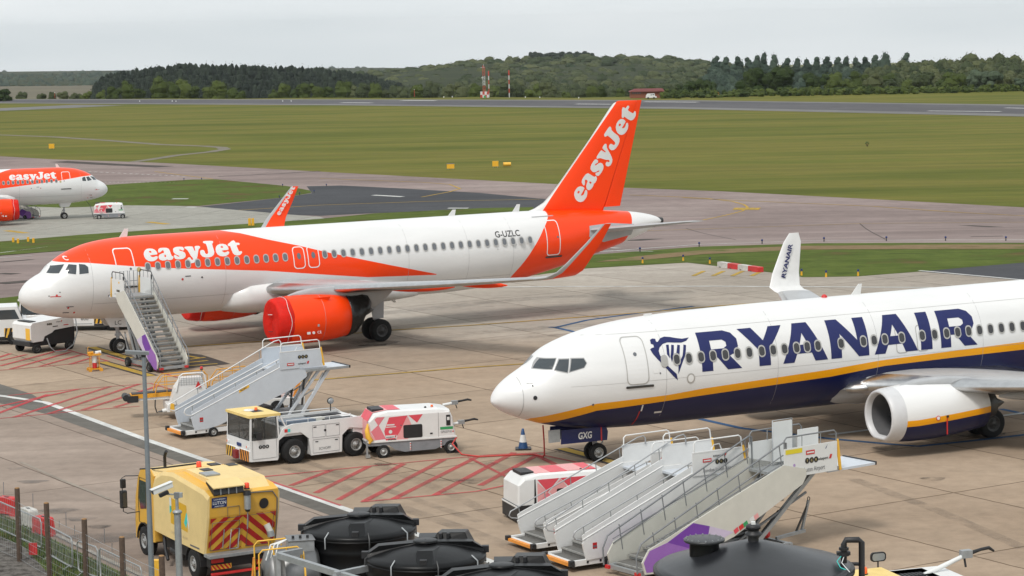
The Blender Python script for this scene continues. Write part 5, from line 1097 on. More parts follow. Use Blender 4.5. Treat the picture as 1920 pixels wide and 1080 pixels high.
def gpu(label, loc, rz, pattern=True, white_end=False, *, code='GPULP18', arms=True, base=None, group='ground power units', flip=False):
    """towable ground power unit: near side y=0, x to the right"""
    g = thing('ground_power_unit', label, 'power unit', loc, rz, group); Wd = 1.5; base = base or mat('gpu_base_grey', (.24, .25, .27), .5)
    prof = [(-.28, .68), (-.26, 1.42), (-.06, 1.66), (.5, 1.74), (2.45, 1.72), (2.9, 1.64), (3.0, 1.4), (3.12, .66)]
    e = MB(); n = len(prof); rings = []
    for y, k in ((.0, .0), (.05, .0), (.16, .06), (Wd - .16, .06), (Wd - .05, .0), (Wd, .0)):
        cx = 1.4; rings.append([(cx + (x - cx) * (.97 if y in (0, Wd) else 1), y, min(z, 1.74 if 0 < y < Wd else 1.60) + (k if z > 1.5 else 0)) for x, z in prof])
    e.loft(rings, white, smooth=False)
    def face(poly, m, off): e.ext(poly, -off, -off + .002, m)
    if white_end:
        e.ext([(.28, .66), (.30, 1.60), (.33, 1.64), (.36, .66)], -.012, 0, black)
        rose = mat('rose_paint', (.74, .2, .24), .4, dirt=.05)
        for q, mm in (([(.4, 1.6), (1.15, 1.6), (.75, 1.12)], pink), ([(.4, 1.5), (.75, 1.12), (.4, .75)], palepink), ([(.4, .7), (.75, 1.12), (1.1, .7)], rose), ([(.8, 1.12), (1.2, 1.58), (1.7, .9), (1.2, .7)], palepink), ([(1.2, 1.6), (2.3, 1.6), (1.75, .95)], pink), ([(1.7, .9), (2.4, 1.55), (2.4, .7)], rose)): e.ext(q, -.010, -.006, mm)
        for (xa, xb, mm) in ((.4, .9, palepink), (.9, 1.5, pink), (1.5, 2.1, palepink), (2.1, 2.5, pink)): e.box(xa, xb, .17, 1.33, 1.79, 1.812, mm)
        tcr(e, (1.9, -.012, 1.42), UX, UZ, .07, tgold, blue); e.box(-.3, 3.0, -.03, 1.53, .12, .70, black)
    elif pattern:
        face([(-.25, 1.40), (-.2, 1.0), (-.02, .72), (-.27, .72)], palepink, .004); face([(-.2, 1.05), (.1, 1.3), (.38, .74), (-.02, .72)], mat('rose_paint', (.74, .2, .24), .4, dirt=.05), .0045)
        face([(.38, .63), (.32, 1.05), (.52, 1.55), (1.24, 1.58), (.9, .95), (.7, .66)], pink, .005); face([(-.05, 1.5), (.1, 1.25), (.35, 1.58), (.05, 1.58)], mat('rose_paint', (.74, .2, .24), .4), .005)
        face([(.9, .95), (1.24, 1.55), (1.5, .95), (1.2, .66), (.75, .66)], palepink, .0055); face([(1.27, 1.58), (1.83, 1.59), (1.6, 1.28)], pink, .006)
        e.box(.42, .72, -.010, -.006, 1.24, 1.29, signw); e.box(.38, .78, -.010, -.006, 1.17, 1.2, signw)
        e.ext(circ(.07, 12, .56, 1.0), -.012, -.008, signw); e.box(.36, .8, -.012, -.008, .76, .87, signw); swiss(e, (.38, -.013, .79), UX, UZ, .045, .3); tcr(e, (.5, -.012, .67), UX, UZ, .055, cream)
    e.box(1.1, 1.78, -.006, -.004, .72, 1.2, black) if not pattern else e.ext(rrect(1.06, 1.8, .72, 1.22, .06), -.014, -.008, black)
    e.box(-.05, .4, .35, Wd - .35, 1.74, 1.84, black)
    e.box(2.5, 3.0, -.008, -.004, .95, 1.05, green); e.text(code, (2.52, -.006, .82), UX, UZ, .09, inkgrey, w=.42); e.ext(circ(.03, 8, 3.0, .86), -.01, -.005, redp)
    e.ext([(2.43, .66), (2.44, .66), (2.44, 1.62), (2.43, 1.62)], -.006, -.002, inkgrey); e.box(2.1, 2.2, -.008, -.002, .8, .86, black); e.box(.95, 1.0, -.008, -.002, 1.2, 1.24, inkgrey)
    e.box(2.74, 2.9, -.02, -.004, 1.1, 1.5, black); e.box(2.77, 2.87, -.024, -.02, 1.3, 1.42, signw)
    if pattern and not white_end:
        T_ = [(-.292, .70), (-.272, 1.42), (-.07, 1.735), (.5, 1.812), (1.0, 1.81)]; wi = (.17, Wd - .17)
        for (xa, za), (xb, zb), mm in zip(T_[:-1], T_[1:], (palepink, pink, palepink, pink)): e.add([(xa, wi[0], za), (xa, wi[1], za), (xb, wi[1], zb), (xb, wi[0], zb)], [(0, 1, 2, 3)], mm)
    hd = e.build('housing', g)
    e = MB(); e.ext([(-.3, .5), (-.28, .66), (3.12, .64), (3.12, .4), (2.7, .36), (2.3, .22), (1.1, .2), (.75, .3), (.5, .48)], .02, Wd - .02, base); e.box(-.32, 3.14, -.02, Wd + .02, .62, .68, white)
    for x in (1.3, 2.5): e.box(x, x + .04, -.024, .02, .25, .55, signw); [e.box(x - .001, x + .041, -.03, -.024, .28 + .1 * k, .32 + .1 * k, redp) for k in range(3)]
    e.build('base_frame', g, .01)
    for x in (.28, 2.92):
        for y, sd in ((.08, -1), (Wd - .08, 1)): wheel(g, x, y, .26, .2, sd, rim=hub, bolts=False)
    beacon(g, 2.3, .4, 1.76, .05, .1, amber)
    e = MB(); e.sphere((2.0, .25, 1.8), .05, black, 8); e.cyl((2.0, .25, 1.7), (2.0, .25, 1.78), .03, .03, black, 8); e.build('fuel_cap', g)
    if arms:
        for y, z in ((Wd - .3, 1.68), (.35, 1.05)):
            e = MB(); e.cyl((2.95 if z > 1.5 else 3.0, y, z), (3.55, y, z + .08), .06, .05, signw, 10); e.box(3.3, 3.55, y - .07, y + .07, z, z + .15, galv); e.tube([(3.5, y, z + .1), (3.75, y, z + .13), (3.95, y, z + .16), (4.1, y, z + .12)], [.05, .04, .045, .03], black, 8); e.tube([(3.45, y, z + .05), (3.5, y, z - .1), (3.52, y, z - .16)], .02, black); e.build('connector_arm', g)
        e = MB(); e.box(2.75, 2.9, -.03, .1, 0.0, .1, black); e.box(3.05, 3.25, -.05, .12, 0, .1, black); e.build('wheel_chock', g)
        e = MB(); e.tube([(-.28, .1, 1.35), (-.33, .05, 1.1), (-.3, .03, .85), (-.2, 0, .72), (-.28, 0, .6)], [.03, .09, .11, .1, .04], hazy, 8); e.build('yellow_bag', g)
        e = MB(); e.box(-.36, -.3, .1, .16, .15, .7, galv); e.box(-.38, -.22, .08, .2, .05, .16, hub); e.build('stand', g)
    return g
gpu('red and white patterned power unit with a red cable, right of the tow tractor', (-5.21, 89.23, 0), R(17.2))
_p = at(967, 985); gpu('red, pink and white power unit partly hidden behind the white boarding stairs', (_p[0] + .35, _p[1] + .1, 0), R(19), True, True, code='', arms=False, base=black).scale = (1, 1, .9)
_p = at(232, 410); gpu('small distant power unit with red and white end, ahead of the far airliner', (_p[0] - 3.0, _p[1] - .4, _p[2]), R(8), True, code='', arms=False)

# white and black power unit at the left
def white_gpu():
    g = thing('ground_power_unit', 'white power unit with black lower half, under the middle airliner nose', 'power unit', (-24.35, 120.75, 0), R(44), 'ground power units'); Wd = 1.7
    e = MB(); e.ext([(0, .75), (.0, 1.45), (.12, 1.58), (2.1, 1.72), (2.55, 1.66), (2.6, 1.2), (1.4, 1.12), (1.25, 1.0), (.8, .85), (.7, .62), (.1, .6)], 0, Wd, white)
    e.box(.12, .5, .3, Wd - .3, 1.6, 1.64, black); e.ext([(-.006, .7), (-.006, 1.3), (.0, 1.3), (.0, .7)], .1, .5, hazy)
    tcr(e, (1.0, -.004, 1.45), UX, UZ, .05); swiss(e, (1.5, -.004, 1.5), UX, UZ, .05, .26); e.box(1.95, 2.25, -.006, -.002, 1.3, 1.34, redp); e.box(1.3, 1.6, -.006, -.002, 1.28, 1.32, black)
    e.build('housing', g, .04)
    e = MB(); e.ext([(.7, .4), (.7, .62), (.85, .86), (1.3, 1.02), (1.45, 1.12), (2.62, 1.18), (2.6, .45)], .02, Wd - .02, black); e.box(-.05, 2.6, .05, Wd - .05, .38, .6, black); e.box(2.6, 2.75, .2, 1.2, .3, .5, black); e.build('base_frame', g, .02)
    for x in (.35, 2.3):
        for y, sd in ((.08, -1), (Wd - .08, 1)): wheel(g, x, y, .24, .2, sd, rim=hubdark, bolts=False)
    e = MB(); e.tube([(.9, -.05, .75), (1.0, -.15, .3), (1.2, -.3, .04), (1.7, -.45, .04), (2.3, -.3, .3), (2.7, -.1, .9), (2.75, .1, 1.6), (2.8, .3, 2.0), (2.85, .4, 2.05)], .035, galv, 8); e.build('cable', g)
white_gpu()

# ---- belt loader behind the pale stairs
def belt_loader():
    p = at(345, 792); g = thing('belt_loader', 'yellow and white belt loader with looped handrails behind the pale grey stairs', 'belt loader', (p[0] - .55, p[1] + .5, 0), R(14))
    e = MB(); e.box(-.2, 5.6, 0, 1.7, .35, .7, white); e.ext([(-.1, .5), (.15, 1.35), (.45, 1.75), (1.3, 1.75), (1.45, 1.2), (1.9, .95), (1.9, .5)], 0, .7, white); e.box(1.4, 4.6, .05, 1.65, .65, .95, black); e.box(3.6, 4.1, .1, .6, .9, 1.25, galv); e.build('body', g, .03)
    e = MB(); e.beam((-1.6, 1.2, .95), (5.4, 1.2, 1.15), .7, .16, loadery); e.beam((-1.55, 1.2, 1.04), (5.35, 1.2, 1.24), .5, .05, black); e.beam((-1.7, 1.2, .85), (.0, 1.2, .88), .6, .16, white); e.build('conveyor', g)
    e = MB(); e.cyl((-1.8, .85, .92), (-1.8, 1.55, .92), .14, .14, black, 14); e.box(-1.75, -1.3, .82, 1.58, .72, 1.0, black); e.build('end_roller', g)
    for y in (.78, 1.62):
        for x0, x1 in ((-.6, 1.6), (1.75, 3.4)):
            e = MB(); z = 1.05 + .03 * x0
            e.tube([(x0, y, z), (x0 + .08, y, z + .35), (x0 + .35, y, z + .72), (x1 - .1, y, z + .8), (x1, y, z + .72), (x1, y, z + .1)], .022, loadery, 8); e.tube([(x0 + .1, y, z + .38), (x1, y, z + .42)], .018, loadery, 6)
            for x in (x0 + .5, (x0 + x1) / 2 + .2): e.tube([(x, y, z), (x, y, z + .76)], .016, loadery, 6)
            e.build('handrail', g)
    e = MB(); e.tube([(.2, -.02, 1.2), (.35, -.02, 1.85), (.5, -.02, 1.95), (1.3, -.02, 1.95), (1.4, -.02, 1.85), (1.45, -.02, 1.3)], .03, white, 8)
    for k in range(9): e.tube([(.42 + .11 * k, -.02, 1.45), (.42 + .11 * k, -.02, 1.93)], .006, galv, 4)
    for k in range(5): e.tube([(.32, -.02, 1.5 + .09 * k), (1.4, -.02, 1.5 + .09 * k)], .006, galv, 4)
    e.build('cage', g)
    e = MB(); e.tube([(-.6, .8, .8), (-.62, .8, .5), (-.55, .8, .25), (-.45, .8, .3)], .03, darkmetal); e.cyl((-.35, .5, .35), (.25, .5, .45), .09, .09, signw, 10); e.cyl((-.5, .5, .33), (-.35, .5, .35), .03, .05, darkmetal, 8); e.build('tow_hitch', g)
    beacon(g, 1.35, .6, 2.0, .06, .13, redp); e = MB(); e.cyl((1.35, .6, 1.5), (1.35, .6, 2.0), .02, .02, galv, 6); e.build('beacon_pole', g)
    e = MB(); e.beam((5.1, .2, .5), (5.55, .2, 1.75), .12, .12, hazo); e.box(5.5, 5.6, .14, .26, 1.7, 1.85, redp); e.beam((4.3, .25, 1.4), (5.3, .25, 1.5), .05, .2, white); e.build('rear_guard', g)
    e = MB(); e.ext([(1.0, 1.35), (1.25, 1.35), (1.12, 1.62)], -.06, -.04, redp); e.ext([(-.08, .4), (.1, .4), (.1, .7), (-.05, .75)], -.012, 0, hazy); e.build('reflector', g)
    for x in (.9, 4.4):
        for y, sd in ((.05, -1), (1.65, 1)): wheel(g, x, y, .3, .22, sd, rim=hubdark, bolts=False)
belt_loader()

# ---- sweeper lorry
def sweeper():
    g = thing('sweeper_lorry', 'yellow road sweeper lorry with red and yellow chevrons on its back, beside the lamp post', 'lorry', (-9.0, 68.92, 0), R(120.3)); Wd = 2.3; Y0, Y1 = -Wd, 0
    # hopper body: cross-section leans in towards the roof
    def ring(x, zb, zs, zt, yi, yt_): return [(x, Y1 - 0, zb), (x, Y1 - .02, zs), (x, Y1 - yt_, zt), (x, Y0 + yt_, zt), (x, Y0 + .02, zs), (x, Y0, zb)]
    e = MB()
    R0 = [ring(.12, .92, 2.05, 2.62, 0, .14), ring(.0, .92, 2.1, 2.66, 0, .14)]
    prof = [(.28, .90, 2.2, 2.62, .16), (.05, 1.2, 2.35, 2.74, .18), (-.10, 1.9, 2.4, 2.76, .2), (-.12, 2.5, 2.55, 2.80, .22), (.25, .9, 2.45, 2.86, .4), (2.4, .9, 2.5, 3.02, .5), (3.2, .9, 2.5, 2.98, .5), (4.05, .92, 2.45, 2.72, .25), (4.12, .94, 2.4, 2.62, .25)]
    side = [(.30, .90), (-.03, 2.05), (-.10, 2.68), (.25, 2.80), (2.6, 2.98), (3.4, 2.90), (4.02, 2.66), (4.14, 2.45), (4.14, .96), (3.0, .93)]
    e.ext(side, Y0 + .06, Y1 - .06, sweepy)
    n = len(side); V = []
    for y, k in ((Y1 - .06, 1), (Y1, .93)):
        V += [(x if abs(x - .1) > .5 or k == 1 else x + .03, y, z if z < 2.3 else z - (.12 if k < 1 else 0)) for x, z in side]
    e.add(V, [(i, (i + 1) % n, n + (i + 1) % n, n + i) for i in range(n)] , sweeppale); e.add(V[n:], [tuple(range(n))], sweeppale)
    V = [(x, -Wd - p[1], z) for x, p, z in [(q[0], (0, q[1]), q[2]) for q in V]]; e.add(V, [(i, n + i, n + (i + 1) % n, (i + 1) % n) for i in range(n)], sweeppale); e.add(V[n:], [tuple(range(n))[::-1]], sweeppale)
    # raised roof hump
    e.ext([(.05, 2.72), (.45, 3.0), (2.5, 3.06), (3.1, 2.9), (3.2, 2.8)], Y0 + .25, Y1 - .42, sweeppale)
    for x, y in ((1.9, -.75), (2.6, -1.3), (2.2, -1.7)): e.box(x, x + .38, y - .3, y, 3.03, 3.068, black)
    e.box(1.15, 1.7, -.95, -.5, 3.03, 3.075, galv)
    ts = -.004   # side livery: blocks of mustard and teal, faded words
    def sq(a, m, o=.004): e.add([(x, Y1 + o, z) for x, z in a], [(0, 1, 2, 3)] if len(a) == 4 else [(0, 1, 2)], m)
    sq([(2.75, 2.2), (1.55, 2.15), (1.5, 1.35), (2.8, 1.42)], gold2); sq([(2.72, 2.2), (2.85, 2.15), (2.85, 1.7), (2.7, 1.8)], palepink if False else teal); sq([(2.85, 2.2), (2.7, 2.2), (2.7, 1.95), (2.85, 1.95)], signw, .006)
    sq([(1.75, 1.6), (1.55, 1.95), (1.45, 1.8), (1.6, 1.45)], teal, .006); sq([(1.5, 1.95), (1.35, 1.6), (1.38, 1.42), (1.5, 1.7)], signw, .007)
    e.text('London Luton Airport', (2.8, Y1 + .004, 1.12), (-1, 0, 0), UZ, .11, mat('faded_lettering', (.72, .60, .35), .5), w=1.3)
    sq([(1.35, 1.03), (.65, 1.03), (.65, .98), (1.35, .98)], inkgrey)
    bd = e.build('hopper', g, .012)
    # rear door with chevrons
    e = MB(); xr = -.02
    def rear(a, m, o): e.add([((.30 - (z - .9) * .287 if z < 2.05 else -.03 - (z - 2.05) * .11) - o, y, z) for y, z in a], [tuple(range(len(a)))], m)
    def rq(y0, y1, z0, z1, m, o):
        for a, b_ in ((z0, min(z1, 2.05)), (max(z0, 2.05), z1)):
            if b_ > a: rear([(y0, a), (y1, a), (y1, b_), (y0, b_)], m, o)
    rq(-1.08, -.14, .98, 2.0, hazy, .010); rq(-Wd + .12, -1.16, .98, 2.0, hazy, .010)
    mid = -1.12
    for i in range(-2, 9):      # slanting red bars mirrored about the middle
        for sgn in (1, -1):
            z0 = .98 - 1.05 + i * .38; w = .19; pts = []
            lim = 1.02 if sgn > 0 else 1.06
            q = [(0, z0 + .9), (lim, z0 - .0), (lim, z0 + w), (0, z0 + .9 + w)]
            # clip to the panel
            poly = [Vector((a, b)) for a, b in q]
            for axis, val, keep in ((1, .98, 1), (1, 2.0, -1)):
                out = []
                for a, b_ in zip(poly, poly[1:] + poly[:1]):
                    ia, ib = (a[axis] - val) * keep >= 0, (b_[axis] - val) * keep >= 0
                    if ia: out.append(a)
                    if ia != ib: t = (val - a[axis]) / (b_[axis] - a[axis]); out.append(a + (b_ - a) * t)
                poly = out
                if not poly: break
            if len(poly) > 2: rear([(mid + sgn * p.x, p.y) for p in poly], hazr, .016)
    rq(-.60, -.12, 2.32, 2.62, blue, .012); 
    for tx, z, h, w in (('LONDON', 2.55, .045, .36), ('LUTON', 2.42, .10, .42), ('AIRPORT', 2.345, .04, .32)):
        e.text(tx, (-.06 - (z - 2.38) * .13, -.58 + (.4 - w) / 2 + .02, z), (0, 1, 0), (-.13, 0, 1), h, signw, w=w, bold=.02, off=.0) if False else e.text(tx, (-.085 - (z - 2.38) * .11, -.13 - (.46 - w) / 2, z), (0, -1, 0), (-.13, 0, 1), h, signw, w=w, bold=.02, off=.006)
    rear([(-1.78 + .15 * cos(a), 2.28 + .16 * sin(a)) for a in [2 * pi * j / 20 for j in range(20)]], black, .02)
    for (ya, yb, za, zb) in ((-.62, -1.0, 1.98, 2.3), (-.16, -1.02, 1.0, 1.86), (-1.3, -2.1, 1.0, 1.98)): e.tube([(-.07 if z > 1.9 else .3 - (z - .9) * .3 - .02, y, z) for y, z in ((ya, za), (yb, za), (yb, zb), (ya, zb))], .01, inkgrey, 4, closed=True)
    e.tube([(.22, -.55, 1.05), (.06, -.55, 1.62)], .018, galv); e.tube([(.24, -.78, .98), (.08, -.78, 1.6), (.08, -1.05, 1.6), (.24, -1.05, .98), (.24, -.78, .98)], .015, galv)
    e.tube([(-.12, -1.28, 2.66), (-.12, -2.05, 2.62), (-.1, -2.2, 2.4), (.0, -2.22, 1.8), (.2, -2.24, 1.1)], .018, inkgrey); e.cyl((.05, -1.9, 1.62), (-.02, -1.98, 1.4), .1, .09, cream, 12); e.cyl((-.02, -1.98, 1.42), (-.05, -2.0, 1.25), .11, .11, galv, 12)
    e.build('rear_door', g)
    e = MB(); e.ext([(-.11, 2.68), (-.16, 2.72), (-.1, 2.9), (.4, 3.03), (.45, 2.98)], -1.12, -.18, black); e.ext([(-.2, 2.9), (.35, 3.06), (.36, 3.08), (-.2, 2.93)], -1.14, -.14, sweeppale)
    for y in (-.4, -.65, -.9): e.box(-.17, -.1, y, y + .03, 2.7, 2.88, galv)
    e.build('air_grille', g)
    e = MB(); e.cyl((-.2, -1.2, 2.2), (-.2, -1.2, 2.62), .1, .1, galv, 14); e.cyl((-.2, -1.2, 2.62), (-.2, -1.2, 2.74), .12, .1, black, 14); e.cyl((-.2, -1.2, 2.12), (-.2, -1.2, 2.2), .06, .09, black, 12); e.tube([(-.2, -1.2, 2.1), (-.14, -1.2, 1.6)], .02, galv); e.build('work_lamp', g)
    beacon(g, -.1, -1.24, 2.78, .075, .18, mat('orange_red_lens', (.85, .06, .01), .25, dirt=0, coat=.5)); beacon(g, 2.75, -.95, 3.0, .08, .2, MATS['orange_red_lens'])
    e = MB(); e.box(-.1, .35, Y0, Y1, .82, .92, galv); e.box(.1, .4, Y0 + .1, Y1 - .1, .5, .82, black); stripes(e, .08, -.75, -.1, .45, .6, 5, hazy, hazr, 'x', -.01); stripes(e, .08, Y0 + .1, Y0 + .75, .45, .6, 5, hazy, hazr, 'x', -.01, -.12)
    e.box(.04, .1, -.5, -.12, .66, .78, redp); e.box(.04, .1, Y0 + .12, Y0 + .5, .66, .78, redp); e.box(-.02, .12, Y0 + .1, Y1 - .1, .3, .36, redp); e.build('rear_bumper', g, .01)
    # cab
    e = MB(); cabp = [(4.25, .55), (4.25, 2.62), (4.5, 2.78), (5.3, 2.66), (5.52, 2.4), (5.78, 1.75), (5.86, 1.0), (5.84, .45), (5.62, .42), (5.55, .85), (5.3, 1.0), (4.85, .98), (4.65, .7), (4.6, .5)]
    e.ext(cabp, Y0 + .06, Y1 - .06, sweepy); e.ext([(4.22, 2.6), (4.5, 2.80), (5.35, 2.68), (5.35, 2.62), (4.5, 2.72)], Y0 + .1, Y1 - .1, sweeppale); e.box(4.14, 4.26, Y0 + .3, Y1 - .3, .7, 2.3, black)
    e.build('cab', g, .03)
    e = MB(); e.add([(x, -.05, z) for x, z in ((5.38, 1.42), (5.48, 1.75), (5.36, 2.34), (4.86, 2.34), (4.9, 1.5))], [(0, 1, 2, 3, 4)], glass); e.add([(x, -.05, z) for x, z in ((4.72, 1.55), (4.72, 2.3), (4.55, 2.3), (4.55, 1.55))], [(0, 1, 2, 3)], glass); e.tube([(x, -.05, z) for x, z in ((5.5, 1.0), (5.52, 1.75), (5.38, 2.42), (4.8, 2.42), (4.82, 1.0))], .01, ink, 4, closed=True); e.build('door', g)
    e = MB(); e.add([(5.55, -.2, 2.34), (5.83, -.12, 1.5), (5.83, Y0 + .12, 1.5), (5.55, Y0 + .2, 2.34)], [(0, 1, 2, 3)], glass); e.build('windscreen', g)
    for a, b_ in ((2.35, .2), (1.5, .0)): pass
    e = MB(); e.tube([(5.45, -.05, 2.45), (5.65, .3, 2.45), (5.65, .42, 2.4), (5.62, .42, 1.35), (5.6, .3, 1.28), (5.45, -.05, 1.32)], .016, black); e.ext(rrect(5.58, 5.72, 2.08, 2.36, .03), .32, .46, black); e.ext(rrect(5.56, 5.74, 1.45, 2.0, .04), .30, .48, black); e.box(5.55, 5.565, .32, .46, 1.5, 1.95, glass); e.build('mirror', g)
    e = MB(); e.tube([(4.6, -.6, 2.75), (4.6, -.6, 3.1), (4.55, -.6, 3.2), (4.45, -.6, 3.3)], .05, black, 10); e.tube([(5.4, -.1, 2.66), (4.4, -.14, 2.82), (4.2, -.5, 2.85), (4.3, -1.6, 2.84)], .03, black, 6); e.build('exhaust_stack', g)
    e = MB(); e.box(.3, 4.3, Y0 + .5, Y1 - .5, .45, .9, black); e.box(2.0, 4.0, Y0 + .2, Y1 - .2, .5, .92, black); e.cyl((2.6, -.3, .4), (3.4, -.3, .45), .14, .14, darkmetal, 12); e.tube([(3.6, -.1, .8), (3.3, 0, .5), (3.0, .05, .25)], .05, black); e.build('chassis', g)
    for x in (1.2, 5.08):
        for y, sd in ((-.16, 1), (Y0 + .16, -1)): wheel(g, x, y, .46, .3, sd, rim=hub, rr=.52)
    for x in (1.2, 5.08):
        A_ = [pi * k / 10 for k in range(11)]; e = MB(); e.ext([(x + .58 * cos(a), .46 + .58 * sin(a)) for a in A_] + [(x + .55 * cos(a), .46 + .55 * sin(a)) for a in A_[::-1]], -.4, -.01, black); e.build('mudguard', g)
sweeper()
# ---------------------------------------------------------------- foreground
def black_tank(label, px, py, r=1.56, zr=2.2):
    x, y, _ = at(px, py, zr); g = thing('water_tank', label, 'water tank', (x, y, 0), 0, 'black tanks with domed lids'); n = 64
    e = MB(); e.lathe([(r * .985, 0), (r, .1), (r, zr - .95), (r + .025, zr - .9), (r, zr - .85), (r, zr - .5), (r + .025, zr - .45), (r, zr - .4), (r, zr - .16), (r + .05, zr - .13), (r + .05, zr - .09), (r - .02, zr - .08)], (0, 0, 0), UZ, tankblack, n); e.build('wall', g)
    e = MB(); e.lathe([(r + .04, zr - .08), (r + .055, zr - .03), (r + .02, zr + 0.026), (r * .93, zr + 0.077), (r * .8, zr + 0.141), (r * .6, zr + 0.230), (r * .4, zr + 0.288), (r * .2, zr + 0.320), (.02, zr + 0.326)], (0, 0, 0), UZ, tankblack, n)
    lid = e.build('lid', g); e = MB()
    a = R(8)
    for s in (-1, 1):      # radial ribs reaching out from the crown disc
        d = Vector((cos(a) * s, sin(a) * s, 0)); q = Vector((-sin(a), cos(a), 0)) * .2
        V = [d * .15 - q * .8 + Vector((0, 0, zr + 0.192)), d * .15 + q * .8 + Vector((0, 0, zr + 0.192)), d * r * .99 + q * 1.1 + Vector((0, 0, zr - .0)), d * r * .99 - q * 1.1 + Vector((0, 0, zr - .0)),
             d * .15 - q * .8 + Vector((0, 0, zr + 0.384)), d * .15 + q * .8 + Vector((0, 0, zr + 0.384)), d * r * .8 + q * .8 + Vector((0, 0, zr + 0.333)), d * r * .8 - q * .8 + Vector((0, 0, zr + 0.333)), d * r * 1.0 + q * .7 + Vector((0, 0, zr + 0.128)), d * r * 1.0 - q * .7 + Vector((0, 0, zr + 0.128))]
        e.add(V, [(4, 5, 6, 7), (7, 6, 8, 9), (0, 4, 7, 9, 3), (1, 2, 8, 6, 5), (2, 3, 9, 8)], tankblack)
        c = d * (r * 1.03) + Vector((0, 0, zr + 0.090)); e.box(c.x - .09, c.x + .09, c.y - .09, c.y + .09, c.z - .09, c.z + .08, black)
    e.lathe([(.33, zr + 0.358), (.33, zr + 0.397), (.30, zr + 0.410), (.02, zr + 0.413)], (0, 0, 0), UZ, tankblack, 28)
    # bracket facing the camera
    e.add([(-.18, -r * .62, zr + 0.320), (.22, -r * .62, zr + 0.320), (.22, -r * .95, zr + 0.064), (-.18, -r * .95, zr + 0.064), (-.24, -r * .62, zr + 0.192), (.42, -r * .2, zr + 0.307), (.28, -r * .95, zr + 0.032)], [(0, 1, 2, 3), (1, 5, 6, 2), (0, 3, 4), (0, 4, 5, 1)], tankblack)
    e.box(-.1, .08, -r * .97, -r * .86, zr + 0.038, zr + 0.179, black); e.build('lid_rib', lid)
    e = MB()               # hinged hatch at the back
    e.add([(.15, .5, zr + 0.224), (1.18, .45, zr + 0.128), (1.3, 1.35, zr + 0.032), (.2, 1.45, zr + 0.032), (.3, .62, zr + 0.461), (1.05, .6, zr + 0.461), (1.12, 1.2, zr + 0.422), (.4, 1.25, zr + 0.422)], [(0, 1, 5, 4), (1, 2, 6, 5), (2, 3, 7, 6), (3, 0, 4, 7), (4, 5, 6, 7)], tankblack)
    for x in (.35, .55): e.box(x, x + .09, .45, .66, zr + 0.320, zr + 0.474, black)
    e.box(-.2, .3, .5, 1.1, zr + 0.192, zr + 0.358, tankblack); e.build('hatch', lid, .02)
    for k in range(8):
        t = 2 * pi * (k + .3) / 8; d = Vector((cos(t), sin(t), 0)); e = MB()
        e.tube([d * (r * .93) + Vector((0, 0, zr + .13)), d * (r + .07) + Vector((0, 0, zr + .0)), d * (r + .07) + Vector((0, 0, zr - .3))], .022, galv if k % 2 else darkmetal, 5); e.build('strap', g)
    return g
black_tank('black tank with domed lid, behind the other two like it and nearest the sweeper lorry', 673, 989)
black_tank('middle one of three black domed tanks in a row', 798, 1040)
black_tank('black domed tank at the bottom edge, only its lid in view', 941, 1087)

def big_tank():
    x, y, _ = at(1413, 1062, 3.0); g = thing('storage_tank', 'very large black tank with a shallow cone roof, flanged manhole and bent pipe', 'storage tank', (x, y, 0)); r = 2.37; z = 3.0
    e = MB(); e.lathe([(r, 0), (r, z - .12), (r + .06, z - .1), (r + .06, z - .02), (r - .06, z)], (0, 0, 0), UZ, tankblack, 96); e.build('wall', g)
    e = MB(); e.lathe([(r - .02, z - .02), (r - .05, z + .05), (r - .16, z + .06), (r * .8, z + .17), (r * .5, z + .36), (r * .3, z + .5), (.3, z + .62), (.02, z + .64)], (0, 0, 0), UZ, mat('grey_black_tank_roof', (.014, .015, .018), .34, dirt=.25, scale=.9, bump=.2, bscale=1.2), 96); rf = e.build('roof', g)
    mx, my = -1.18, .1; e = MB(); e.cyl((mx, my, z + .1), (mx, my, z + .62), .36, .36, tankblack, 32); e.lathe([(.48, .62), (.5, .64), (.5, .68), (.48, .69), (.02, .70)], (mx, my, z), UZ, mat('flange_grey_plastic', (.03, .032, .035), .35, dirt=.2, bump=.2), 40)
    for k in range(16): t = 2 * pi * k / 16; e.cyl((mx + .44 * cos(t), my + .44 * sin(t), z + .68), (mx + .44 * cos(t), my + .44 * sin(t), z + .72), .018, .018, galv, 6)
    e.build('manhole', g)
    e = MB(); e.cyl((0, 0, z + .5), (0, 0, z + .78), .13, .13, black, 20); e.lathe([(.2, .78), (.2, .84), (.14, .85), (.14, .92), (.18, .93), (.18, 1.0), (.15, 1.03), (.02, 1.04)], (0, 0, z), UZ, black, 20); e.box(-.05, .05, -.05, .05, z + 1.03, z + 1.1, signw); e.build('vent', g)
    e = MB(); P = [(2.15, -.25, z + .1), (2.15, -.25, z + .55), (2.2, -.25, z + .66), (2.5, -.25, z + .66), (2.58, -.25, z + .6), (2.58, -.25, z - 1.5)]; e.tube(P, .075, black, 12); e.cyl((2.15, -.25, z + .28), (2.15, -.25, z + .36), .13, .13, black, 14); e.cyl((2.15, -.25, z + .42), (2.15, -.25, z + .48), .12, .12, black, 14); e.box(1.98, 2.3, -.33, -.17, z + .30, z + .38, black)
    e.tube([(2.1, -.3, z + .3), (1.95, -.5, z + .2), (2.0, -.75, z + .1), (2.2, -.8, z + .02)], .012, teal, 5); e.tube([(2.15, -.3, z + .28), (2.05, -.6, z + .18), (2.2, -.9, z + .02)], .012, signw, 5); e.build('pipe', g)
big_tank()

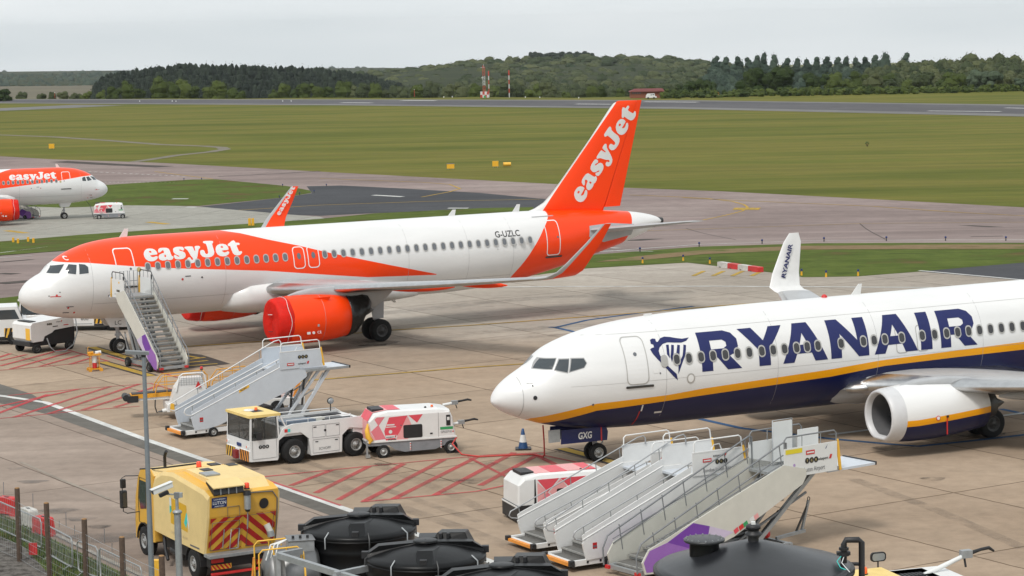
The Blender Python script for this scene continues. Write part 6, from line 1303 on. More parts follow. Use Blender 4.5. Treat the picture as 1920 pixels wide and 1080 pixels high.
def tanker():
    x, y, _ = at(503, 1080, 1.2); g = thing('tank_trailer', 'stainless steel tank trailer with yellow rails, cut off by the bottom edge', 'tank trailer', (x, y, 0), R(12))
    e = MB(); rr = .86; e.lathe([(.02, -.22), (rr * .5, -.17), (rr * .85, -.06), (rr, .05), (rr, 1.25), (rr * .8, 1.38), (.02, 1.42)], (0, 0, 1.15), (1, 0, 0), steelss, 40)
    for s in (.1, .9): e.lathe([(rr + .012, s), (rr + .012, s + .05)], (0, 0, 1.15), (1, 0, 0), hazy, 40)
    e.build('barrel', g)
    e = MB(); e.add([(-.21 + .0 * i, y_, z_) for i, (y_, z_) in enumerate(((.45, 1.0), (-.35, 1.0), (-.35, 1.45), (.45, 1.45)))], [(0, 1, 2, 3)], ink); e.text('Knight', (-.23, .40, 1.1), (0, -1, 0), UZ, .2, signw, w=.7, bold=.04); e.build('name_plate', g)
    e = MB(); e.box(.55, 1.25, -.4, .35, 1.9, 2.2, galv); e.box(.52, 1.28, -.43, .38, 2.2, 2.23, steelss)
    for x_ in (.7, .9, 1.1): e.cyl((x_, -.1, 2.23), (x_, -.1, 2.3), .04, .04, black, 8)
    e.build('valve_box', g, .01)
    for yy in (-.6, .6):
        e = MB(); e.tube([(-.3, yy, .7), (-.3, yy, 1.95), (-.2, yy, 2.06), (.75, yy, 2.1), (.85, yy, 2.0), (.85, yy, 1.6)], .022, hazy, 8)
        for x_ in (.1, .45): e.tube([(x_, yy, 1.5), (x_, yy, 2.08)], .016, hazy, 6)
        e.build('rail', g)
    e = MB()
    for k in range(3): e.tube([(-.1 + .12 * k, -.5, 1.75), (.05 + .1 * k, -.4, 2.15), (.5, -.3, 2.25)], .022, signw, 6)
    e.build('hose', g)
    e = MB(); e.beam((-.6, -.6, .4), (-.45, -.7, 1.9), .05, .05, hazo); e.box(-.2, 1.4, -.7, .7, .2, .35, greysteel); e.build('chassis', g)
    for x_ in (.6,):
        for yy, sd in ((-.9, -1), (.9, 1)): wheel(g, x_, yy, .42, .25, sd, rim=hub)
tanker()
def frame():
    g = thing('steel_frame', 'galvanised steel beam frame around the foot of the black tanks', 'frame')
    def p(a, b, z): return at(a, b, z)
    A = p(522, 1041, 2.0); B = p(700, 1096, 1.9); C = p(628, 1078, 1.95); D = p(700, 1063, 1.95); E_ = p(566, 1033, 2.0)
    for q in ((A, B), (C, D), (A, E_)):
        e = MB(); e.beam(q[0], q[1], .14, .16, galv); e.build('beam', g)
    for q in (A, C, D):
        e = MB(); e.beam(q, (q[0], q[1], 0), .12, .12, galv); e.build('post', g)
    e = MB(); e.beam(A, (A[0] + .1, A[1] + .3, .2), .05, .3, galv); e.build('gusset', g)
frame()
# lower-right tug, only its top in view
def right_tug():
    x, y, _ = at(1640, 1100, 1.6); g = thing('tow_tractor', 'white tow tractor at the bottom right edge, beside the bent pipe of the large tank', 'tow tractor', (x, y, 0), R(18), 'tow tractors')
    e = MB(); e.box(-.9, 3.0, 0, 2.1, .3, 1.45, white); e.ext([(1.0, 1.45), (2.4, 1.45), (2.9, 1.3), (2.9, 1.2), (1.0, 1.2)], .1, 2.0, white); e.build('body', g, .04)
    e = MB(); e.box(-1.0, .9, .1, 1.4, 1.66, 1.74, caby); e.build('roof', g, .02)
    e = MB()
    for px_, py_ in ((-.9, .2), (-.9, 1.2), (.45, .2), (.45, 1.2)): e.box(px_, px_ + .06, py_, py_ + .06, 1.4, 1.62, white)
    e.box(-.92, -.88, .2, 1.25, 1.45, 1.6, glass); e.build('cab_frame', g)
    for (x0, x1, y0, y1) in ((-.8, .6, 1.5, 1.95), (.7, 2.0, .9, 1.25), (.2, 1.0, 1.75, 2.0)):
        e = MB(); n = 12
        for k in range(n): xx = x0 + (x1 - x0) * k / n; e.box(xx, xx + (x1 - x0) / n * .6, y0, y1, 1.5, 1.55, black)
        e.box(x0, x1, y0, y1, 1.46, 1.505, galv); e.build('grille', g)
    beacon(g, .1, .8, 1.74, .085, .2, amber)
    e = MB(); e.tube([(.9, 1.6, 1.5), (.9, 1.6, 1.85)], .02, black); e.ext(rrect(.68, 1.12, 1.85, 2.1, .09), 1.56, 1.62, black); e.ext(rrect(.72, 1.08, 1.88, 2.07, .07), 1.55, 1.561, galv); e.build('mirror', g)
    e = MB(); e.tube([(-.8, 2.0, 1.5), (-.8, 2.0, 1.75), (.2, 2.0, 1.78), (.2, 2.0, 1.5)], .02, signw); e.tube([(.2, 2.0, 1.76), (.5, 1.95, 1.74), (.65, 1.9, 1.66)], .05, black, 8); e.build('rail', g)
    e = MB(); e.cyl((2.0, 1.4, 1.35), (3.4, 1.5, 1.8), .07, .06, signw, 12); e.box(3.3, 3.6, 1.4, 1.6, 1.75, 1.95, galv); e.tube([(3.55, 1.5, 1.85), (3.9, 1.5, 1.93), (4.15, 1.52, 1.95), (4.3, 1.52, 1.85)], [.06, .045, .05, .03], black, 8); e.tube([(3.4, 1.5, 1.75), (3.42, 1.45, 1.5)], .03, black); e.build('connector_arm', g)
    for xx in (-.2, 2.2):
        for yy, sd in ((.1, -1), (2.0, 1)): wheel(g, xx, yy, .45, .3, sd)
right_tug()

# lamp post, camera post
x, y, _ = at(285, 1094, .8); x0, y0 = x, y
zt = H + y * ray(274, 668)[2] / ray(274, 668)[1]
g = thing('lamp_post', 'tall thin galvanised lamp post with a flat lamp head, in front of the sweeper lorry', 'lamp post', (x, y, 0))
e = MB(); e.tube([(0, 0, 0), (0, 0, zt * .5), (0, 0, zt)], [.085, .07, .055], mat('lamp_post_grey', (.26, .29, .32), .5, .4, dirt=.1), 14); e.box(-.2, .2, -.2, .2, 0, .05, galv); e.build('pole', g)
e = MB(); e.beam((-.5, -.05, zt + .14), (.14, .05, zt + .08), .26, .09, greysteel); e.box(-.06, .06, -.06, .06, zt - .02, zt + .1, black); e.beam((-.48, -.05, zt + .085), (-.1, .0, zt + .07), .2, .01, signw); e.build('lamp_head', g, .02)
x, y, _ = at(337, 1090, .9)
z1 = H + y * ray(333, 962)[2] / ray(333, 962)[1]; z2 = H + y * ray(331, 930)[2] / ray(331, 930)[1]
g = thing('camera_post', 'grey post carrying a white security camera, in front of the sweeper lorry', 'camera post', (x, y, 0))
e = MB(); e.tube([(0, 0, 0), (0, 0, z1)], .095, galv, 18); e.lathe([(.1, 0), (.13, .0), (.13, .05), (.09, .08), (.04, .1)], (0, 0, z1), UZ, galv, 18); e.tube([(0, 0, z1), (0, 0, z2)], .045, galv, 12); e.build('pole', g)
e = MB(); e.box(-.07, .07, -.06, .06, z2 - .06, z2 + .1, greysteel); e.box(.05, .16, -.05, .05, z2 - .04, z2 + .09, galv); e.tube([(0, 0, z2 + .04), (-.3, -.1, z2 + .08)], .025, galv); e.build('bracket', g)
e = MB(); a = Vector((-.62, -.3, z2 + .18)); b_ = Vector((-.12, -.02, z2 + .34)); e.beam(a, b_, .15, .15, signw); e.beam(a - (b_ - a) * .1 + Vector((0, 0, .08)), b_ + Vector((0, 0, .08)), .19, .02, signw); e.beam(a - (b_ - a) * .03, a, .12, .12, glass); e.beam((-.45, -.2, z2 + .05), (-.22, -.08, z2 + .14), .12, .1, black); e.build('camera', g, .012)

# bank, gravel and kerb at the lower left
psheet('grass_bank', [(-500, 880), (0, 966), (45, 985), (95, 1012), (190, 1058), (300, 1110), (420, 1180), (100, 1400), (-900, 1400)], m_grass, .05)
psheet('gravel_bank', [(-500, 930), (0, 1008), (45, 1030), (75, 1062), (120, 1110), (150, 1180), (-300, 1400), (-900, 1200)], m_gravel, .07)
M = Marks(); M.line([(-400, 878), (0, 957), (50, 976), (100, 1003), (195, 1050), (310, 1104), (430, 1160)], .16, mat('kerb_stone', (.36, .33, .29), .9, dirt=.2), .075); o = M.build('kerb'); o['kind'] = 'structure'
# blades of grass on the bank
rnd = random.Random(5); e = MB()
poly_a = [(-40, 966), (0, 968), (45, 988), (95, 1015), (190, 1061), (260, 1098), (120, 1098), (75, 1058), (40, 1026), (-40, 1005)]
gl = [mat('grass_blade', (.06, .11, .02), .7, dirt=.2, scale=8), mat('dry_grass_blade', (.16, .14, .05), .8, dirt=.2, scale=8)]
def inside(px, py, P):
    c = False
    for (x1, y1), (x2, y2) in zip(P, P[1:] + P[:1]):
        if (y1 > py) != (y2 > py) and px < (x2 - x1) * (py - y1) / (y2 - y1) + x1: c = not c
    return c
for _ in range(9000):
    px_, py_ = rnd.uniform(-40, 260), rnd.uniform(966, 1098)
    if not inside(px_, py_, poly_a): continue
    X, Y, _z = at(px_, py_); h = rnd.uniform(.05, .16); t = rnd.uniform(0, pi); w = .02; l = rnd.uniform(-.05, .05)
    e.add([(X - w * cos(t), Y - w * sin(t), .05), (X + w * cos(t), Y + w * sin(t), .05), (X + l, Y + l, .05 + h)], [(0, 1, 2)], gl[rnd.random() < .3])
tag(e.build('grass_tufts'), 'rough green grass growing on the bank inside the fence', 'grass', None, 'stuff')

g = None; posts = []
for px_, py_ in ((-40, 888), (31, 915), (88, 943), (157, 973), (228, 1007), (304, 1042)):
    posts.append(at(px_, py_, 2.35))
g = thing('wire_fence', 'wire mesh fence on thick weathered wooden posts at the lower left', 'fence', (posts[1][0], posts[1][1], 0)); ox, oy = posts[1][:2]
for k, (X, Y, Z) in enumerate(posts):
    e = MB(); lean = .02 * sin(k * 2.3); e.tube([(0, 0, 0), (lean, 0, 2.33), (lean, 0, 2.35)], [.085, .08, .07], wood, 12); e.lathe([(.078, 0), (.06, .02), (.002, .03)], (lean, 0, 2.345), UZ, mat('cut_wood_top', (.36, .20, .08), .8, dirt=.2), 12); e.build('post', g, loc=(X - ox, Y - oy, 0))
e = MB()
for (a, b_) in zip(posts[:-1], posts[1:]):
    a = Vector((a[0] - ox, a[1] - oy, 0)); b_ = Vector((b_[0] - ox, b_[1] - oy, 0)); L_ = (b_ - a).length
    for k in range(9): z = .15 + k * .22; e.tube([a + Vector((0, 0, z)), (a + b_) / 2 + Vector((0, 0, z - .02)), b_ + Vector((0, 0, z))], .004 if k < 8 else .007, galv, 3)
    n = int(L_ / .15)
    for k in range(1, n): q = a + (b_ - a) * k / n; e.tube([q + Vector((0, 0, .12)), q + Vector((0, 0, 1.9))], .003, galv, 3)
e.build('mesh', g)
def barrier(label, a, b_):
    A = Vector(at(*a)); B = Vector(at(*b_)); d = B - A; L_ = d.length; g = thing('crowd_barrier', label, 'barrier', tuple(A), math.atan2(d.y, d.x), 'galvanised crowd barriers along the kerb')
    e = MB(); e.tube([(.05, 0, .2), (.02, 0, .95), (.12, 0, 1.05), (L_ - .12, 0, 1.05), (L_ - .02, 0, .95), (L_ - .05, 0, .2), (L_ - .15, 0, .14), (.15, 0, .14)], .021, galv, 7, closed=True); e.build('frame', g)
    e = MB(); n = int(L_ / .13)
    for k in range(1, n): e.tube([(L_ * k / n, 0, .14), (L_ * k / n, 0, 1.05)], .006, galv, 4)
    e.build('bars', g)
    for x_ in (.35, L_ - .35): e = MB(); e.tube([(x_, -.3, 0), (x_, 0, .16), (x_, .3, 0)], .018, galv, 6); e.build('foot', g)
    return g
barrier('crowd barrier behind the leftmost wooden post', (-30, 985), (80, 1036)); barrier('crowd barrier between the second and third wooden posts', (88, 1046), (138, 1074)); barrier('crowd barrier at the third wooden post', (146, 1078), (186, 1092)); barrier('crowd barrier at the fourth wooden post', (188, 1092), (268, 1132))
e = MB(); X, Y, Z = at(62, 1030, .35); e.box(-.13, .13, -.02, .02, .18, .55, redp); o = e.build('warning_sign', None, loc=(X, Y, 0)); tag(o, 'small red plate hanging on the crowd barrier by the second post', 'sign')
def plastic_barrier(label, px_, py_, m, rz):
    X, Y, _ = at(px_, py_); g = thing('road_barrier', label, 'barrier', (X, Y, 0), rz, 'plastic road barriers at the lower left'); g.scale = (.85, .85, .8)
    e = MB(); e.ext([(-.55, .0), (-.55, .12), (-.5, .5), (-.46, .72), (-.38, .78), (.38, .78), (.46, .72), (.5, .5), (.55, .12), (.55, 0), (.3, 0), (.25, .1), (-.25, .1), (-.3, 0)], -.2, .2, m); e.build('body', g, .04)
    e = MB()
    for x_ in (-.25, .25): e.ext(rrect(x_ - .14, x_ + .14, .28, .56, .04), -.22, -.2, m)
    e.box(-.1, .1, -.05, .05, .78, .8, black); e.build('panel', g, .01)
    return g
rb = mat('barrier_red_plastic', (.60, .03, .03), .5, dirt=.15); wb = mat('barrier_white_plastic', (.62, .60, .56), .55, dirt=.2)
plastic_barrier('red plastic road barrier at the left edge', 14, 966, rb, R(-30)); plastic_barrier('white plastic road barrier between two red ones', 54, 988, wb, R(-55)); plastic_barrier('red plastic road barrier right of the white one', 82, 1004, rb, R(-50))
for i, (a, b_, h) in enumerate(((7, 930, .5), (62, 952, .5), (124, 988, .5), (111, 990, .25), (140, 1002, .3), (196, 1020, .5), (210, 1036, .3))):
    X, Y, _ = at(a, b_); e = MB(); e.tube([(0, 0, 0), (.01, 0, h)], .012, greysteel, 5); o = e.build('marker_rod', None, loc=(X, Y, 0)); tag(o, 'thin steel rod standing at the apron edge beyond the wooden posts', 'rod', 'thin rods along the apron edge')
X, Y, _ = at(293, 1075, .9); g = thing('junction_box', 'small yellow box on a short post beside the lamp post', 'box', (X, Y, 0)); e = MB(); e.tube([(0, 0, 0), (0, 0, 1)], .03, galv); e.build('post', g); e = MB(); e.box(-.1, .12, -.08, .08, .75, 1.3, hazy); e.build('box', g, .02)

# cone, hoses, trolley, pushback tractors
X, Y, _ = at(981, 843); g = thing('traffic_cone', 'blue and white traffic cone by the nose of the blue-bellied airliner', 'traffic cone', (X, Y, 0))
e = MB(); e.ext(rrect(-.3, .3, -.3, .3, .06), 0, .07, black, T=lambda x, y, z: (x, z, y)); e.build('base', g)
e = MB(); cb_ = mat('cone_blue', (.015, .07, .20), .5); e.lathe([(.19, .07), (.14, .3)], (0, 0, 0), UZ, cb_, 20); e.lathe([(.14, .3), (.085, .58)], (0, 0, 0), UZ, signw, 20); e.lathe([(.085, .58), (.045, .8), (.02, .82), (.002, .82)], (0, 0, 0), UZ, cb_, 20); e.build('cone', g)
e = MB(); P = []; a = Vector(at(856, 820, .6)); P = [a, Vector(at(848, 832, .45)), Vector(at(866, 852, .05)), Vector(at(900, 856, .06)), Vector(at(960, 853, .06)), Vector(at(1000, 852, .06)), Vector(at(1019, 856, .06)), Vector(at(1021, 852, .3)), Vector(at(1020, 825, .7)), Vector(at(1018, 797, 1.25))]
e.tube(P, .03, mat('red_cable', (.55, .04, .03), .5, dirt=.1), 7); tag(e.build('power_cable'), 'red cable from the red and white power unit up to the blue-bellied airliner nose', 'cable')
e = MB(); a = Vector(at(154, 388)); e.tube([a + Vector((0, 0, 2.2)), a + Vector((.2, 0, 1.2)), a + Vector((1.0, 0, .1)), Vector(at(176, 411)) + Vector((0, 0, .1)), Vector(at(185, 408)) + Vector((0, 0, .4))], .03, black, 6); tag(e.build('power_cable'), 'thin cable from the far airliner nose to the small distant power unit', 'cable')
X, Y, _ = at(178, 696); g = thing('fire_extinguisher_trolley', 'orange wheeled trolley with a white and red bottle near the nose wheel stairs', 'trolley', (X, Y, 0), R(20))
e = MB(); e.box(-.3, .3, -.22, -.16, .1, .16, loadery); e.box(-.3, .3, .16, .22, .1, .16, loadery); e.box(-.3, -.24, -.2, .2, .1, .16, loadery); e.box(.24, .3, -.2, .2, .1, .16, loadery)
for a, b_ in ((-.2, -.18), (.2, -.18), (-.2, .18), (.2, .18)): e.tube([(a, b_, .14), (a, b_, .95)], .018, loadery)
e.box(-.3, .3, -.2, .2, .78, .84, loadery); e.tube([(-.3, 0, .95), (-.3, 0, 1.15), (-.25, 0, 1.2)], .015, loadery); e.build('frame', g)
e = MB(); e.cyl((0, 0, .15), (0, 0, .42), .11, .11, redp, 16); e.build('red_bottle', g); e = MB(); e.cyl((0, 0, .42), (0, 0, .78), .11, .11, signw, 16); e.cyl((.05, 0, .88), (.32, 0, .9), .09, .09, signw, 14); e.cyl((-.32, 0, .88), (-.05, 0, .9), .07, .07, loadery, 12); e.build('bottle', g)
for a in (-.26, .26):
    for b_, sd in ((-.26, -1), (.26, 1)):
        e = MB(); e.cyl((a, b_ - .03, .09), (a, b_ + .03, .09), .09, .09, loadery, 14); e.build('wheel', g)
def pushback(label, loc, rz, mirror=1):
    g = thing('pushback_tractor', label, 'tractor', loc, rz, 'pushback tractors'); e = MB()
    e.box(0, 6.3, 0, 2.3, .3, .95, white); e.build('body', g, .04)
    e = MB(); stripes(e, 0, 4.2, 6.25, .42, .9, 9, hazy, black, 'y', -.01, .1); e.box(4.2, 6.3, -.02, 2.32, .3, .4, black); e.text('600', (3.5, -.012, .62), UX, UZ, .16, ink, w=.4); e.box(3.1, 4.1, -.006, 0, .4, .44, galv); e.build('hazard_band', g)
    e = MB()
    for x_ in (.15, 1.5):
        for y_ in (.1, 2.2): e.beam((x_, y_, .95), (x_ + (.1 if x_ < 1 else 0), y_, 1.75), .07, .07, white)
    e.box(.1, 1.65, .05, 2.25, 1.72, 1.82, white); e.box(.3, 1.2, .3, 2.0, .95, 1.5, black); e.build('cab', g)
    e = MB(); e.box(.24, .25, .15, 2.1, 1.0, 1.7, glass); e.box(.3, 1.45, .08, .085, 1.0, 1.7, glass); e.build('window', g)
    for x_ in (1.9, 5.2):
        for y_, sd in ((.1, -1), (2.2, 1)): wheel(g, x_, y_, .45, .35, sd, rim=hubdark)
    return g
X, Y, _ = at(32, 624); pushback('low white tractor numbered 600 with black and yellow bands, behind the nose wheel', (X, Y, 0), R(0))
def left_van():
    X, Y, _ = at(-46, 650); g = thing('service_truck', 'white cabbed service truck with striped bumper, cut off by the left edge', 'truck', (X, Y, 0), R(12)); e = MB()
    e.ext([(0, .45), (0, 1.25), (.5, 1.3), (.8, 2.0), (2.2, 2.0), (2.45, 1.35), (2.7, 1.3), (2.7, .45)], 0, 1.9, white); e.box(0, 2.7, .05, 1.85, .25, .5, black); e.build('body', g, .04)
    e = MB(); e.ext([(.95, 1.35), (1.1, 1.85), (2.08, 1.85), (2.3, 1.35)], -.006, 0, glass); e.add([(2.2 + .008, .12, 1.9), (2.208, 1.78, 1.9), (2.46, 1.78, 1.38), (2.46, .12, 1.38)], [(0, 1, 2, 3)], glass); e.build('window', g)
    e = MB(); stripes(e, 2.72, .05, 1.85, .4, .95, 8, hazy, black, 'x', .01); stripes(e, -.01, 1.5, 2.7, .4, .9, 5, hazy, black, 'y', -.006); e.build('hazard_band', g)
    for x_ in (.6, 2.0): wheel(g, x_, .05, .36, .22, -1, rim=hubdark)
left_van()
# ---------------------------------------------------------------- airfield furniture
def small(name, label, cat, px_, py_, group=None):
    X, Y, Z = at(px_, py_)
    if py_ < 187 and Y > CREST(X) - 4: D = CREST(X) - 6; X = atd(px_, py_, D)[0]; Y = D; Z = ZG(D - 3, X)
    return thing(name, label, cat, (X, Y, Z), 0, group)
ysign = mat('airfield_sign_yellow', (.80, .42, .02), .5, dirt=.06)
for px_, py_, w, h, lab in ((97, 280, 1.0, .85, 'yellow airfield sign alone in the grass at the far left'), (845, 318, 1.1, .7, 'yellow airfield sign, left one of two in the grass behind the long white fuselage'), (929, 314, .9, .8, 'square yellow airfield sign beside the yellow barrel')):
    g = small('airfield_sign', lab, 'sign', px_, py_, 'yellow airfield signs'); e = MB(); e.box(-w / 2, w / 2, -.06, .06, .15, .15 + h, ysign); e.build('panel', g, .02); e = MB()
    for x_ in (-w * .35, w * .3): e.box(x_, x_ + .05, -.03, .03, 0, .2, galv)
    if 'left one' in lab: e.box(-w / 2 - .02, w / 2 + .02, -.08, .08, .12 + h, .2 + h, greysteel)
    e.build('legs', g)
g = small('barrel', 'yellow drum lying in the grass beside the square yellow sign', 'barrel', 951, 313); e = MB(); e.cyl((-.55, 0, .4), (.55, .05, .4), .3, .3, hazy, 14); e.cyl((-.58, 0, .4), (-.5, 0, .4), .32, .32, loadery, 14); e.build('drum', g)
g = small('airfield_sign', 'pair of yellow upright panels behind the nose of the middle airliner', 'sign', 471, 425, 'yellow airfield signs')
for x_ in (-.3, .05): e = MB(); e.box(x_, x_ + .28, -.08, .08, .12, .9, ysign); e.build('panel', g, .01); e = MB(); e.box(x_ + .1, x_ + .16, -.03, .03, 0, .12, black); e.build('leg', g)
for i, (a, b_) in enumerate(((25, 455), (34, 457), (53, 454), (63, 456))):
    g = small('marker_post', 'short orange post in the verge at the left edge', 'marker post', a, b_, 'short orange posts at the left edge'); e = MB(); e.box(-.1, .1, -.1, .1, 0, .5, ysign); e.build('post', g, .01); e = MB(); e.box(-.13, .13, -.13, .13, 0, .05, black); e.build('base', g)
for a, b_ in ((1200, 473), (1311, 463), (1429, 457.5), (1545, 453.5), (1662, 452), (1773, 452), (1886, 452), (345, 339), (378, 338), (530, 350), (612, 350), (589, 362), (562, 366), (524, 372)):
    g = small('edge_light', 'tiny dark edge light beside the taxiway', 'light', a, b_, 'dark edge lights beside the taxiways'); e = MB(); e.cyl((0, 0, 0), (0, 0, .22), .05, .04, darkmetal, 8); e.build('stem', g); e = MB(); e.sphere((0, 0, .3), .09, blue, 8); e.build('lens', g)
for a, b_ in ((1205, 494), (1281, 489.5), (1331, 495), (1503, 517), (1549, 520), (1609, 518)):
    g = small('edge_light', 'yellow-stemmed edge light at the border of the right verge', 'light', a, b_, 'yellow-stemmed edge lights on the right verge'); e = MB(); e.cyl((0, 0, 0), (0, 0, .3), .07, .05, ysign, 8); e.build('stem', g); e = MB(); e.cyl((0, 0, .3), (0, 0, .44), .07, .06, blue, 8); e.build('lens', g)
for i in range(4):
    a, b_ = 1359 + 19.3 * i, 502 + 2.6 * i; X, Y, Z = at(a, b_); X2, Y2, _ = at(1427, 511); X1, Y1, _ = at(1349, 501)
    lab = ('white block at the left end of the red and white row', 'red block second from the left in the row', 'white block second from the right in the row', 'red block at the right end of the red and white row')[i]
    g = thing('barrier_block', lab, 'barrier', (X, Y, Z), math.atan2(Y2 - Y1, X2 - X1), 'red and white barrier blocks on the right stand'); L_ = sqrt((X2 - X1) ** 2 + (Y2 - Y1) ** 2) / 8 * .97
    e = MB(); e.ext([(-L_, 0), (-L_, .32), (-L_ * .95, .36), (L_ * .95, .36), (L_, .32), (L_, 0)], -.2, .2, (wb, rb)[i % 2]); e.box(-L_ * .6, -L_ * .3, -.22, .22, 0, .06, black); o = e.build('block', g, .02)
# masts beyond the runway
mred, mwht = mat('mast_red', (.50, .06, .04), .6), mat('mast_white', (.66, .66, .66), .6)
g = small('mast', 'tall red and white lattice mast standing on a chequered hut', 'mast', 908, 183); e = MB(); h0, h1 = 1.7, 8.9
for k in range(8):
    za = h0 + (h1 - h0) * k / 8; zb = h0 + (h1 - h0) * (k + 1) / 8; m = mred if k in (0, 1, 6, 7) or k == 5 else mwht
    for a, b_ in ((-.3, -.3), (.3, -.3), (.3, .3), (-.3, .3)): e.beam((a, b_, za), (a, b_, zb), .1, .1, m)
    for s in (-.3, .3): e.beam((-.3, s, za), (.3, s, zb), .06, .06, m); e.beam((.3, s, za), (-.3, s, zb), .06, .06, m)
e.build('lattice', g); e = MB(); e.box(-.9, .3, -.05, .05, h1 - .3, h1 - .2, mwht); e.tube([(0, 0, h1), (0, 0, h1 + .7)], .05, mwht); e.sphere((-.2, 0, h1 + .1), .2, mred, 8); e.box(-.7, -.3, -.1, .1, 5.6, 5.85, mwht); e.build('antenna', g)
e = MB()
for i in range(4):
    for k in range(2): e.box(-1.1 + .62 * i, -1.1 + .62 * (i + 1), -.8, .8, .85 * k, .85 * (k + 1), (mred, mwht)[(i + k) % 2])
e.box(-.1, .5, -.83, -.8, 0, .6, green); e.build('hut', g)
for a, b_, lab, hh in ((917, 181, 'thin striped pole close beside the lattice mast', 7.4), (955, 181, 'thin red and white striped pole standing alone right of the lattice mast', 7.6)):
    g = small('mast', lab, 'mast', a, b_); e = MB()
    for k in range(6): e.cyl((0, 0, hh * k / 6), (0, 0, hh * (k + 1) / 6), .14 if k < 5 else .2, .14 if k < 5 else .2, (mred, mwht)[(k + 1) % 2], 8)
    e.build('pole', g); e = MB(); e.sphere((0, 0, hh), .2, mred, 8); e.build('lamp', g)
for a, b_, hh in ((777, 181, 2.2), (103, 184, 1.8)):
    g = small('mast', 'short thin orange pole beyond the runway', 'mast', a, b_, 'short orange poles beyond the runway'); e = MB(); e.cyl((0, 0, 0), (0, 0, hh), .07, .06, mred, 6); e.build('pole', g); e = MB(); e.sphere((0, 0, hh), .12, signw, 6); e.build('lamp', g)
def ground_far(px_, py_): return at(px_, py_)
X, Y, _ = atd(1180, 181, 664); X2 = atd(1246, 179, 664)[0]; Z = ZG(664)
g = thing('brick_building', 'low brick building with a dark red roof beyond the runway', 'building', (X, Y, Z), 0); L_ = (X2 - X); brick = mat('red_brick', (.26, .09, .05), .9, dirt=.15, scale=6)
e = MB(); e.box(.3, L_ - .3, 0, 5, 0, 2.0, brick); e.build('wall', g)
e = MB(); rf_ = mat('dark_red_roof', (.16, .03, .03), .7, dirt=.15); e.add([(0, -.6, 1.75), (L_, -.6, 1.75), (L_, 5.6, 1.75), (0, 5.6, 1.75), (1.6, 2.5, 2.55), (L_ - .4, 2.5, 2.55)], [(0, 1, 5, 4), (2, 3, 4, 5), (1, 2, 5), (3, 0, 4), (0, 3, 2, 1)], rf_); e.build('roof', g)
for i in range(5): e = MB(); e.box(.8 + .5 * i, 1.15 + .5 * i, -.02, 0, 1.2, 1.6, galv); e.box(.84 + .5 * i, 1.11 + .5 * i, -.03, -.02, 1.24, 1.56, glass); e.build('window', g)
X, Y, _ = atd(1211, 180, 656); Z = ZG(656); g = thing('parked_van', 'white van parked in front of the low brick building', 'van', (X, Y, Z), 0); e = MB(); e.ext([(.0, .3), (.1, .9), (.5, 1.4), (2.4, 1.4), (2.5, .7), (2.9, .65), (3.0, .3)], 0, 1.5, white); e.build('body', g, .03); e = MB(); e.box(1.3, 1.6, -.02, 0, .95, 1.2, glass); e.box(1.8, 2.3, -.02, 0, 1.0, 1.25, glass); e.build('window', g)
for x_ in (.6, 2.2): e = MB(); e.cyl((x_, -.02, .25), (x_, .2, .25), .25, .25, rubber, 12); e.build('wheel', g)
for a, b_, m, hh, lab in ((1311, 177, hazo, 1.3, 'orange post left of the white one at the far fence'), (1346, 176.5, hazo, 1.1, 'orange post right of the white one at the far fence'), (1320, 178, signw, .9, 'thin white post between two orange ones at the far fence'), (1417, 175.6, signw, .6, 'small white post in the grass, left of the white box'), (1425, 175.6, signw, .7, 'small white box in the grass beyond the runway')):
    g = small('marker_board', lab, 'marker', a, b_); e = MB(); w = .25 if 'box' not in lab else .4; w = .1 if 'thin' in lab else w; e.box(-.05, .05, -.05, .05, 0, hh * .4, galv); e.build('leg', g); e = MB(); e.box(-w, w, -.06, .06, hh * .35, hh, m); e.build('board', g)
for a, b_ in ((832, 182), (848, 182.5), (985, 179.6), (1012, 179.6), (1085, 179.4), (262, 190.8), (323, 190.6), (330, 190.8), (530, 190.4), (546, 190.4)):
    g = small('runway_light', 'tiny white light fitting beside the runway', 'light', a, b_, 'tiny lights along the runway'); e = MB(); e.cyl((0, 0, 0), (0, 0, .35), .16, .12, signw, 6); e.build('body', g)
e = MB(); P = [at(a, b_) for a, b_ in ((1240, 176), (1290, 175), (1400, 173.6), (1560, 171.6), (1740, 169), (1920, 166.6), (2100, 165))]; fence_grey = mat('fence_wire_grey', (.16, .18, .16), .7)
g = thing('perimeter_fence', 'long grey wire perimeter fence in front of the trees beyond the runway', 'fence', P[0])
posts = []
for a, b_ in zip(P[:-1], P[1:]):
    n = 12
    for k in range(n): posts.append(tuple(a[i] + (b_[i] - a[i]) * k / n for i in range(3)))
for k, q in enumerate(posts):
    e = MB(); e.box(-.05, .05, -.05, .05, 0, 2.0, fence_grey); e.build('post', g, loc=tuple(q[i] - P[0][i] for i in range(3)))
e = MB()
for a, b_ in zip(posts[:-1], posts[1:]):
    a = Vector(a) - Vector(P[0]); b_ = Vector(b_) - Vector(P[0])
    for z in (.3, .7, 1.1, 1.5, 1.9): e.beam(a + Vector((0, 0, z)), b_ + Vector((0, 0, z)), .02, .02, fence_grey)
e.build('wire', g)
g = small('bush', 'tiny dark weed standing alone in the field at the right', 'bush', 1626, 275); e = MB()
for k in range(7): e.tube([(0, 0, 0), (.25 * cos(k), .25 * sin(k), .5 + .1 * (k % 3))], .03, wood, 4); e.sphere((.25 * cos(k), .25 * sin(k), .55 + .1 * (k % 3)), .1, gl[0], 6)
e.build('stems', g)
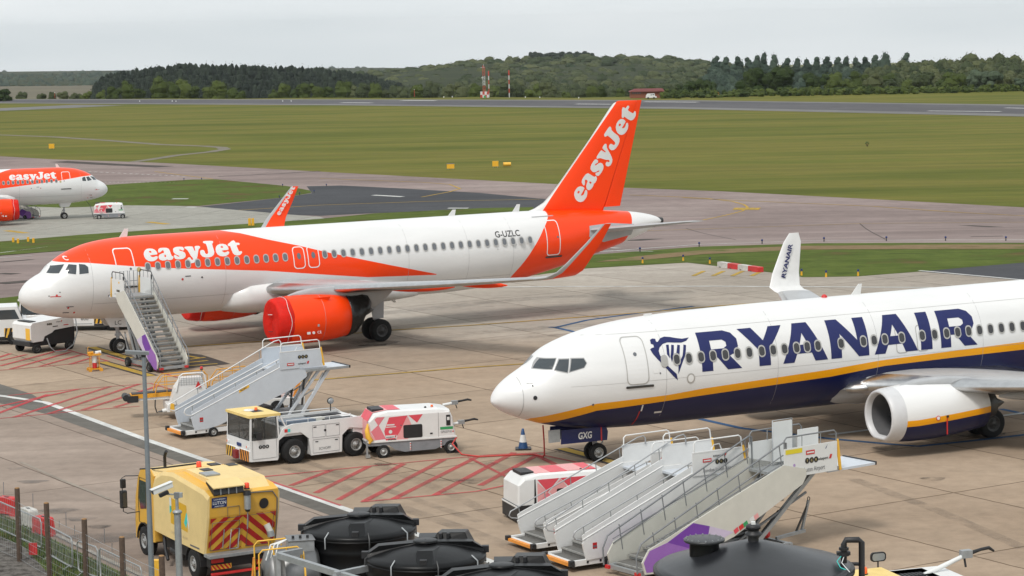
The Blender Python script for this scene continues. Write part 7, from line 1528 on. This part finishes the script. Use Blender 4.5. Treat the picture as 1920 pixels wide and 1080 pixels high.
# ---------------------------------------------------------------- woods and trees
def leafmat(name, c1, c2, sc=.25):
    m = bpy.data.materials.new(name); m.use_nodes = True; n, l = m.node_tree.nodes, m.node_tree.links; b = n['Principled BSDF']; b.inputs['Roughness'].default_value = .8; b.inputs['Specular IOR Level'].default_value = .2
    t = n.new('ShaderNodeNewGeometry'); z = n.new('ShaderNodeTexNoise'); z.inputs['Scale'].default_value = sc; z.inputs['Detail'].default_value = 3; l.new(t.outputs['Position'], z.inputs['Vector'])
    at_ = n.new('ShaderNodeAttribute'); at_.attribute_name = 'tint'
    ad = n.new('ShaderNodeMath'); ad.operation = 'MULTIPLY_ADD'; ad.inputs[1].default_value = .35; l.new(z.outputs['Fac'], ad.inputs[0]); l.new(at_.outputs['Fac'], ad.inputs[2])
    r = n.new('ShaderNodeValToRGB'); r.color_ramp.elements[0].position = .15; r.color_ramp.elements[1].position = 1.0; r.color_ramp.elements[0].color = (*c1, 1); r.color_ramp.elements[1].color = (*c2, 1)
    l.new(ad.outputs[0], r.inputs[0]); l.new(r.outputs[0], b.inputs['Base Color']); return m
lm_oak = leafmat('oak_leaves', (.018, .034, .006), (.088, .112, .022))
lm_mid = leafmat('mixed_wood_leaves', (.022, .037, .014), (.098, .108, .045), .03)
lm_con = leafmat('conifer_needles', (.010, .017, .013), (.032, .045, .030), .05)
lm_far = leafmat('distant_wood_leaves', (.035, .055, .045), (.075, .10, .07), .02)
lm_pop = leafmat('blue_green_leaves', (.018, .034, .024), (.058, .085, .058), .1)
bark = mat('tree_bark', (.06, .05, .04), .9)
def crown(rnd, kind='round', nleaf=420, lobes=9, ls=1.0, cn=7, asp=1.0):
    """unit crown: returns verts, faces. clumps of leaf faces spread through several lobes, over a rough dark core"""
    V, Fs = [], []
    if kind == 'cone':
        L_ = [(rnd.uniform(-.06, .06), rnd.uniform(-.06, .06), .1 + .8 * i / 8, .46 * (1 - i / 10.5) ** .55) for i in range(9)]
    elif kind == 'column':
        L_ = [(rnd.uniform(-.08, .08), rnd.uniform(-.05, .05), .12 + .82 * i / 11, .38 * (1 - .062 * i)) for i in range(12)]
    else:
        L_ = [(0, 0, .5, .42), (0, 0, .22, .36)]
        for i in range(lobes):
            a = rnd.uniform(0, 2 * pi); q = rnd.uniform(.12, .34) * asp * (1 if asp == 1 else sqrt(rnd.uniform(.1, 1.2))); z = rnd.uniform(.08, .84); L_.append((q * cos(a), q * sin(a), z, rnd.uniform(.16, .28) * (1.15 - .4 * abs(z - .45))))
    for (cx, cy, cz, r) in L_:     # core
        o = len(V); n, k = cn, max(4, cn - 4)
        for i in range(k + 1):
            for j in range(n):
                a = pi * i / k; b_ = 2 * pi * j / n; rr = r * rnd.uniform(.72, .95); V.append((cx + rr * sin(a) * cos(b_), cy + rr * sin(a) * sin(b_), cz + rr * cos(a) * (.9 if kind == 'round' else .7)))
        Fs += [(o + i * n + j, o + (i + 1) * n + j, o + (i + 1) * n + (j + 1) % n, o + i * n + (j + 1) % n) for i in range(k) for j in range(n)]
    tot = sum(l[3] ** 2 for l in L_)
    for (cx, cy, cz, r) in L_:
        for _ in range(int(nleaf * r * r / tot)):
            d = Vector((rnd.gauss(0, 1), rnd.gauss(0, 1), rnd.gauss(0, 1))).normalized(); q = r * rnd.uniform(.85, 1.12); c = Vector((cx, cy, cz)) + d * q
            s = rnd.uniform(.025, .055) * ls * (1 if kind == 'round' else .8); u = d.orthogonal().normalized(); w = d.cross(u); t = rnd.uniform(0, pi); u, w = u * cos(t) + w * sin(t), w * cos(t) - u * sin(t); d2 = d * rnd.uniform(-.5, .5)
            o = len(V); V += [c + (u + d2) * s, c + w * s * .8, c - (u - d2 * .5) * s, c - w * s * .8]; Fs.append((o, o + 1, o + 2, o + 3))
    return [tuple(v) for v in V], Fs
rt = random.Random(11)
PROTO = {k: [crown(rt, k, nl, lb, ls, cn) for _ in range(6)] for k, nl, lb, ls, cn in (('round', 1300, 14, .62, 10), ('cone', 150, 0, 1, 7), ('column', 500, 0, .8, 8))}
PROTO['mass'] = [crown(rt, 'round', 300, 7, .6, 9) for _ in range(8)]
def plant(e, proto, x, y, z, w, h, tints, rot=None):
    V, Fs = proto; a = rt.uniform(0, 6.28) if rot is None else rot; ca, sa = cos(a) * w, sin(a) * w; o = len(e['v'])
    e['v'] += [(x + p[0] * ca - p[1] * sa, y + p[0] * sa + p[1] * ca, z + p[2] * h) for p in V]; e['f'] += [tuple(i + o for i in f) for f in Fs]; e['t'] += [tints] * len(V)
def finish(e, name, m, parent=None):
    me = bpy.data.meshes.new(name); me.from_pydata(e['v'], [], e['f']); me.materials.append(m); at_ = me.attributes.new('tint', 'FLOAT', 'POINT'); at_.data.foreach_set('value', e['t']); o = bpy.data.objects.new(name, me); COL.objects.link(o)
    if parent: o.parent = parent
    return o
def new(): return {'v': [], 'f': [], 't': []}
def skyline(P, x):
    for (a, ya), (b_, yb) in zip(P[:-1], P[1:]):
        if a <= x <= b_: return ya + (yb - ya) * (x - a) / (b_ - a)
    return P[-1][1] if x > P[-1][0] else P[0][1]
def mass(name, label, m, kind, xs, sky_, base, D0, D1, rows, wpx, hm, jitter=.5):
    """a wood whose crowns climb from the near edge (bearing row base) to its skyline"""
    e = new()
    for r in range(rows):
        f = r / max(1, rows - 1); D = D0 + (D1 - D0) * f; x = xs[0] + rt.uniform(0, wpx)
        while x < xs[1]:
            D2 = D * rt.uniform(.97, 1.03); top = base + (skyline(sky_, x) - base) * (.28 + .72 * f) + rt.uniform(-1, 3.5); w = rt.uniform(.8, 1.35) * wpx * (2.6 if kind == 'cone' else 1.9) / F * D; h = hm * rt.uniform(.85, 1.15)
            X, Y, Z = atd(x, top, D2); plant(e, rt.choice(PROTO[kind]), X, Y, Z - h, w, h, rt.uniform(0, .65)); x += wpx * rt.uniform(.4, .9)
    o = finish(e, name, m); tag(o, label, 'wood', None, 'stuff'); return o
S1 = [(600, 136), (680, 130), (740, 125), (780, 121), (850, 113), (900, 107), (960, 104), (1000, 101), (1060, 100), (1150, 101), (1290, 103), (1330, 108), (1400, 122), (1500, 140), (1640, 150)]
mass('hillside_wood', 'mixed green wood covering the hillside beyond the runway', lm_mid, 'mass', (560, 1640), S1, 184, 1150, 2100, 12, 28, 18)
mass('conifer_wood', 'dark conifer wood on the left beyond the runway', lm_con, 'cone', (172, 660), [(172, 160), (185, 146), (200, 138), (240, 131), (290, 125), (345, 119), (400, 120), (460, 121), (530, 123), (600, 127), (640, 131), (700, 140), (740, 150), (780, 160)], 186, 1000, 1200, 6, 11, 17)
mass('conifer_wood', 'thinner dark conifers at the right end of the conifer wood', lm_con, 'cone', (640, 745), [(640, 131), (700, 141), (745, 152)], 184, 1050, 1250, 4, 13, 14)
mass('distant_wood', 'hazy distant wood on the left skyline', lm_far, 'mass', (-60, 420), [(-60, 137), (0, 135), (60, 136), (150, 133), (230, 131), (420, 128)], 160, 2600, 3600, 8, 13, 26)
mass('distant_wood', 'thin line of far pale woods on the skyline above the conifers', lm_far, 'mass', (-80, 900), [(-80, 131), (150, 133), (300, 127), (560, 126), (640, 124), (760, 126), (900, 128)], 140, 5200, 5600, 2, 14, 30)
mass('wooded_skyline', 'dark conifers along the crest of the hillside wood', lm_con, 'cone', (990, 1110), [(990, 98), (1110, 97)], 101, 2120, 2140, 2, 10, 12)
mass('skyline_wood', 'blue-green wood filling the gaps under the tapering trees', lm_pop, 'mass', (1330, 1720), [(1330, 116), (1450, 122), (1720, 116)], 176, 1000, 1240, 8, 20, 14)
mass('wood', 'brown-green wood behind the perimeter fence at the right', lm_mid, 'mass', (1600, 2060), [(1600, 140), (1640, 120), (1700, 108), (1760, 103), (1850, 100), (1920, 101), (2060, 102)], 180, 760, 1000, 10, 24, 14)
# ploughed slope at the far left and the ground under the woods
def hill(name, P0, P1, D0, D1, m):
    a = [atd(x, y, D0) for x, y in P0]; b_ = [atd(x, y, D1) for x, y in P1]; n = len(a); e = MB(); e.add([(p[0], p[1], p[2]) for p in a] + b_ + [(p[0], p[1], -260) for p in a], [(i, i + 1, n + i + 1, n + i) for i in range(n - 1)] + [(2 * n + i, 2 * n + i + 1, i + 1, i) for i in range(n - 1)], m); o = e.build(name); o['kind'] = 'structure'; return o
m_slope = groundmat('hill_ground', [S(44, 52, 34), S(58, 64, 42)], .01, .1, bump=0)
m_plough = groundmat('ploughed_field', [S(96, 92, 78), S(112, 106, 90)], .006, .06, bump=0)
hill('hill', [(540, 188), (700, 188), (900, 188), (1200, 188), (1640, 185)], [(540, 144), (700, 136), (900, 116), (1200, 110), (1640, 150)], 1150, 2150, m_slope)
hill('field_slope', [(-300, 186), (-60, 186), (180, 186), (420, 186)], [(-300, 163), (-60, 162), (180, 160), (420, 158)], 1300, 2600, m_plough)
hill('far_hill', [(-300, 160), (-60, 160), (300, 158), (700, 158)], [(-300, 141), (-60, 140), (300, 138), (700, 138)], 2650, 3700, m_slope)
hill('distant_ridge', [(-600, 150), (0, 147), (700, 145), (1000, 143)], [(-600, 134), (0, 134.5), (700, 127), (1000, 130)], 4300, 5300, m_slope)
# single trees along the edge of the field
def tree(x, base, top, wpx, D, m, kind, label, group, tint=None):
    X, Y, Z = atd(x, base, D); Z = ZG(Y, X) - .3; zt = atd(x, top, D)[2]; h = zt - Z; g = thing('tree', label, 'tree', (X, Y, Z), rt.uniform(0, 6), group)
    w = wpx / F * D * (1.15 if kind == 'round' else 1.7); as_ = max(.75, w / h)
    V, Fs = crown(rt, 'round', int(1000 * max(1, as_)), int(11 * max(1, as_ ** 1.4)), .62, 8, as_) if kind == 'round' else rt.choice(PROTO[kind])
    if kind == 'round': V = [(p[0] / as_, p[1] / as_, p[2]) for p in V]
    w = wpx / F * D * (1.15 if kind == 'round' else 1.7); t = rt.uniform(.1, .6) if tint is None else tint; e = new(); e['v'] = [(p[0] * w, p[1] * w, p[2] * h * 1.0) for p in V]; e['f'] = Fs; e['t'] = [t] * len(V)
    finish(e, 'crown', m, g); e = MB(); e.tube([(0, 0, 0), (0, 0, h * .3), (.1, 0, h * .6)], [.45, .32, .12], bark, 7)
    for k in range(3): e.tube([(0, 0, h * .25), (w * .2 * cos(2.1 * k), w * .2 * sin(2.1 * k), h * .6)], [.18, .06], bark, 5)
    e.build('trunk', g); return g
lab1 = 'light green broadleaf tree at the foot of the dark conifer wood'
for x, y, w in ((162, 170, 26), (190, 168, 24), (214, 160, 26), (240, 150, 30), (262, 164, 26), (300, 142, 34), (322, 150, 30), (345, 146, 34), (362, 160, 26), (393, 160, 24), (412, 148, 34), (436, 158, 26), (452, 166, 22), (515, 166, 22), (533, 154, 32), (556, 160, 26), (572, 152, 34), (598, 156, 28)):
    tree(x, 188, y, w, rt.uniform(800, 860), lm_oak, 'round', lab1, 'broadleaf trees at the foot of the conifers')
lab2 = 'broadleaf tree at the foot of the hillside wood'
for i in range(34):
    x = 620 + i * 19.5 + rt.uniform(-6, 6); tree(x, 188, rt.uniform(150, 168), rt.uniform(24, 36), rt.uniform(810, 930), lm_mid if rt.random() < .6 else lm_oak, 'round', lab2, 'broadleaf trees along the foot of the hillside')
for x, y, w in ((78, 174, 22), (98, 172, 26), (120, 170, 28), (142, 172, 26)): tree(x, 188, y, w, rt.uniform(830, 880), lm_mid, 'round', 'low hedge tree left of the conifer wood', 'low hedge trees at the far left')
tree(5, 190, 166, 52, 760, lm_oak, 'round', 'dark round bush at the left edge beyond the runway', None, .0)
tree(42, 188, 170, 24, 900, lm_mid, 'round', 'greyish bare tree right of the dark round bush', None); 
lab3 = 'tapering blue-green tree in the spaced row on the right skyline'
for x, y in ((1343, 105), (1362, 107), (1385, 106), (1403, 108), (1420, 104), (1434, 100), (1453, 103), (1477, 109), (1496, 109), (1514, 111), (1532, 107), (1551, 106), (1570, 107), (1588, 107), (1606, 108), (1622, 107), (1640, 103), (1700, 99)):
    tree(x, 165, y, 30, rt.uniform(1180, 1260), lm_pop, 'column', lab3, 'tapering trees along the right skyline')
tree(1658, 165, 90, 26, 1150, lm_pop, 'round', 'tall blue-green tree standing above the right skyline', None, .5)
for x, y, w, lab in ((1290, 150, 60, 'dark oak right of the brick building'), (1255, 160, 40, 'small brownish tree behind the brick building'), (1322, 148, 56, 'brown-green tree left of the two rounded oaks'), (1412, 126, 78, 'broad dark rounded oak, larger of the pair behind the fence'), (1468, 124, 72, 'rounded dark oak joined to the right of the broad one'),
                     (1525, 138, 60, 'low dark oak right of the rounded pair'), (1562, 128, 56, 'yellow-green topped oak behind the fence'), (1594, 146, 44, 'low green tree right of the yellow-green oak'), (1840, 131, 84, 'pale grey-green rounded willow behind the fence at the right'), (1915, 146, 40, 'pale small willow at the right edge')):
    tree(x, 180, y, w, rt.uniform(690, 720) if 'willow' not in lab else 672, (leafmat('willow_leaves', (.04, .06, .035), (.10, .13, .08)) if 'pale' in lab else lm_oak if 'oak' in lab else lm_mid), 'round', lab, None, .02 if 'oak' in lab and 'yellow' not in lab else None)
for i in range(17):
    x = 1615 + i * 19 + rt.uniform(-6, 6); tree(x, 180, rt.uniform(132, 152), rt.uniform(40, 60), rt.uniform(700, 800), rt.choice((lm_mid, lm_mid, lm_oak)), 'round', 'brownish-green tree in the wood behind the perimeter fence', 'trees behind the perimeter fence')
e = new()
for i in range(420):
    x = rt.uniform(1240, 1960); D = rt.uniform(655, 680); X, Y, Z = atd(x, 180, D); plant(e, rt.choice(PROTO['mass']), X, Y, ZG(Y, X) - .2, rt.uniform(1.4, 3), rt.uniform(1.0, 2.4), rt.uniform(0, .6))
tag(finish(e, 'scrub', lm_oak), 'low scrub and brambles along the perimeter fence', 'scrub', None, 'stuff')
# ---------------------------------------------------------------- air: one even box of thin haze round the whole place
e = MB(); e.box(-6500, 6500, -80, 7500, -300, 40, mat('haze_air', (.7, .75, .8), dirt=0)); hz = e.build('haze'); hz['kind'] = 'stuff'
hm = bpy.data.materials['haze_air']; n = hm.node_tree.nodes; n.remove(n['Principled BSDF']); pv = n.new('ShaderNodeVolumePrincipled'); pv.inputs['Color'].default_value = (.93, .97, 1, 1); pv.inputs['Density'].default_value = .000035; pv.inputs['Anisotropy'].default_value = .2
hm.node_tree.links.new(pv.outputs[0], n['Material Output'].inputs['Volume'])
